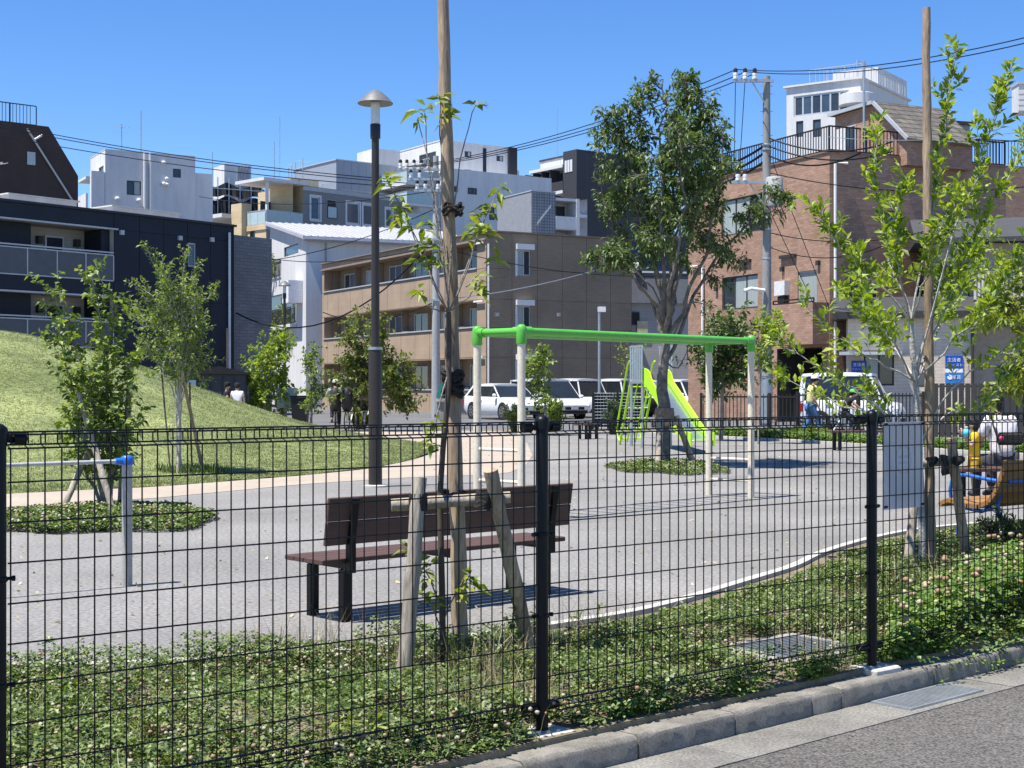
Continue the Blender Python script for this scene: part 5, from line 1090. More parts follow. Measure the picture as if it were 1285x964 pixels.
# ---- white mono-pitch house
m_wr2 = M('white_render_shaded', (.70, .70, .73), .85, var=.04, scale=.6)
B = Bld('white_house', 'white house with pale metal lean-to roof and planted balconies', 384, 97, 24)
zk = B.px('R', 384, 300)[1]; Lb = 13; L1 = B.px('L', 339, 285)[0]; zp = B.px('L', 339, 284)[1]; La = B.px('L', 313, 300)[0]
r1 = B.rect('L', 356.5, 308, 374.5, 320); B.op('L', r1); B.win('L', r1, m_dframe, m_glassb, 1, .06)
zq = min(zk, r1[2]-.05)
B.wall('R', 0, Lb, -.1, zk, m_white); B.wall('L', 0, L1, -.1, zk, m_white, B.ops['L'])
m = MB(); m.quad((0, 0, zk), (0, L1, zk), (0, L1, zp)); m.build('gable_wall', m_white, B.t); m = MB(); m.quad((Lb, 0, 0), (Lb, L1, 0), (Lb, L1, zp), (Lb, 0, zk)); m.build('rear_wall', m_white, B.t)
m = MB(); sl = (zp-zk)/L1; m.prism([(-.35, -.5, zk-.5*sl+.05), (-.35, L1+.2, zp+.2*sl+.05), (-.35, L1+.2, zp+.2*sl+.27), (-.35, -.5, zk-.5*sl+.27)], (Lb+.7, 0, 0)); m.build('roof', M('pale_metal_roof', (.50, .49, .52), .45, metal=.2, stretch=(3, .2, 1)), B.t)
for k in range(26): x = -.3+k*.5; m = MB(); m.prism([(x, -.5, zk-.5*sl+.272), (x, L1+.2, zp+.2*sl+.272), (x, L1+.2, zp+.2*sl+.33), (x, -.5, zk-.5*sl+.33)], (.05, 0, 0)); m.build('roof_seam', m_alu, B.t)
B.bar('gutter', M('gutter_grey', (.22, .22, .23), .5), 'R', -.3, Lb, zk-.62*sl-.05, zk-.5*sl+.05, -.62, -.5); B.pipe('R', 409, 305, 420, -.1, M('pipe_grey', (.3, .3, .32), .5), .06)
# planted balconies on the left of the house
zA = B.px('L', 333, 352)[1]; zB_ = B.px('L', 343, 411)[1]; zB1 = B.px('L', 343, 357)[1]; sU = B.px('L', 353, 350)[0]; sD = B.px('L', 372, 380)[0]
m = MB(); m.box(-.12, 1.5, L1+.02, La, zB1-.0, zA); m.build('balcony_slab', m_whitep, B.t); m = MB(); m.box(-.14, .2, L1+.02, La, -.1, zB_); m.build('lower_wall', m_white, B.t); B.bar('balcony_pier', m_whitep, 'L', La-.22, La, zB_, zB1, -.13, .12)
B.bar('balcony_slab', m_whitep, 'L', sD-.15, La, zB_-.25, zB_, -.5, -.02)
B.rail('L', sU, La-.05, zA+.02, zA+1.25, -.08, m_dframe, 'bars', .2, post=1.6); B.rail('L', sD, La-.25, zB_+.02, zB_+1.2, -.40, m_dframe, 'bars', .2, post=1.6)
B.bar('balcony_back', m_wr2, 'L', L1, La, zB_, zB1, 1.3, 1.5); B.win('L', (L1+.3, La-.4, zB_+.1, zB_+2.2), m_alu, [m_glass, m_curtain], 2, .08, d=1.2); B.win('L', (sD+.2, L1-.2, zB_+.1, zB_+2.3), m_dframe, m_glass, 2, .08, d=-.06)
for nm, z_, sa in ((0, zA, sU), (1, zB_, sD)):
    T = Tree('balcony_plants', 'green climbing plants on the '+('upper' if nm == 0 else 'lower')+' balcony of the white house', B.K, 400+nm, 'plants')
    for k in range(30):
        p0 = B.K+B.b*(-.15-.3*T.q.random())+B.a*T.q.uniform(sa+.3, La-.2)+Vector((0, 0, z_+.4)); e = p0+Vector((T.q.uniform(-.5, .5), T.q.uniform(-.3, .3), T.q.uniform(-1.2, 1.4)))
        c = T.limb([p0, p0.lerp(e, .5)+Vector((0, -.15, .2)), e], .02, .008, .02, 4, 6); T.spray(c, .0, .07, .2, 1, 0)
    T.done(m_barkd, lf_mid, .55, .2, 'stem')
m = MB(); m.box(-1.0, -.02, .8, 2.4, B.px('L', 380, 380)[1], B.px('L', 380, 352)[1]); m.build('side_bay', m_wr2, B.t)
# ---- grey metal clad box far behind
B = Bld('metal_clad_block', 'pale grey metal clad rooftop block far behind the terrace house', 422, 150, 38); H = B.px('R', 422, 201)[1]; Lb = B.px('R', 505, 215)[0]; m_clad = M('grey_cladding', (.34, .36, .40), .5, metal=.2, var=.05)
B.shell(Lb, 9, H, m_clad, seamsR=([Lb*i/9 for i in range(10)], [-.1, H-4.2, H-2.4, H])); B.coping(m_alu, .12, .1); B.rail('R', 0, Lb, H-4.4, H-3.2, -1.2, m_alu, 'bars', .4); B.rail('L', 0, 9, H-3.4, H-2.4, -.8, m_alu, 'bars', .4)
# ---- white mid-rise flats
B = Bld('white_midrise', 'white eight storey apartment tower with dark vertical stripes', 553, 155, 34)
H = B.px('R', 555, 177)[1]; Lb = B.px('R', 637, 187)[0]; La = 11.5; hL = B.px('R', 600, 222)[1]
for u0, v0, u1, v1 in ((583, 190, 591.5, 198), (623, 195.5, 631.5, 202.5), (583, 213, 591.5, 220.5), (623, 217.5, 631.5, 224.5)): B.hole('R', u0, v0, u1, v1, 2, m_dframe, [m_glass, m_curtain])
B.shell(Lb, La, H, m_white); B.coping(m_white, .1, .05)
B.bar('dark_stripe', m_navy, 'R', B.px('R', 606, 200)[0], B.px('R', 610, 200)[0], 10, H-.3, -.06, -.002); m = MB(); m.box(Lb+.01, Lb+1.1, -.3, 6, 5, H+.1); m.build('dark_fin', M('charcoal_tile', (.028, .03, .035), .6), B.t)
m = MB(); m.box(Lb+1.12, Lb+2.1, .8, 3, H-4.2, H-2.2); m.build('end_balcony', m_frost, B.t)
m = MB(); m.box(-2.0, Lb+3.5, -3.5, -.05, 0, hL); lw = m.build('lower_block', m_white, B.t)
for u0, v0, u1, v1 in ((587, 236, 598, 244), (570, 234, 574, 241), (650, 244, 654, 256), (650, 268, 654, 280), (614, 260, 620, 276), (632, 268, 640, 292)): B.win('R', B.rect('R', u0, v0, u1, v1, -3.5), m_dframe, m_glass, 1 if u1-u0 < 8 else 2, .10, d=-3.56)
# left balconies
r = B.rect('L', 542, 190, 552, 202); 
for k in range(2): z = H-1.2-k*2.9; B.bar('balcony_slab', m_whitep, 'L', .3, 5.5, z-1.95, z-1.75, -1.3, -.02); B.rail('L', .3, 5.5, z-1.75, z-.7, -1.25, m_alu, 'bars', .25); B.win('L', (1, 4.5, z-1.7, z+.2), m_dframe, m_glass, 2, .1, d=-.05)
m = MB(); m.box(-4.6, -1.35, 6.5, 10.5, 0, B.px('L', 510, 181, -3)[1]); m.build('stair_tower', m_white, B.t)
for k, v in enumerate((232, 258, 285)):
    z = B.px('L', 520, v, -4)[1]; m = MB(); m.box(-6.2, -.1, -3.4, 6.4, z-.35, z-.1); m.build('balcony_slab', m_whitep, B.t); B.rail('L', -3.3, 6.3, z-.1, z+1.15, -6.1, m_alu, 'glass', post=1.6); B.rail('R', -6.1, -2.1, z-.1, z+1.15, -3.35, m_alu, 'glass', post=1.4)
m = MB(); m.box(-4.4, -.1, -3.0, 6.0, 0, B.px('L', 520, 232, -4)[1]-.4); m.build('balcony_core', m_white, B.t)
# ---- concrete block with mesh screened stair
B = Bld('mesh_stair_block', 'grey block with metal mesh screened stair and white balconies', 667, 135, 28)
H = B.px('R', 667, 240)[1]; Lb = B.px('R', 697, 245)[0]; m_mesh = brickmat('perforated_metal', (.30, .31, .33), (.33, .34, .36), (.18, .185, .20), .28, .28, .05, off=0)
B.shell(Lb, 7, H, m_mesh, M('grey_concrete', (.26, .27, .29), .85), seamsR=([Lb*i/4 for i in range(5)], [0, H-5.6, H-2.8, H])); B.coping(m_alu, .1, .05)
m = MB(); 
for k in range(3): z = H-1-2.9*k; m.prism([(.6, -.06, z-2.2), (Lb-.5, -.06, z-.4), (Lb-.5, -.06, z-.15), (.6, -.06, z-1.95)], (0, .05, 0))
m.build('stair_flight', m_alu, B.t)
e = B.px('R', 727, 250)[0]
for k in range(4): z = B.px('R', 712, 253, 1)[1]-2.75*k; m = MB(); m.box(Lb+.02, e, .0, 2.6, z-.1, z+.15); m.box(Lb+.02, e, -.05, .12, z-2.75, z-1.6); m.build('balcony_front', m_white, B.t); B.win('R', (Lb+.6, e-.5, z-2.6, z-.4), m_dframe, m_glass, 2, .08, d=1.9)
m = MB(); m.box(Lb+.02, e, 2.0, 7, 0, B.px('R', 712, 252, 1)[1]); m.build('rear_block', m_white, B.t); m = MB(); m.box(e-.35, e, -.06, 2.0, 0, B.px('R', 727, 250)[1]); m.build('end_pier', m_whitep, B.t)
# ---- charcoal mid-rise
m_char = M('charcoal_panel', (.050, .050, .056), .6, var=.08, scale=.3)
B = Bld('charcoal_midrise', 'charcoal apartment tower with white edged balconies behind the large tree', 737, 168, 36)
H = B.px('R', 745, 192)[1]; Lb = 9.5; La = B.px('L', 678, 205)[0]
B.shell(Lb, La, H, m_char, M('midrise_white', (.55, .55, .57), .8)); B.coping(m_char, .2, .1)
s1_ = B.px('L', 720, 200)[0]; m = MB(); m.box(-1.6, -.02, .0, s1_, H-5.5, H+.2); m.build('corner_block', m_char, B.t)
for k in range(3): t_ = s1_*.3+k*s1_*.2; B.bar('slot_window', m_whitep, 'L', t_, t_+.4, H-2.3, H-.9, -1.66, -1.61)
for k in range(6):
    z = H-1.6-k*3.05
    B.bar('balcony_slab', m_whitep, 'L', s1_ if k < 2 else 0, La, z, z+.35, -1.7, -.02); B.bar('balcony_front', m_char, 'L', s1_ if k < 2 else 0, La, z-2.7, z-1.6, -1.65, -1.5)
    for j in range(4): t_ = s1_+.6+j*(La-s1_)/4; B.win('L', (t_, t_+1.7, z-2.6, z-.3), m_dframe, m_glassb, 2, .1, d=-.06); B.bar('divider', m_char, 'L', t_+2.0, t_+2.2, z-2.7, z, -1.5, -.02)
m = MB(); m.box(Lb+.1, Lb+5, 1, 8, 0, H-4); m.build('side_wing', m_char, B.t)
for k in range(6): z = H-6-k*3.05; m = MB(); m.box(Lb+.1, Lb+5.5, -.6, .98, z, z+.3); m.build('balcony_slab', m_whitep, B.t)
antenna(B.t, Vector((-.5, La-4, H)), 6, m_galv, False)
# ---- white building behind the brick house
B = Bld('white_office', 'white concrete building with ribbon windows beyond the brick house', 1080, 112, 55)
H = B.px('R', 1080, 99)[1]; La = B.px('L', 987, 114)[0]; Lb = B.px('R', 1140, 130)[0]
rr = B.rect('L', 996, 117, 1065, 143); B.op('L', rr)
r2 = [B.rect('L', 999, 152, 1008, 172), B.rect('L', 1020, 150, 1030, 172)]; [B.op('L', r) for r in r2]
ro = B.rect('R', 1082, 108, 1136, 132); ro = (.8, ro[1], ro[2], H-1.2); B.recess('R', ro, 2.0, m_white)
B.shell(Lb, La, H, m_white); B.coping(m_white, .15, .2)
B.win('L', rr, m_alu, [m_glassb, m_glass], 6, .14); [B.win('L', r, m_dframe, m_glassb, 1, .1) for r in r2]
B.bar('window_pier', m_white, 'R', 4.2, 5.4, ro[2], ro[3], .05, 1.0); B.win('R', (5.9, ro[1]-1, ro[2]+.1, ro[3]-.3), m_dframe, m_glassb, 2, .1, d=1.9); B.win('R', (1.2, 3.6, ro[2]+.1, ro[3]-.3), m_dframe, m_glassb, 2, .1, d=1.9)
m = MB(); m.lathe([(1.3, -.6), (1.4, -.5), (1.4, .3), (1.3, .35)], 20, (.5, .5, ro[2]-.2)); m.build('round_balcony', m_white, B.t, 40)
r = B.rect('R', 1102, 93, 1138, 120, 2); m = MB(); m.box(r[0], r[1], 2, 6, H, r[3]); m.build('roof_room', m_white, B.t); B.rail('R', 0, Lb, H+.15, H+1.5, .3, m_alu, 'bars', .35); B.rail('L', 0, La*.7, H+.15, H+1.3, .3, m_alu, 'bars', .35)
# ---- blue and slate low building between the flats and the brick house
B = Bld('blue_shed_house', 'low house with dark blue upper wall and slate roof behind the playground tree', 789, 80, 12)
p = lambda u, v: B.px('R', u, v); w_ = p(866, 300)[0]
m = MB(); m.box(0, w_, 0, 6, p(825, 345)[1], p(825, 297)[1]); m.build('upper_wall', M('deep_blue_cladding', (.014, .028, .075), .5), B.t)
m = MB(); m.box(0, w_+.6, -.02, 6, 0, p(825, 346)[1]); m.build('wall', m_lsid, B.t)
m = MB(); z1, z0 = p(830, 343)[1], p(830, 381)[1]; m.prism([(-.2, -.3, z0), (-.2, -.03, z1), (-.2, .2, z1), (-.2, 0, z0)], (w_+1.0, 0, 0)); m.build('slate_roof', M('slate_sheet', (.13, .135, .15), .7), B.t)
B.bar('roof_edge', m_pipe, 'R', -.2, w_+.8, z1, z1+.1, -.12, -.031); B.win('R', B.rect('R', 862, 436, 871, 452), m_dframe, m_glass, 1, .05, d=-.1); B.win('R', B.rect('R', 792, 392, 802, 408), m_dframe, m_glass, 1, .05, d=-.1); B.bar('yellow_sign', M('cream_board', (.62, .56, .36), .6), 'R', p(799, 405)[0], p(812, 405)[0], p(805, 418)[1], p(805, 403)[1], -.12, -.03)
t_, z_ = p(797, 336); m = MB(); m.ball((t_, -.25, z_), .3, .12, .3, 10, 6); m.build('satellite_dish', m_pipe, B.t, True)
# ---- house with the blue signs at the right
m_pale_b = brickmat('pale_stone_siding', (.60, .50, .40), (.66, .56, .46), (.48, .41, .33), .42, .12, .008, bump=.3)
m_taupe = M('taupe_render', (.43, .365, .30), .85, var=.06, scale=.7)
B = Bld('corner_house', 'pale stone clad house with dark eaves and two blue signs', 1064, 50, -12)
p = lambda u, v, d=0: B.px('R', u, v, d); e1 = p(1222, 400)[0]; ez = p(1150, 402)[1]
rw = B.hole('R', 1084, 440, 1122, 484, 2, m_dframe, [m_curtain, m_glass]); B.hole('R', 1146, 455, 1166, 486, 1, m_dframe, m_glassb)
B.shell(e1, 3, ez+.1, m_pale_b)
m = MB(); m.box(e1+.02, e1+5, 1.3, 6, -.1, ez+.1); m.build('recessed_wall', m_taupe, B.t); B.bar('side_door', m_dframe, 'R', e1+.9, e1+1.8, 0, 2.1, 1.22, 1.29)
m = MB(); m.box(-.5, e1+5.2, -.30, 5, ez+.12, ez+.26); m.box(-.5, e1+5.2, -.34, -.302, ez+.06, ez+.30); m.build('eaves', m_dframe, B.t)
m = MB(); m.prism([(-.5, -.3, ez+.27), (-.5, 2.2, ez+.95), (-.5, 2.2, ez+.27)], (e1+5.7, 0, 0)); m.build('lower_roof', M('dark_tile', (.05, .05, .055), .7, var=.2, stretch=(.5, 6, 6)), B.t)
t_ = p(1220, 450)[0]; tb('downpipe', m_dframe, B.t, [(t_, -.08, .1), (t_, -.08, ez)], .05, 8); B.bar('door_canopy', m_alu, 'R', -.3, p(1130, 440)[0], p(1095, 446)[1], p(1095, 442)[1], -.9, -.01)
u0_ = p(1168, 350, 2.3)[0]; zu = p(1230, 306, 2.3)[1]
m = MB(); m.box(u0_, e1+6, 2.3, 7, ez+.3, zu); m.build('upper_wall', m_taupe, B.t)
m = MB(); m.box(u0_-.6, e1+6, 1.6, 7, zu+.01, zu+.16); m.prism([(u0_-.6, 1.6, zu+.17), (u0_-.6, 4.4, zu+1.15), (u0_-.6, 7, zu+.17)], (e1+6.6-u0_, 0, 0)); m.build('upper_roof', M('dark_tile2', (.06, .06, .065), .7, var=.2, stretch=(.5, 6, 6)), B.t)
w0, w1 = p(1188, 350, 2.3)[0], p(1216, 350, 2.3)[0]; B.win('R', (w0, w1, p(1200, 382, 2.3)[1], p(1200, 336, 2.3)[1]), m_dframe, m_glassb, 2, .06, d=2.22)
zb0, zb1 = p(1230, 376, 1.2)[1], p(1230, 338, 1.2)[1]
m_bslat = M('cream_slats', (.58, .52, .45), .6)
for a, b in ((1168, 1186), (1222, 1300)):
    x0, x1 = p(a, 350, 1.2)[0], p(b, 350, 1.2)[0]; n = int((x1-x0)/.13); par = bx('balcony_base', m_dframe, B.t, x0, x1, 1.18, 2.3, zb0-.15, zb0-.02)
    for k in range(n): bx('balcony_slat', m_bslat, par, x0+k*.13, x0+k*.13+.085, 1.17, 1.21, zb0, zb1-.05)
    bx('balcony_rail', m_dframe, B.t, x0-.03, x1, 1.14, 1.24, zb1-.049, zb1+.03)
def text_mesh(txt, size, name):
    c = bpy.data.curves.new('t', 'FONT'); c.body = txt; c.size = size; c.align_x = 'CENTER'; c.align_y = 'CENTER'; c.extrude = .004; c.space_line = .95
    o = bpy.data.objects.new('t', c); COL.objects.link(o); dg = bpy.context.evaluated_depsgraph_get(); me = bpy.data.meshes.new_from_object(o.evaluated_get(dg)); me.name = name
    bpy.data.objects.remove(o); bpy.data.curves.remove(c); return me
m_sblue = M('sign_blue', (.012, .075, .42), .4, var=.05); m_slight = M('sign_light_blue', (.03, .20, .58), .4, var=.08); m_swhite = M('sign_white', (.80, .82, .84), .45, var=.02)
def sign(label, us, parts, d=-.06):
    t = thing('wall_sign', label, 'sign', B.K, B.th)
    for (v0, v1, mt, txts) in parts:
        r = B.rect('R', us[0], v0, us[1], v1, d); bd = bx('sign_board', mt, t, r[0], r[1], d-.0, d+.055, r[2], r[3])
        for (tx, fx, fz, sz, mm) in txts:
            if tx == '*':
                m = MB(); cx, cz = r[0]+(r[1]-r[0])*fx, r[2]+(r[3]-r[2])*fz; m.tube([(cx, d-.003, cz), (cx, d-.012, cz)], sz, 18); m.build('emblem', mm, bd); continue
            o = obj('lettering', text_mesh(tx, sz*(r[3]-r[2]), 'lettering'), mm, bd); o.location = (r[0]+(r[1]-r[0])*fx, d-.006, r[2]+(r[3]-r[2])*fz); o.rotation_euler = (rad(90), 0, 0)
sign('blue sign with white japanese lettering above a light blue one, right of the pole', (1186.3, 1208.2), [(446.6, 462.8, m_sblue, [('生活者', .5, .66, .34, m_swhite), ('ファースト', .5, .27, .26, m_swhite)]), (462.9, 467.6, m_swhite, []), (467.7, 480.6, m_slight, [('*', .26, .55, .085, m_swhite), ('連賃', .64, .52, .42, m_swhite)])])
sign('blue sign with white lettering above the white wagon roof', (1068.5, 1087.5), [(453, 467.5, m_sblue, [('生活者', .5, .66, .34, m_swhite), ('ファースト', .5, .27, .26, m_swhite)])])
# ---- small grey house on the skyline, louvre screen, white tower
B = Bld('grey_house', 'small grey house with flat roof on the skyline behind the right pole', 1172, 78, 18)
H = B.px('R', 1190, 156)[1]; Lb = B.px('R', 1217, 160)[0]; B.shell(Lb, 5, H, M('blue_grey_siding', (.24, .26, .30), .8)); B.coping(m_dframe, .18, .2)
e_ = B.px('R', 1252, 200)[0]; z_ = B.px('R', 1220, 219)[1]; m = MB(); m.box(-1.5, e_, -3, -.05, 0, z_); m.build('lower_storey', m_brick, B.t); B.rail('R', .6, e_, z_, B.px('R', 1220, 187)[1], -2.9, m_dark, 'bars', .2, post=1.8)
m = MB(); x0 = e_+.3
for k in range(5): m.box(x0, x0+5, -2.6, -2.5, z_-.2+k*.28, z_-.02+k*.28)
m.build('louvre_screen', m_alu, B.t); m = MB(); m.box(x0-.2, x0+6, -3, 3, 0, z_-.25); m.prism([(x0-.4, -3.4, z_-.6), (x0-.4, 0, z_-.24), (x0-.4, 3, z_-.6)], (6.5, 0, 0)); m.build('neighbour_roof', m_taupe, B.t)
t = thing('roof_sign_box', 'small white louvred box on a mast at the right skyline edge', 'roof box', P(1292, 190, 90))
k_ = 90/F; zz0, zz1 = (190-141)*k_, (190-106)*k_; m = MB(); m.box(-14*k_, 20*k_, 0, 1.2, zz0, zz1); m.build('box', m_white, t); m = MB(); m.box(-15*k_, 21*k_, -.1, 1.3, zz1+.005, zz1+.15); m.build('lid', m_alu, t)
for k in range(5): bx('louvre', m_whitep, t, -14*k_, 20*k_, -.05, -.005, zz0+.1+k*(zz1-zz0)/5, zz0+.1+(k+.7)*(zz1-zz0)/5)
tb('mast', m_galv, t, [(.5, .6, -10), (.5, .6, zz0)], .12, 8)
# ---- shed behind the mound
t = thing('storage_shed', 'black storage shed behind the mound near two children', 'shed', P(234, 520, 49)-Vector((0, 0, P(234, 520, 49).z)), rad(8))
wv = 74*49/F; m = MB(); m.box(0, wv, 0, 2.2, 0, 1.85); m.build('wall', m_char, t); m = MB(); m.prism([(-.08, -.12, 1.86), (wv*.55, -.12, 2.08), (wv+.08, -.12, 1.86), (wv+.08, -.12, 1.80), (-.08, -.12, 1.80)], (0, 2.4, 0)); m.build('roof', m_dark, t)
for k in range(5): bx('panel', m_char, t, .04+k*wv/5, wv/5-.03+k*wv/5, -.03, -.002, .05, 1.78)
bx('window', m_frost, t, wv*.03, wv*.16, -.06, -.031, 1.2, 1.6)
# ---- background fences
def picket(label, p0, p1, h, mat, pitch=.11, name='picket_fence', thick=.022, boards=False):
    p0, p1 = Vector(p0), Vector(p1); d = p1-p0; L = d.length; t = thing(name, label, 'fence', p0, math.atan2(d.y, d.x))
    for k in range(int(L/2)+2): x = min(L, k*2.0); bx('post', mat, t, x-.035, x+.035, -.035, .035, 0, h+.04)
    for z in (.12, h-.1): bx('rail', mat, t, 0, L, -.02, .02, z, z+.05)
    m = MB(); x = .06
    while x < L: m.box(x, x+thick, -.045 if boards else -.012, -.022 if boards else .012, .05, h); x += pitch
    o = m.build('pickets', mat, t); o['kind'] = 'stuff'; return t
def GY(u, Y): return Vector(((u-U0)/F*Y, Y, 0))
picket('black bar fence between the slide and the brick house', GY(880, 42), GY(1000, 41), 1.15, m_dark)
picket('black bar fence in front of the white wagon', GY(1001, 41), GY(1166, 38), 1.20, m_dark)
picket('dark board fence below the blue signs', GY(1168, 37.5), GY(1330, 36.5), 1.45, m_dframe, .16, 'board_fence', .13, True)
t = thing('mesh_screen', 'dark wire mesh screen beside the parked vans', 'fence', GY(744, 46), rad(6)); Lm = 62*46/F
for x in (0, Lm*.5, Lm): bx('post', m_dark, t, x-.03, x+.03, -.03, .03, 0, 1.22)
bx('backing_sheet', m_net, t, .04, Lm-.04, .03, .045, .08, 1.15)
m = MB()
for k in range(int(Lm/.1)): m.tube([(.05+k*.1, 0, .05), (.05+k*.1, 0, 1.2)], .008, 4)
for k in range(12): m.tube([(0, -.01, .06+k*.1), (Lm, -.01, .06+k*.1)], .008, 4)
m.build('wire_mesh', m_galv, t)
# ---- utility poles
m_cpole = M('concrete_pole', (.36, .36, .355), .8, var=.15, scale=2, stretch=(1, 1, .2)); m_cpoled = M('old_concrete_pole', (.25, .245, .235), .85, var=.25, scale=2, stretch=(1, 1, .2)); m_porc = M('porcelain', (.75, .75, .74), .25, var=.03, spec=.6)
def insul(m_w, m_b, p):
    m_w.lathe([(.05, 0), (.085, .02), (.085, .10), (.06, .12), (.085, .14), (.085, .22), (.05, .24)], 8, p); m_b.lathe([(.05, .24), (.075, .26), (.07, .36), (.02, .40)], 8, p)
def upole(label, u, Y, vt, arms, r0, r1, mat, extra=None):
    b = GY(u, Y); t = thing('utility_pole', label, 'utility pole', b); top = CAMH+(HOR-vt)/F*Y
    m = MB(); m.lathe([(r0, -.05), (r1, top)], 14); m.build('pole', mat, t, 40)
    for (v, ul, ur, ins) in arms:
        z = CAMH+(HOR-v)/F*Y; x0, x1 = (ul-u)*Y/F, (ur-u)*Y/F; a = bx('crossarm', m_galv, t, x0, x1, -r1-.11, -r1-.01, z-.05, z+.05); 
        for iu in ins: mw, mb_ = MB(), MB(); insul(mw, mb_, ((iu-u)*Y/F, -r1-.06, z+.05)); mw.build('insulator', m_porc, a, 40); mb_.build('insulator_cap', m_dark, a, 40)
        if abs(x0) > .8: tb('brace', m_galv, t, [(x0*.45, -r1-.06, z-.05), (-.05, -r1-.05, z-.85)], .025, 5)
    return t
t = upole('tall old utility pole with transformer can in front of the brick house', 962, 50, 96, [(103, 920, 970, (922, 934, 946)), (230, 912, 964, (925, 934))], .19, .125, m_cpoled)
zc = lambda v, Y: CAMH+(HOR-v)/F*Y
m = MB(); m.lathe([(.28, zc(261, 50)), (.30, zc(259, 50)), (.30, zc(227, 50)), (.26, zc(224.5, 50)), (.05, zc(223.5, 50))], 18, (.20, -.38, 0)); m.build('transformer_can', m_cpole, t, 40)
m = MB()
for v in (108, 118, 140, 170, 200, 290, 310): m.tube([(-.22, 0, zc(v, 50)), (.22, 0, zc(v, 50))], .012, 5)
m.build('step_bolts', m_galv, t)
for v in (182, 188, 274, 279, 288, 325): m = MB(); m.lathe([(.165, zc(v, 50)-.03), (.175, zc(v, 50)), (.165, zc(v, 50)+.03)], 12); m.build('pole_band', m_galv, t, 40)
bx('junction_box', m_dark, t, -.30, -.12, -.3, -.15, zc(290, 50), zc(272, 50)); m = MB(); m.lathe([(.21, .1), (.21, 1.8)], 14); m.build('pole_guard', m_galv, t, 40)
m = MB(); [m.tube([(.3+.22*math.cos(a+k), -.35, zc(252+k*2, 50)+.45*math.sin(a)) for a in np.linspace(0, 5.5, 14)], .014, 4) for k in range(3)]; m.build('cable_loop', m_dark, t, True)
m = MB(); m.tube([(-.1, -.18, zc(365, 50)), (-.6, -.35, zc(363, 50)), (-.85, -.38, zc(366, 50))], .06, 8); m.build('street_light_arm', m_pipe, t, 40)
t2 = upole('slim grey utility pole with crowded crossarm behind the sapling', 547, 62, 196, [(214, 499, 552, (503, 511, 520, 529, 538)), (226, 512, 560, (516, 527)), (240, 520, 556, (524, 534, 550))], .20, .12, m_cpole)
for v in (301, 309, 377): bx('cable_bracket', m_galv, t2, -.55, .15, -.2, -.13, zc(v, 62)-.04, zc(v, 62)+.04)
def wire(label, pts, r=.018, sag=.0, n=14, name='overhead_wire', mat=None, group='overhead wires'):
    a, b = Vector(pts[0]), Vector(pts[-1]); c = []
    for i in range(n+1): t_ = i/n; q_ = a.lerp(b, t_); q_.z -= sag*4*t_*(1-t_); c.append(q_)
    m = MB(); m.tube(c, r, 5); o = m.build(name, mat or m_black, None, True); return tag(o, label, 'wire', group)
Lp = lambda u, v: P(u, v, 62); Rp = lambda u, v: P(u, v, 50)
for k, (a, b) in enumerate((((922, 88), (503, 210)), ((934, 91), (511, 210)), ((946, 93), (520, 210)))): wire(('upper', 'middle', 'lower')[k]+' of three high wires between the two utility poles', [Rp(*a), Lp(*b)], .017, .5)
for k, (a, b) in enumerate((((922, 87), (1300, 44)), ((934, 90), (1300, 51)))): wire(('upper', 'lower')[k]+' high wire running right from the old pole', [Rp(*a), P(*b, 34)], .015, .35)
for k, (a, b) in enumerate((((503, 226), (-60, 142)), ((511, 230), (-60, 146)), ((520, 236), (-60, 158)))): wire(('upper', 'middle', 'lower')[k]+' of three wires sloping across the white block at left', [Lp(*a), P(*b, 70)], .02, .4)
wire('thick sagging cable from the navy flats to the slim pole', [P(293, 391, 70), P(543, 303, 62)], .035, 2.0); wire('second cable under the slim pole running left', [P(405, 392, 72), P(545, 379, 62)], .025, .6)
wire('cable crossing the brown flats to the right', [P(548, 377, 62), P(800, 322, 70)], .022, .3, mat=m_galv); wire('cable across the terrace house front', [P(250, 247, 83.5), P(540, 240, 62)], .02, .5); wire('low cable across the brown flats balconies', [P(300, 317, 78), P(545, 309, 62)], .02, .6)
wire('another cable across the white house roof', [P(300, 330, 75), P(546, 262, 62)], .02, .5); wire('cable along the lower brown wall', [P(550, 310, 62), P(880, 345, 66)], .018, .5)
for k, (a, b) in enumerate((((962, 181), (860, 214)), ((962, 190), (860, 226)), ((962, 201), (850, 240)))): wire('thick insulated cable '+('top', 'middle', 'bottom')[k]+' of the bundle left of the old pole', [Rp(*a), P(*b, 54)], .045, .3)
for k, (a, b) in enumerate((((962, 172), (1120, 178)), ((962, 182), (1120, 190)), ((962, 194), (1080, 192)), ((965, 217), (1300, 233)), ((965, 292), (1180, 285)), ((965, 310), (1110, 308)))): wire(('first', 'second', 'third', 'fourth', 'fifth', 'sixth')[k]+' cable from the top leaving the old pole to the right', [Rp(*a), P(*b, 47)], .03 if k < 3 else .018, .4)
for k, (a, b) in enumerate((((966, 265), (1020, 380)), ((970, 205), (1040, 385)))): wire(('steeper left', 'right')[k]+' slanting stay wire crossing the brick wall', [Rp(*a), P(*b, 52)], .014)
wire('drop cable from the crossarm insulators', [Rp(923, 98), Rp(921, 226)], .014); wire('second drop cable beside the crossarm insulators', [Rp(935, 100), Rp(927, 226)], .014)
wire('pale thin cable across the right house roofs', [P(1040, 172, 52), P(1300, 163, 40)], .012, .2, mat=m_galv); wire('cable across the sky right of the tall right pole', [P(1200, 180, 60), P(1300, 172, 60)], .02, .1)
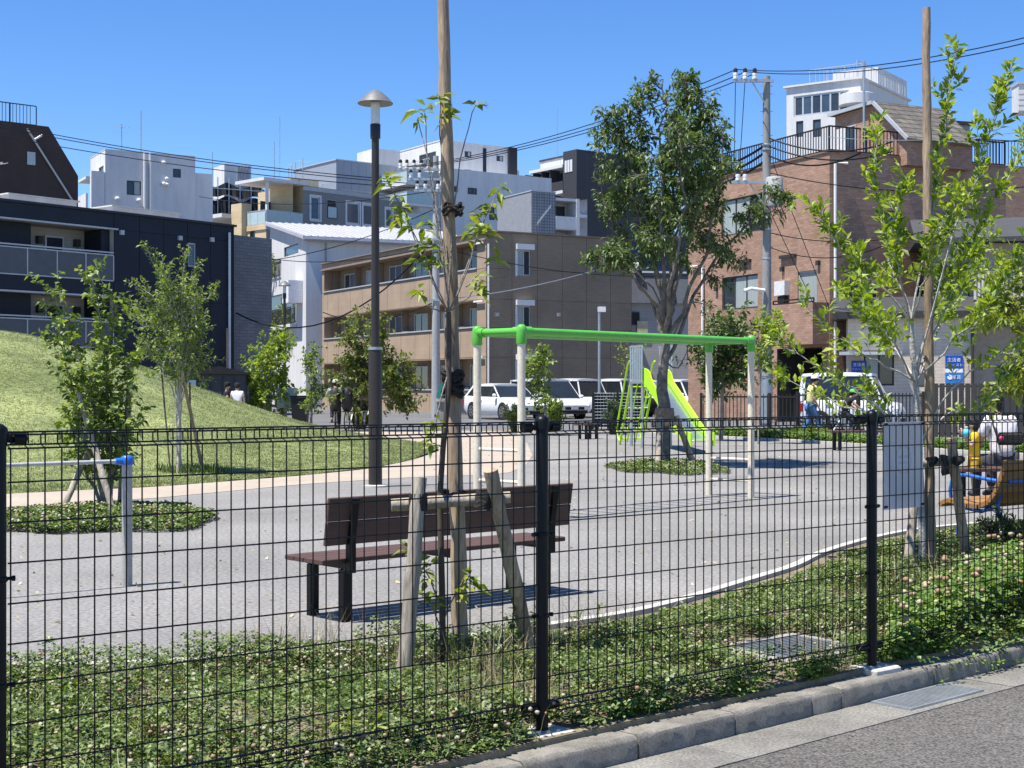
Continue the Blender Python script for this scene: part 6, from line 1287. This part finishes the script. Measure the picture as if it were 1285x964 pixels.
# ---- buildings filling the gaps near the ground
def filler(name, label, u0, u1, v, Y, deg, mat, D=6, wins=()):
    B = Bld(name, label, u0, Y, deg); H = B.px('R', (u0+u1)/2, v)[1]; Lb = B.px('R', u1, v)[0]
    for w_ in wins: B.hole('R', *w_, 2, m_dframe, m_glass)
    B.shell(Lb, D, H, mat); B.coping(m_dframe, .1, .15)
filler('garden_wall', 'low grey block wall behind the parked cars', 560, 640, 497, 69, 3, m_conc, .3)
filler('distant_house', 'distant pale house between the charcoal tower and the brick house', 780, 905, 300, 105, 8, m_lsid)
filler('distant_flats', 'distant grey flats behind the brick house right side', 1150, 1330, 232, 95, 5, m_taupe)
filler('distant_block', 'distant grey block between the white tower and terrace house', 470, 560, 262, 150, 20, m_clad)
filler('left_house', 'pale house beyond the navy flats at the left edge', -260, -60, 300, 80, 20, m_lsid)
# ================================================================ VEHICLES
m_carw = M('white_car_paint', (.76, .77, .78), .28, var=.02, scale=1, spec=.5, coat=.6); m_carb = M('black_car_paint', (.02, .02, .022), .25, var=.1, coat=.6); m_cglass = glassmat('car_glass', (.02, .024, .028), .05, .7)
m_head = M('headlamp', (.45, .47, .5), .15, var=.2, scale=8, spec=.8); m_tail = M('tail_lamp', (.35, .01, .01), .25); m_trim = M('black_trim', (.02, .02, .02), .6); m_plate = M('number_plate', (.72, .73, .70), .5, var=.08, scale=14)
def car(name, label, pos, hd, L, W, H, top, cab, roof, paint=None, roofpaint=None, wr=.33, zb=.22, wx=(.31, -.29), group=None, cat='car'):
    t = thing(name, label, cat, pos, math.atan2(hd[1], hd[0]), group); paint = paint or m_carw; hw = W/2
    xs = [q_[0] for q_ in top]; N = 26; m = MB(); vs = []; fc = []; K = 12
    for i in range(N+1):
        f = -.5+i/N; zt = float(np.interp(f, xs, [q_[1] for q_ in top])); e = abs(f)*2; wq = hw*(1-.10*max(0, (e-.78)/.22)**2); b = zb+.10*max(0, (e-.86)/.14)
        sec = [(wq*.90, b), (wq*.985, b+.14), (wq, b+(zt-b)*.5), (wq*.985, zt-.10), (wq*.93, zt-.02), (wq*.70, zt)]
        vs += [(f*L, y, z) for y, z in sec]+[(f*L, -y, z) for y, z in reversed(sec)]
    for i in range(N):
        for k in range(K): fc.append((i*K+k, i*K+(k+1) % K, (i+1)*K+(k+1) % K, (i+1)*K+k))
    fc += [tuple(range(K-1, -1, -1)), tuple(range(N*K, N*K+K))]; m.add(vs, fc); body = m.build('body', paint, t, 38)
    zt = lambda f: float(np.interp(f, xs, [q_[1] for q_ in top]))
    a0, a1 = cab; r0, r1 = roof; yb, yr = hw*.93, hw*.76; zr = H-.05
    base = [(a0*L, yb, zt(a0)-.04), (a1*L, yb, zt(a1)-.04), (a1*L, -yb, zt(a1)-.04), (a0*L, -yb, zt(a0)-.04)]; rf = [(r0*L, yr, zr), (r1*L, yr, zr), (r1*L, -yr, zr), (r0*L, -yr, zr)]
    m = MB(); m.add(base+rf, [(0,1,5,4),(1,2,6,5),(2,3,7,6),(3,0,4,7)]); m.build('windows', m_cglass, t)
    m = MB(); vs = []; fc = []
    for i in range(9):
        f = r0+(r1-r0)*i/8; c_ = .05*(1-((i-4)/4.3)**2)
        vs += [(f*L+(-.05 if i == 0 else .06 if i == 8 else 0), y, z) for y, z in ((yr+.035, zr-.05), (yr+.03, zr+.01), (yr*.6, zr+.03+c_), (-yr*.6, zr+.03+c_), (-yr-.03, zr+.01), (-yr-.035, zr-.05))]
    for i in range(8):
        for k in range(5): fc.append((i*6+k, i*6+k+1, i*6+7+k, i*6+6+k))
    fc += [tuple(range(6)), tuple(range(53, 47, -1))]; m.add(vs, fc); m.build('roof', roofpaint or paint, t, 50)
    for sy in (1, -1):
        for fb, fr, w_ in ((a1, r1, .05), (a0, r0, .09), ((a0+a1)/2+.02, (r0+r1)/2, .05), (a0*.62+a1*.38-.06, r0*.70+r1*.30-.06, .05)):
            p0, p1 = Vector((fb*L, sy*(yb+.006), zt(fb)-.06)), Vector((fr*L, sy*(yr+.012), zr-.02)); m = MB(); dx = Vector((w_, 0, 0)); n_ = Vector((0, -sy*.02, 0)); m.prism([p0-dx, p0+dx, p1+dx*.8, p1-dx*.8], n_); m.build('pillar', (roofpaint or paint) if fb in (a0, a1) else m_trim, t)
        m = MB(); m.ball((a1*L-.18, sy*(hw+.08), zt(a1)+.08), .10, .09, .075, 8, 6); m.build('mirror', paint, t, True)
        m = MB(); m.cham(L*.5-.42, L*.5-.05, *sorted((sy*hw*.60, sy*hw*.965)), zt(.47)-.24, zt(.47)-.10, .02); m.build('headlight', m_head, t)
        m = MB(); m.cham(-L*.5-.01, -L*.5+.12, *sorted((sy*hw*.66, sy*hw*.95)), zt(-.48)-.40, zt(-.48)-.12, .02); m.build('taillight', m_tail, t)
        for wf in wx:
            c = Vector((wf*L, sy*(hw-.09), wr)); Mx = Matrix.Translation(c) @ Matrix.Rotation(rad(90), 4, 'X'); m = MB(); m.lathe([(wr*1.14, -.085), (wr*1.14, .095)], 20, (0, 0, 0), Mx); m.build('wheel_arch', m_trim, t)
            m = MB(); m.lathe([(wr*.66, -.105), (wr*.94, -.11), (wr, -.08), (wr, .08), (wr*.94, .11), (wr*.66, .105)], 20, (0, 0, 0), Mx); wh = m.build('wheel', m_tyre, t, 40)
            m = MB(); m.lathe([(wr*.64, -.108), (wr*.68, -.113), (wr*.66, .113), (wr*.58, .100)], 18, (0, 0, 0), Mx)
            for k in range(7): R2 = Mx @ Matrix.Rotation(k*6.283/7, 4, 'Z'); m.box(wr*.1, wr*.64, -.028, .028, -.112, .112, R2)
            m.build('rim', m_steel, wh, 30)
    m = MB(); m.box(L*.5-.06, L*.5+.012, -hw*.55, hw*.55, zt(.49)-.24, zt(.49)-.12); m.box(L*.5-.08, L*.5+.006, -hw*.75, hw*.75, zb+.03, zb+.17); m.build('grille', m_trim, t)
    bx('number_plate', m_plate, t, L*.5+.013, L*.5+.03, -.17, .17, zb+.20, zb+.37); bx('bumper', m_trim, t, -L*.5-.02, -L*.5+.1, -hw*.8, hw*.8, zb, zb+.16)
    m = MB(); 
    for sy in (1, -1):
        for f in ((a0+a1)/2+.01, (a0+a1)/2-.13): m.box(f*L-.08, f*L+.08, *sorted((sy*(hw-.002), sy*(hw+.022))), zt(f)-.2, zt(f)-.16)
    m.build('door_handle', m_steel, t); return t
HD = (.488, -.873)
GV = lambda u, v: G(u, v)
def slot(i, back=0): return Vector((-.28, 60.6, 0))+Vector((.873, .488, 0))*i*2.55-Vector((HD[0], HD[1], 0))*back
suv = [(-.5, .92), (-.44, 1.02), (-.2, .99), (.16, .97), (.2, .96), (.38, .87), (.46, .74), (.5, .62)]
van = [(-.5, .98), (-.3, .97), (.22, .94), (.30, .90), (.42, .84), (.48, .70), (.5, .60)]
kei = [(-.5, .98), (.25, .96), (.33, .93), (.46, .86), (.5, .66)]
car('parked_suv', 'sleek white suv parked leftmost in the row', slot(0), HD, 4.5, 1.84, 1.50, suv, (-.46, .23), (-.34, .06), wr=.35)
car('parked_minivan', 'white minivan with dark side windows beside the leftmost suv', slot(1, .8), HD, 4.5, 1.70, 1.72, van, (-.485, .33), (-.46, .14), wr=.32)
car('parked_wagon', 'boxy white wagon with bright windscreen right of the minivan', slot(2, 2.2), HD, 3.6, 1.55, 1.74, kei, (-.485, .32), (-.47, .20), wr=.29)
car('parked_wagon', 'black wagon with white roof behind the mesh screen', slot(3, 2.6), HD, 3.6, 1.55, 1.74, kei, (-.485, .32), (-.47, .20), m_carb, m_carw, wr=.29)
car('parked_suv', 'white suv seen behind the slide', slot(4.3, 2.0), HD, 4.4, 1.80, 1.72, suv, (-.46, .24), (-.40, .08), wr=.36)
car('white_wagon', 'white boxy wagon behind the black bar fence below the brick house', GY(1070, 45.5), (.92, -.39), 3.1, 1.45, 1.80, kei, (-.485, .33), (-.465, .20), wr=.29)
# ================================================================ PEOPLE
m_skin = M('skin', (.48, .29, .20), .55, var=.06, scale=12); m_hair = M('black_hair', (.012, .010, .009), .55, var=.3, scale=30, stretch=(8, 8, 1))
def cloth(name, c): return M(name, c, .85, var=.10, scale=7, bump=.3, bs=25)
def skin(name, V, E, mat, parent, root, sub=2):
    ks = list(V); me = bpy.data.meshes.new(name); me.from_pydata([V[k][0] for k in ks], [(ks.index(a), ks.index(b)) for a, b in E], []); o = obj(name, me, mat, parent)
    md = o.modifiers.new('skin', 'SKIN'); md.use_smooth_shade = True
    if not me.skin_vertices: return o
    for i, k in enumerate(ks):
        r = V[k][1]; sv = me.skin_vertices[0].data[i]; sv.radius = r if isinstance(r, tuple) else (r, r); sv.use_root = (k == root)
    ss = o.modifiers.new('sub', 'SUBSURF'); ss.levels = ss.render_levels = sub; return o
def person(label, pos, face, J, s=1.0, shirt=(.7, .7, .7), trous=(.05, .06, .1), hat=None, hair='short', sleeves=.55, shoes=(.05, .05, .05), legs=1.0, hide_legs=False):
    t = thing('person', label, 'person', pos, face); g = lambda k: Vector(J[k])*s
    V = {}; E = []
    def add(k, p, r): V[k] = (tuple(p), tuple(x*s for x in r) if isinstance(r, tuple) else r*s)
    add('pel', g('pel'), (.12, .09)); add('wai', g('pel').lerp(g('che'), .45), (.10, .08)); add('che', g('che'), (.115, .085)); add('nec', g('nec'), .052); add('chin', g('nec').lerp(g('hea'), .55), (.058, .066)); add('hea', g('hea'), (.078, .092)); add('top', g('hea')+Vector((0, 0, .075))*s, (.062, .076))
    add('nos', g('hea')+Vector((0, .098, -.012))*s, .012); E += [('hea', 'nos')]
    E += [('pel', 'wai'), ('wai', 'che'), ('che', 'nec'), ('nec', 'chin'), ('chin', 'hea'), ('hea', 'top')]
    for S in 'LR':
        sg = -1 if S == 'L' else 1
        add('ear'+S, g('hea')+Vector((sg*.085, -.005, -.01))*s, .016); E.append(('hea', 'ear'+S))
        add('sh'+S, g('sh'+S), .055); add('el'+S, g('el'+S), .042); add('wr'+S, g('ha'+S), .028); hd = (g('ha'+S)-g('el'+S)).normalized(); add('pa'+S, g('ha'+S)+hd*.07*s, (.036, .02)); E += [('che', 'sh'+S), ('sh'+S, 'el'+S), ('el'+S, 'wr'+S), ('wr'+S, 'pa'+S)]
        sd = hd.cross(Vector((0, 0, 1)) if abs(hd.z) < .8 else Vector((0, 1, 0))).normalized()
        for k, (o_, l_) in enumerate(((-.024, .065), (-.008, .08), (.008, .076), (.024, .06))): add(f'f{k}{S}', g('ha'+S)+hd*(.08+l_)*s+sd*o_*s*1.3+Vector((0, 0, -.012))*s, .009); E.append(('pa'+S, f'f{k}{S}'))
        add('th'+S, g('ha'+S)+hd*.07*s+sd*-.055*s, .011); E.append(('wr'+S, 'th'+S))
        add('hi'+S, g('hi'+S), .085); add('kn'+S, g('kn'+S), .058); add('ca'+S, g('kn'+S).lerp(g('an'+S), .35), .055); add('an'+S, g('an'+S), .036); add('to'+S, g('to'+S), (.042, .03)); E += [('pel', 'hi'+S), ('hi'+S, 'kn'+S), ('kn'+S, 'ca'+S), ('ca'+S, 'an'+S), ('an'+S, 'to'+S)]
    skin('body', V, E, m_skin, t, 'pel')
    b = 1.5; C = {}
    for k in ('pel', 'wai', 'che'): r = V[k][1]; C[k] = (V[k][0], tuple(x*b for x in r))
    C['nb'] = (tuple(g('che').lerp(g('nec'), .75)), .09*s); CE = [('pel', 'wai'), ('wai', 'che'), ('che', 'nb')]
    for S in 'LR': e = g('sh'+S).lerp(g('el'+S), min(1, sleeves)); C['sh'+S] = (tuple(g('sh'+S)), .085*s); C['e'+S] = (tuple(e), .07*s); CE += [('che', 'sh'+S), ('sh'+S, 'e'+S)]
    if sleeves > 1:
        for S in 'LR': C['w'+S] = (tuple(g('el'+S).lerp(g('ha'+S), .9)), .045*s); CE.append(('e'+S, 'w'+S))
    skin('shirt', C, CE, cloth('shirt_cloth', shirt), t, 'pel')
    C = {'pel': (tuple(g('pel')-Vector((0, 0, .02))*s), (.14*s, .11*s))}; CE = []
    for S in 'LR':
        C['hi'+S] = (tuple(g('hi'+S)), .098*s); C['kn'+S] = (tuple(g('kn'+S)), .075*s); CE += [('pel', 'hi'+S), ('hi'+S, 'kn'+S)]
        if legs > .5: C['an'+S] = (tuple(g('kn'+S).lerp(g('an'+S), .9)), .058*s); CE.append(('kn'+S, 'an'+S))
    skin('trousers', C, CE, cloth('trouser_cloth', trous), t, 'pel')
    for S in 'LR':
        a, c = g('an'+S), g('to'+S); m = MB(); m.tube([a+Vector((0, -.03, -.015))*s, a+Vector((0, .02, -.03))*s, c.lerp(a, .3), c+Vector((0, .03, 0))*s], [.035*s, .047*s, .045*s, .03*s], 8); m.build('shoe', cloth('shoe', shoes), t, True)
    for sg in (-1, 1): m = MB(); m.ball(tuple(g('hea')+Vector((sg*.032, .088, .012))*s), .010*s, n=6, m=4); m.build('eye', m_dark, t, True)
    h = g('hea')
    m = MB(); m.ball(tuple(h+Vector((0, -.018, .032))*s), .094*s, .105*s, .098*s, 14, 10)
    if hair == 'bun': m.ball(tuple(h+Vector((0, -.10, .09))*s), .055*s, n=10, m=8); m.ball(tuple(h+Vector((0, -.05, -.03))*s), .085*s, .07*s, .08*s, 10, 8)
    if hair == 'bob': m.ball(tuple(h+Vector((0, -.04, -.04))*s), .095*s, .08*s, .10*s, 10, 8)
    m.build('hair', m_hair, t, True)
    if hat:
        m = MB(); hc = h+Vector((0, -.01, .06))*s; m.lathe([(.107*s, 0), (.105*s, .045*s), (.085*s, .085*s), (.04*s, .105*s), (.005*s, .108*s)], 14, tuple(hc))
        m.prism([hc+Vector((x*.1, .09+y, z))*s for x, y, z in ((-.95, 0, 0), (.95, 0, 0), (.7, .075, -.02), (-.7, .075, -.02))], (0, 0, .012*s)); m.build('cap', cloth('cap_cloth', hat), t, 40)
    return t
STAND = dict(pel=(0, 0, .92), che=(0, .0, 1.27), nec=(0, .0, 1.45), hea=(0, .03, 1.60), shL=(-.17, 0, 1.38), shR=(.17, 0, 1.38), elL=(-.22, -.02, 1.12), elR=(.22, -.02, 1.12), haL=(-.22, .08, .90), haR=(.22, .08, .90),
     hiL=(-.09, 0, .86), hiR=(.09, 0, .86), knL=(-.095, .02, .48), knR=(.095, .02, .48), anL=(-.10, -.02, .07), anR=(.10, -.02, .07), toL=(-.11, .13, .03), toR=(.11, .13, .03))
def pose(**k): d = dict(STAND); d.update(k); return d
WALK = pose(knR=(.09, .20, .50), anR=(.09, .22, .09), toR=(.09, .36, .05), knL=(-.09, -.02, .48), anL=(-.09, -.28, .13), toL=(-.09, -.16, .04), che=(0, .05, 1.26), nec=(0, .09, 1.43), hea=(0, .14, 1.57), shL=(-.17, .06, 1.37), shR=(.17, .06, 1.37), elL=(-.21, .18, 1.15), haL=(-.19, .38, 1.12), elR=(.22, .0, 1.10), haR=(.22, .12, .90))
gz = lambda u, v, Y: Vector(((u-U0)/F*Y, Y, 0))
person('child in black cap and dark shirt standing behind the mound', gz(284.5, 0, 43.5), rad(-70), STAND, .86, (.02, .02, .022), (.03, .03, .035), (.012, .012, .012))
person('child with white back panel shirt and black cap walking behind the mound', gz(298, 0, 42.8), rad(15), WALK, .86, (.62, .64, .68), (.03, .03, .035), (.015, .015, .016))
person('person in white cap, pale yellow shirt and jeans by the black fence', gz(1017, 0, 37.5), rad(-80), WALK, .97, (.62, .60, .28), (.08, .18, .36), (.75, .74, .72), shoes=(.7, .7, .68))
SIT = pose(pel=(0, 0, .49), che=(0, .06, .86), nec=(0, .12, 1.02), hea=(0, .20, 1.13), shL=(-.155, .08, .96), shR=(.155, .08, .96), elL=(-.20, .16, .74), elR=(.20, .16, .74), haL=(-.14, .34, .62), haR=(.14, .34, .62), hiL=(-.09, .04, .47), hiR=(.09, .04, .47), knL=(-.10, .44, .48), knR=(.10, .44, .48), anL=(-.10, .44, .08), anR=(.10, .44, .08), toL=(-.10, .58, .04), toR=(.10, .58, .04))
wp = gz(1259, 0, 17.0); person('dark haired person in white shirt with waist bag seated, back turned', wp, rad(12), SIT, .98, (.70, .66, .67), (.05, .05, .06), None, 'bun', .9)
t = thing('waist_bag', 'black and pink bag slung across the white shirted back', 'bag', wp+Vector((.02, -.15, .74)), rad(12))
m = MB(); m.cham(-.16, .17, -.05, .03, -.08, .07, .03, Matrix.Rotation(rad(-14), 4, 'Y') if 0 else None); m.build('bag', m_rope, t); m = MB(); m.ball((-.13, -.05, .0), .032, .02, .03, 10, 6); m.build('charm', M('pink_charm', (.5, .06, .16), .6), t, True)
m = MB(); m.tube([(-.17, -.02, .02), (-.2, .02, .16), (-.16, .10, .28)], .012, 6).tube([(.16, -.02, 0), (.22, .05, .03)], .012, 6); m.build('strap', m_rope, t, True)
cp = gz(1223, 0, 16.6); KID = pose(haL=(-.06, .20, 1.42), elL=(-.20, .06, 1.16), haR=(.10, .22, 1.38), elR=(.22, .05, 1.15)); person('small child in yellow shirt facing the blue ball by the bench', cp, rad(75), KID, .565, (.80, .48, .02), (.62, .40, .05), None, 'bob', .6, legs=.4)
t = thing('ball', 'light blue ball before the face of the child in yellow', 'ball', P(1212.5, 543.5, 16.55)); m = MB(); m.ball((0, 0, 0), .052, n=16, m=10); m.build('ball_skin', M('cyan_rubber', (.10, .48, .58), .45), t, True); m = MB(); m.lathe([(.018, .055), (.022, .07), (.008, .075)], 8); m.build('valve', m_whitep, t, True)
# ---- bicycles
def bike(label, pos, face, seatcol=None, k=1.0):
    t = thing('bicycle', label, 'bicycle', pos, face, 'bicycles'); r = .30*k
    for y in (-.52*k, .52*k):
        m = MB(); m.tube([(0, y+r*math.cos(a), r+r*math.sin(a)) for a in np.linspace(0, 6.283, 25)], .02, 6, False); wh = m.build('wheel', m_tyre, t, True); m = MB()
        for q_ in range(8): a = q_*.785; m.tube([(0, y, r), (0, y+r*math.cos(a), r+r*math.sin(a))], .004, 3)
        m.build('spokes', m_steel, wh)
    m = MB(); A, Bq, C, D = (0, -.52*k, r), (0, -.10*k, .28*k), (0, .40*k, .80*k), (0, .52*k, r); S = (0, -.20*k, .78*k)
    for a, b in ((A, Bq), (Bq, S), (S, A), (Bq, C), (C, D)): m.tube([a, b], .018, 6)
    m.build('frame', m_pipe, t, 40); m = MB(); m.tube([(-.27, .24*k, .98*k), (-.22, .34*k, 1.0*k), (0, .40*k, .98*k), (.22, .34*k, 1.0*k), (.27, .24*k, .98*k)], .013, 6).tube([C, (0, .40*k, .98*k)], .015, 6); m.build('handlebar', m_steel, t, 40)
    m = MB(); m.ball((0, -.22*k, .82*k), .09, .13, .045, 10, 6); m.build('saddle', m_black, t, True); bx('pedal', m_trim, t, -.16, .16, -.12*k, -.06*k, .26*k, .29*k)
    m = MB(); m.cham(-.16, .16, .44*k, .68*k, .70*k, .92*k, .03); m.build('basket', m_dark, t)
    if seatcol is not None:
        m = MB(); m.lathe([(.10, .62), (.15, .70), (.17, .95), (.17, 1.15), (.15, 1.26), (.08, 1.33), (.01, 1.35)], 12, (0, -.50*k, 0)); m.build('child_seat_hood', seatcol, t, 50); bx('rack', m_dark, t, -.10, .10, -.75*k, -.25*k, .60, .63)
    return t
bk = M('black_hood', (.016, .016, .018), .6, var=.2); bike('bicycle with black hooded child seat parked left of the brown lamp', gz(441, 0, 44), rad(-8), bk, 1.05)
bike('bicycle with dark child seat cover ridden by the hooded rider', gz(421, 0, 44.2), rad(6), M('grey_hood', (.03, .03, .034), .6, var=.3), 1.0)
RIDE = pose(pel=(0, -.2, .92), che=(0, -.02, 1.2), nec=(0, .06, 1.36), hea=(0, .12, 1.47), shL=(-.18, .0, 1.31), shR=(.18, .0, 1.31), elL=(-.26, .12, 1.12), elR=(.26, .12, 1.12), haL=(-.24, .28, 1.02), haR=(.24, .28, 1.02), hiL=(-.09, -.18, .86), hiR=(.09, -.18, .86), knL=(-.11, .20, .72), knR=(.11, .14, .55), anL=(-.11, .05, .36), anR=(.11, -.04, .14), toL=(-.11, .18, .32), toR=(.11, .10, .10))
person('rider in grey green hood on the bicycle beside the black child seat', gz(421, 0, 44.2), rad(6), RIDE, .98, (.34, .37, .28), (.03, .03, .035), (.42, .45, .34), sleeves=1.2)
bike('bicycle with black seat partly behind the brown lamp', gz(461, 0, 46), rad(-5), bk, .95)
bike('small bicycle under the child in green cap', gz(1066, 0, 36.2), rad(-85), None, .82)
person('child in green cap and black shirt riding a small bicycle', gz(1066, 0, 36.2), rad(-85), RIDE, .80, (.02, .02, .022), (.04, .05, .06), (.10, .45, .10))
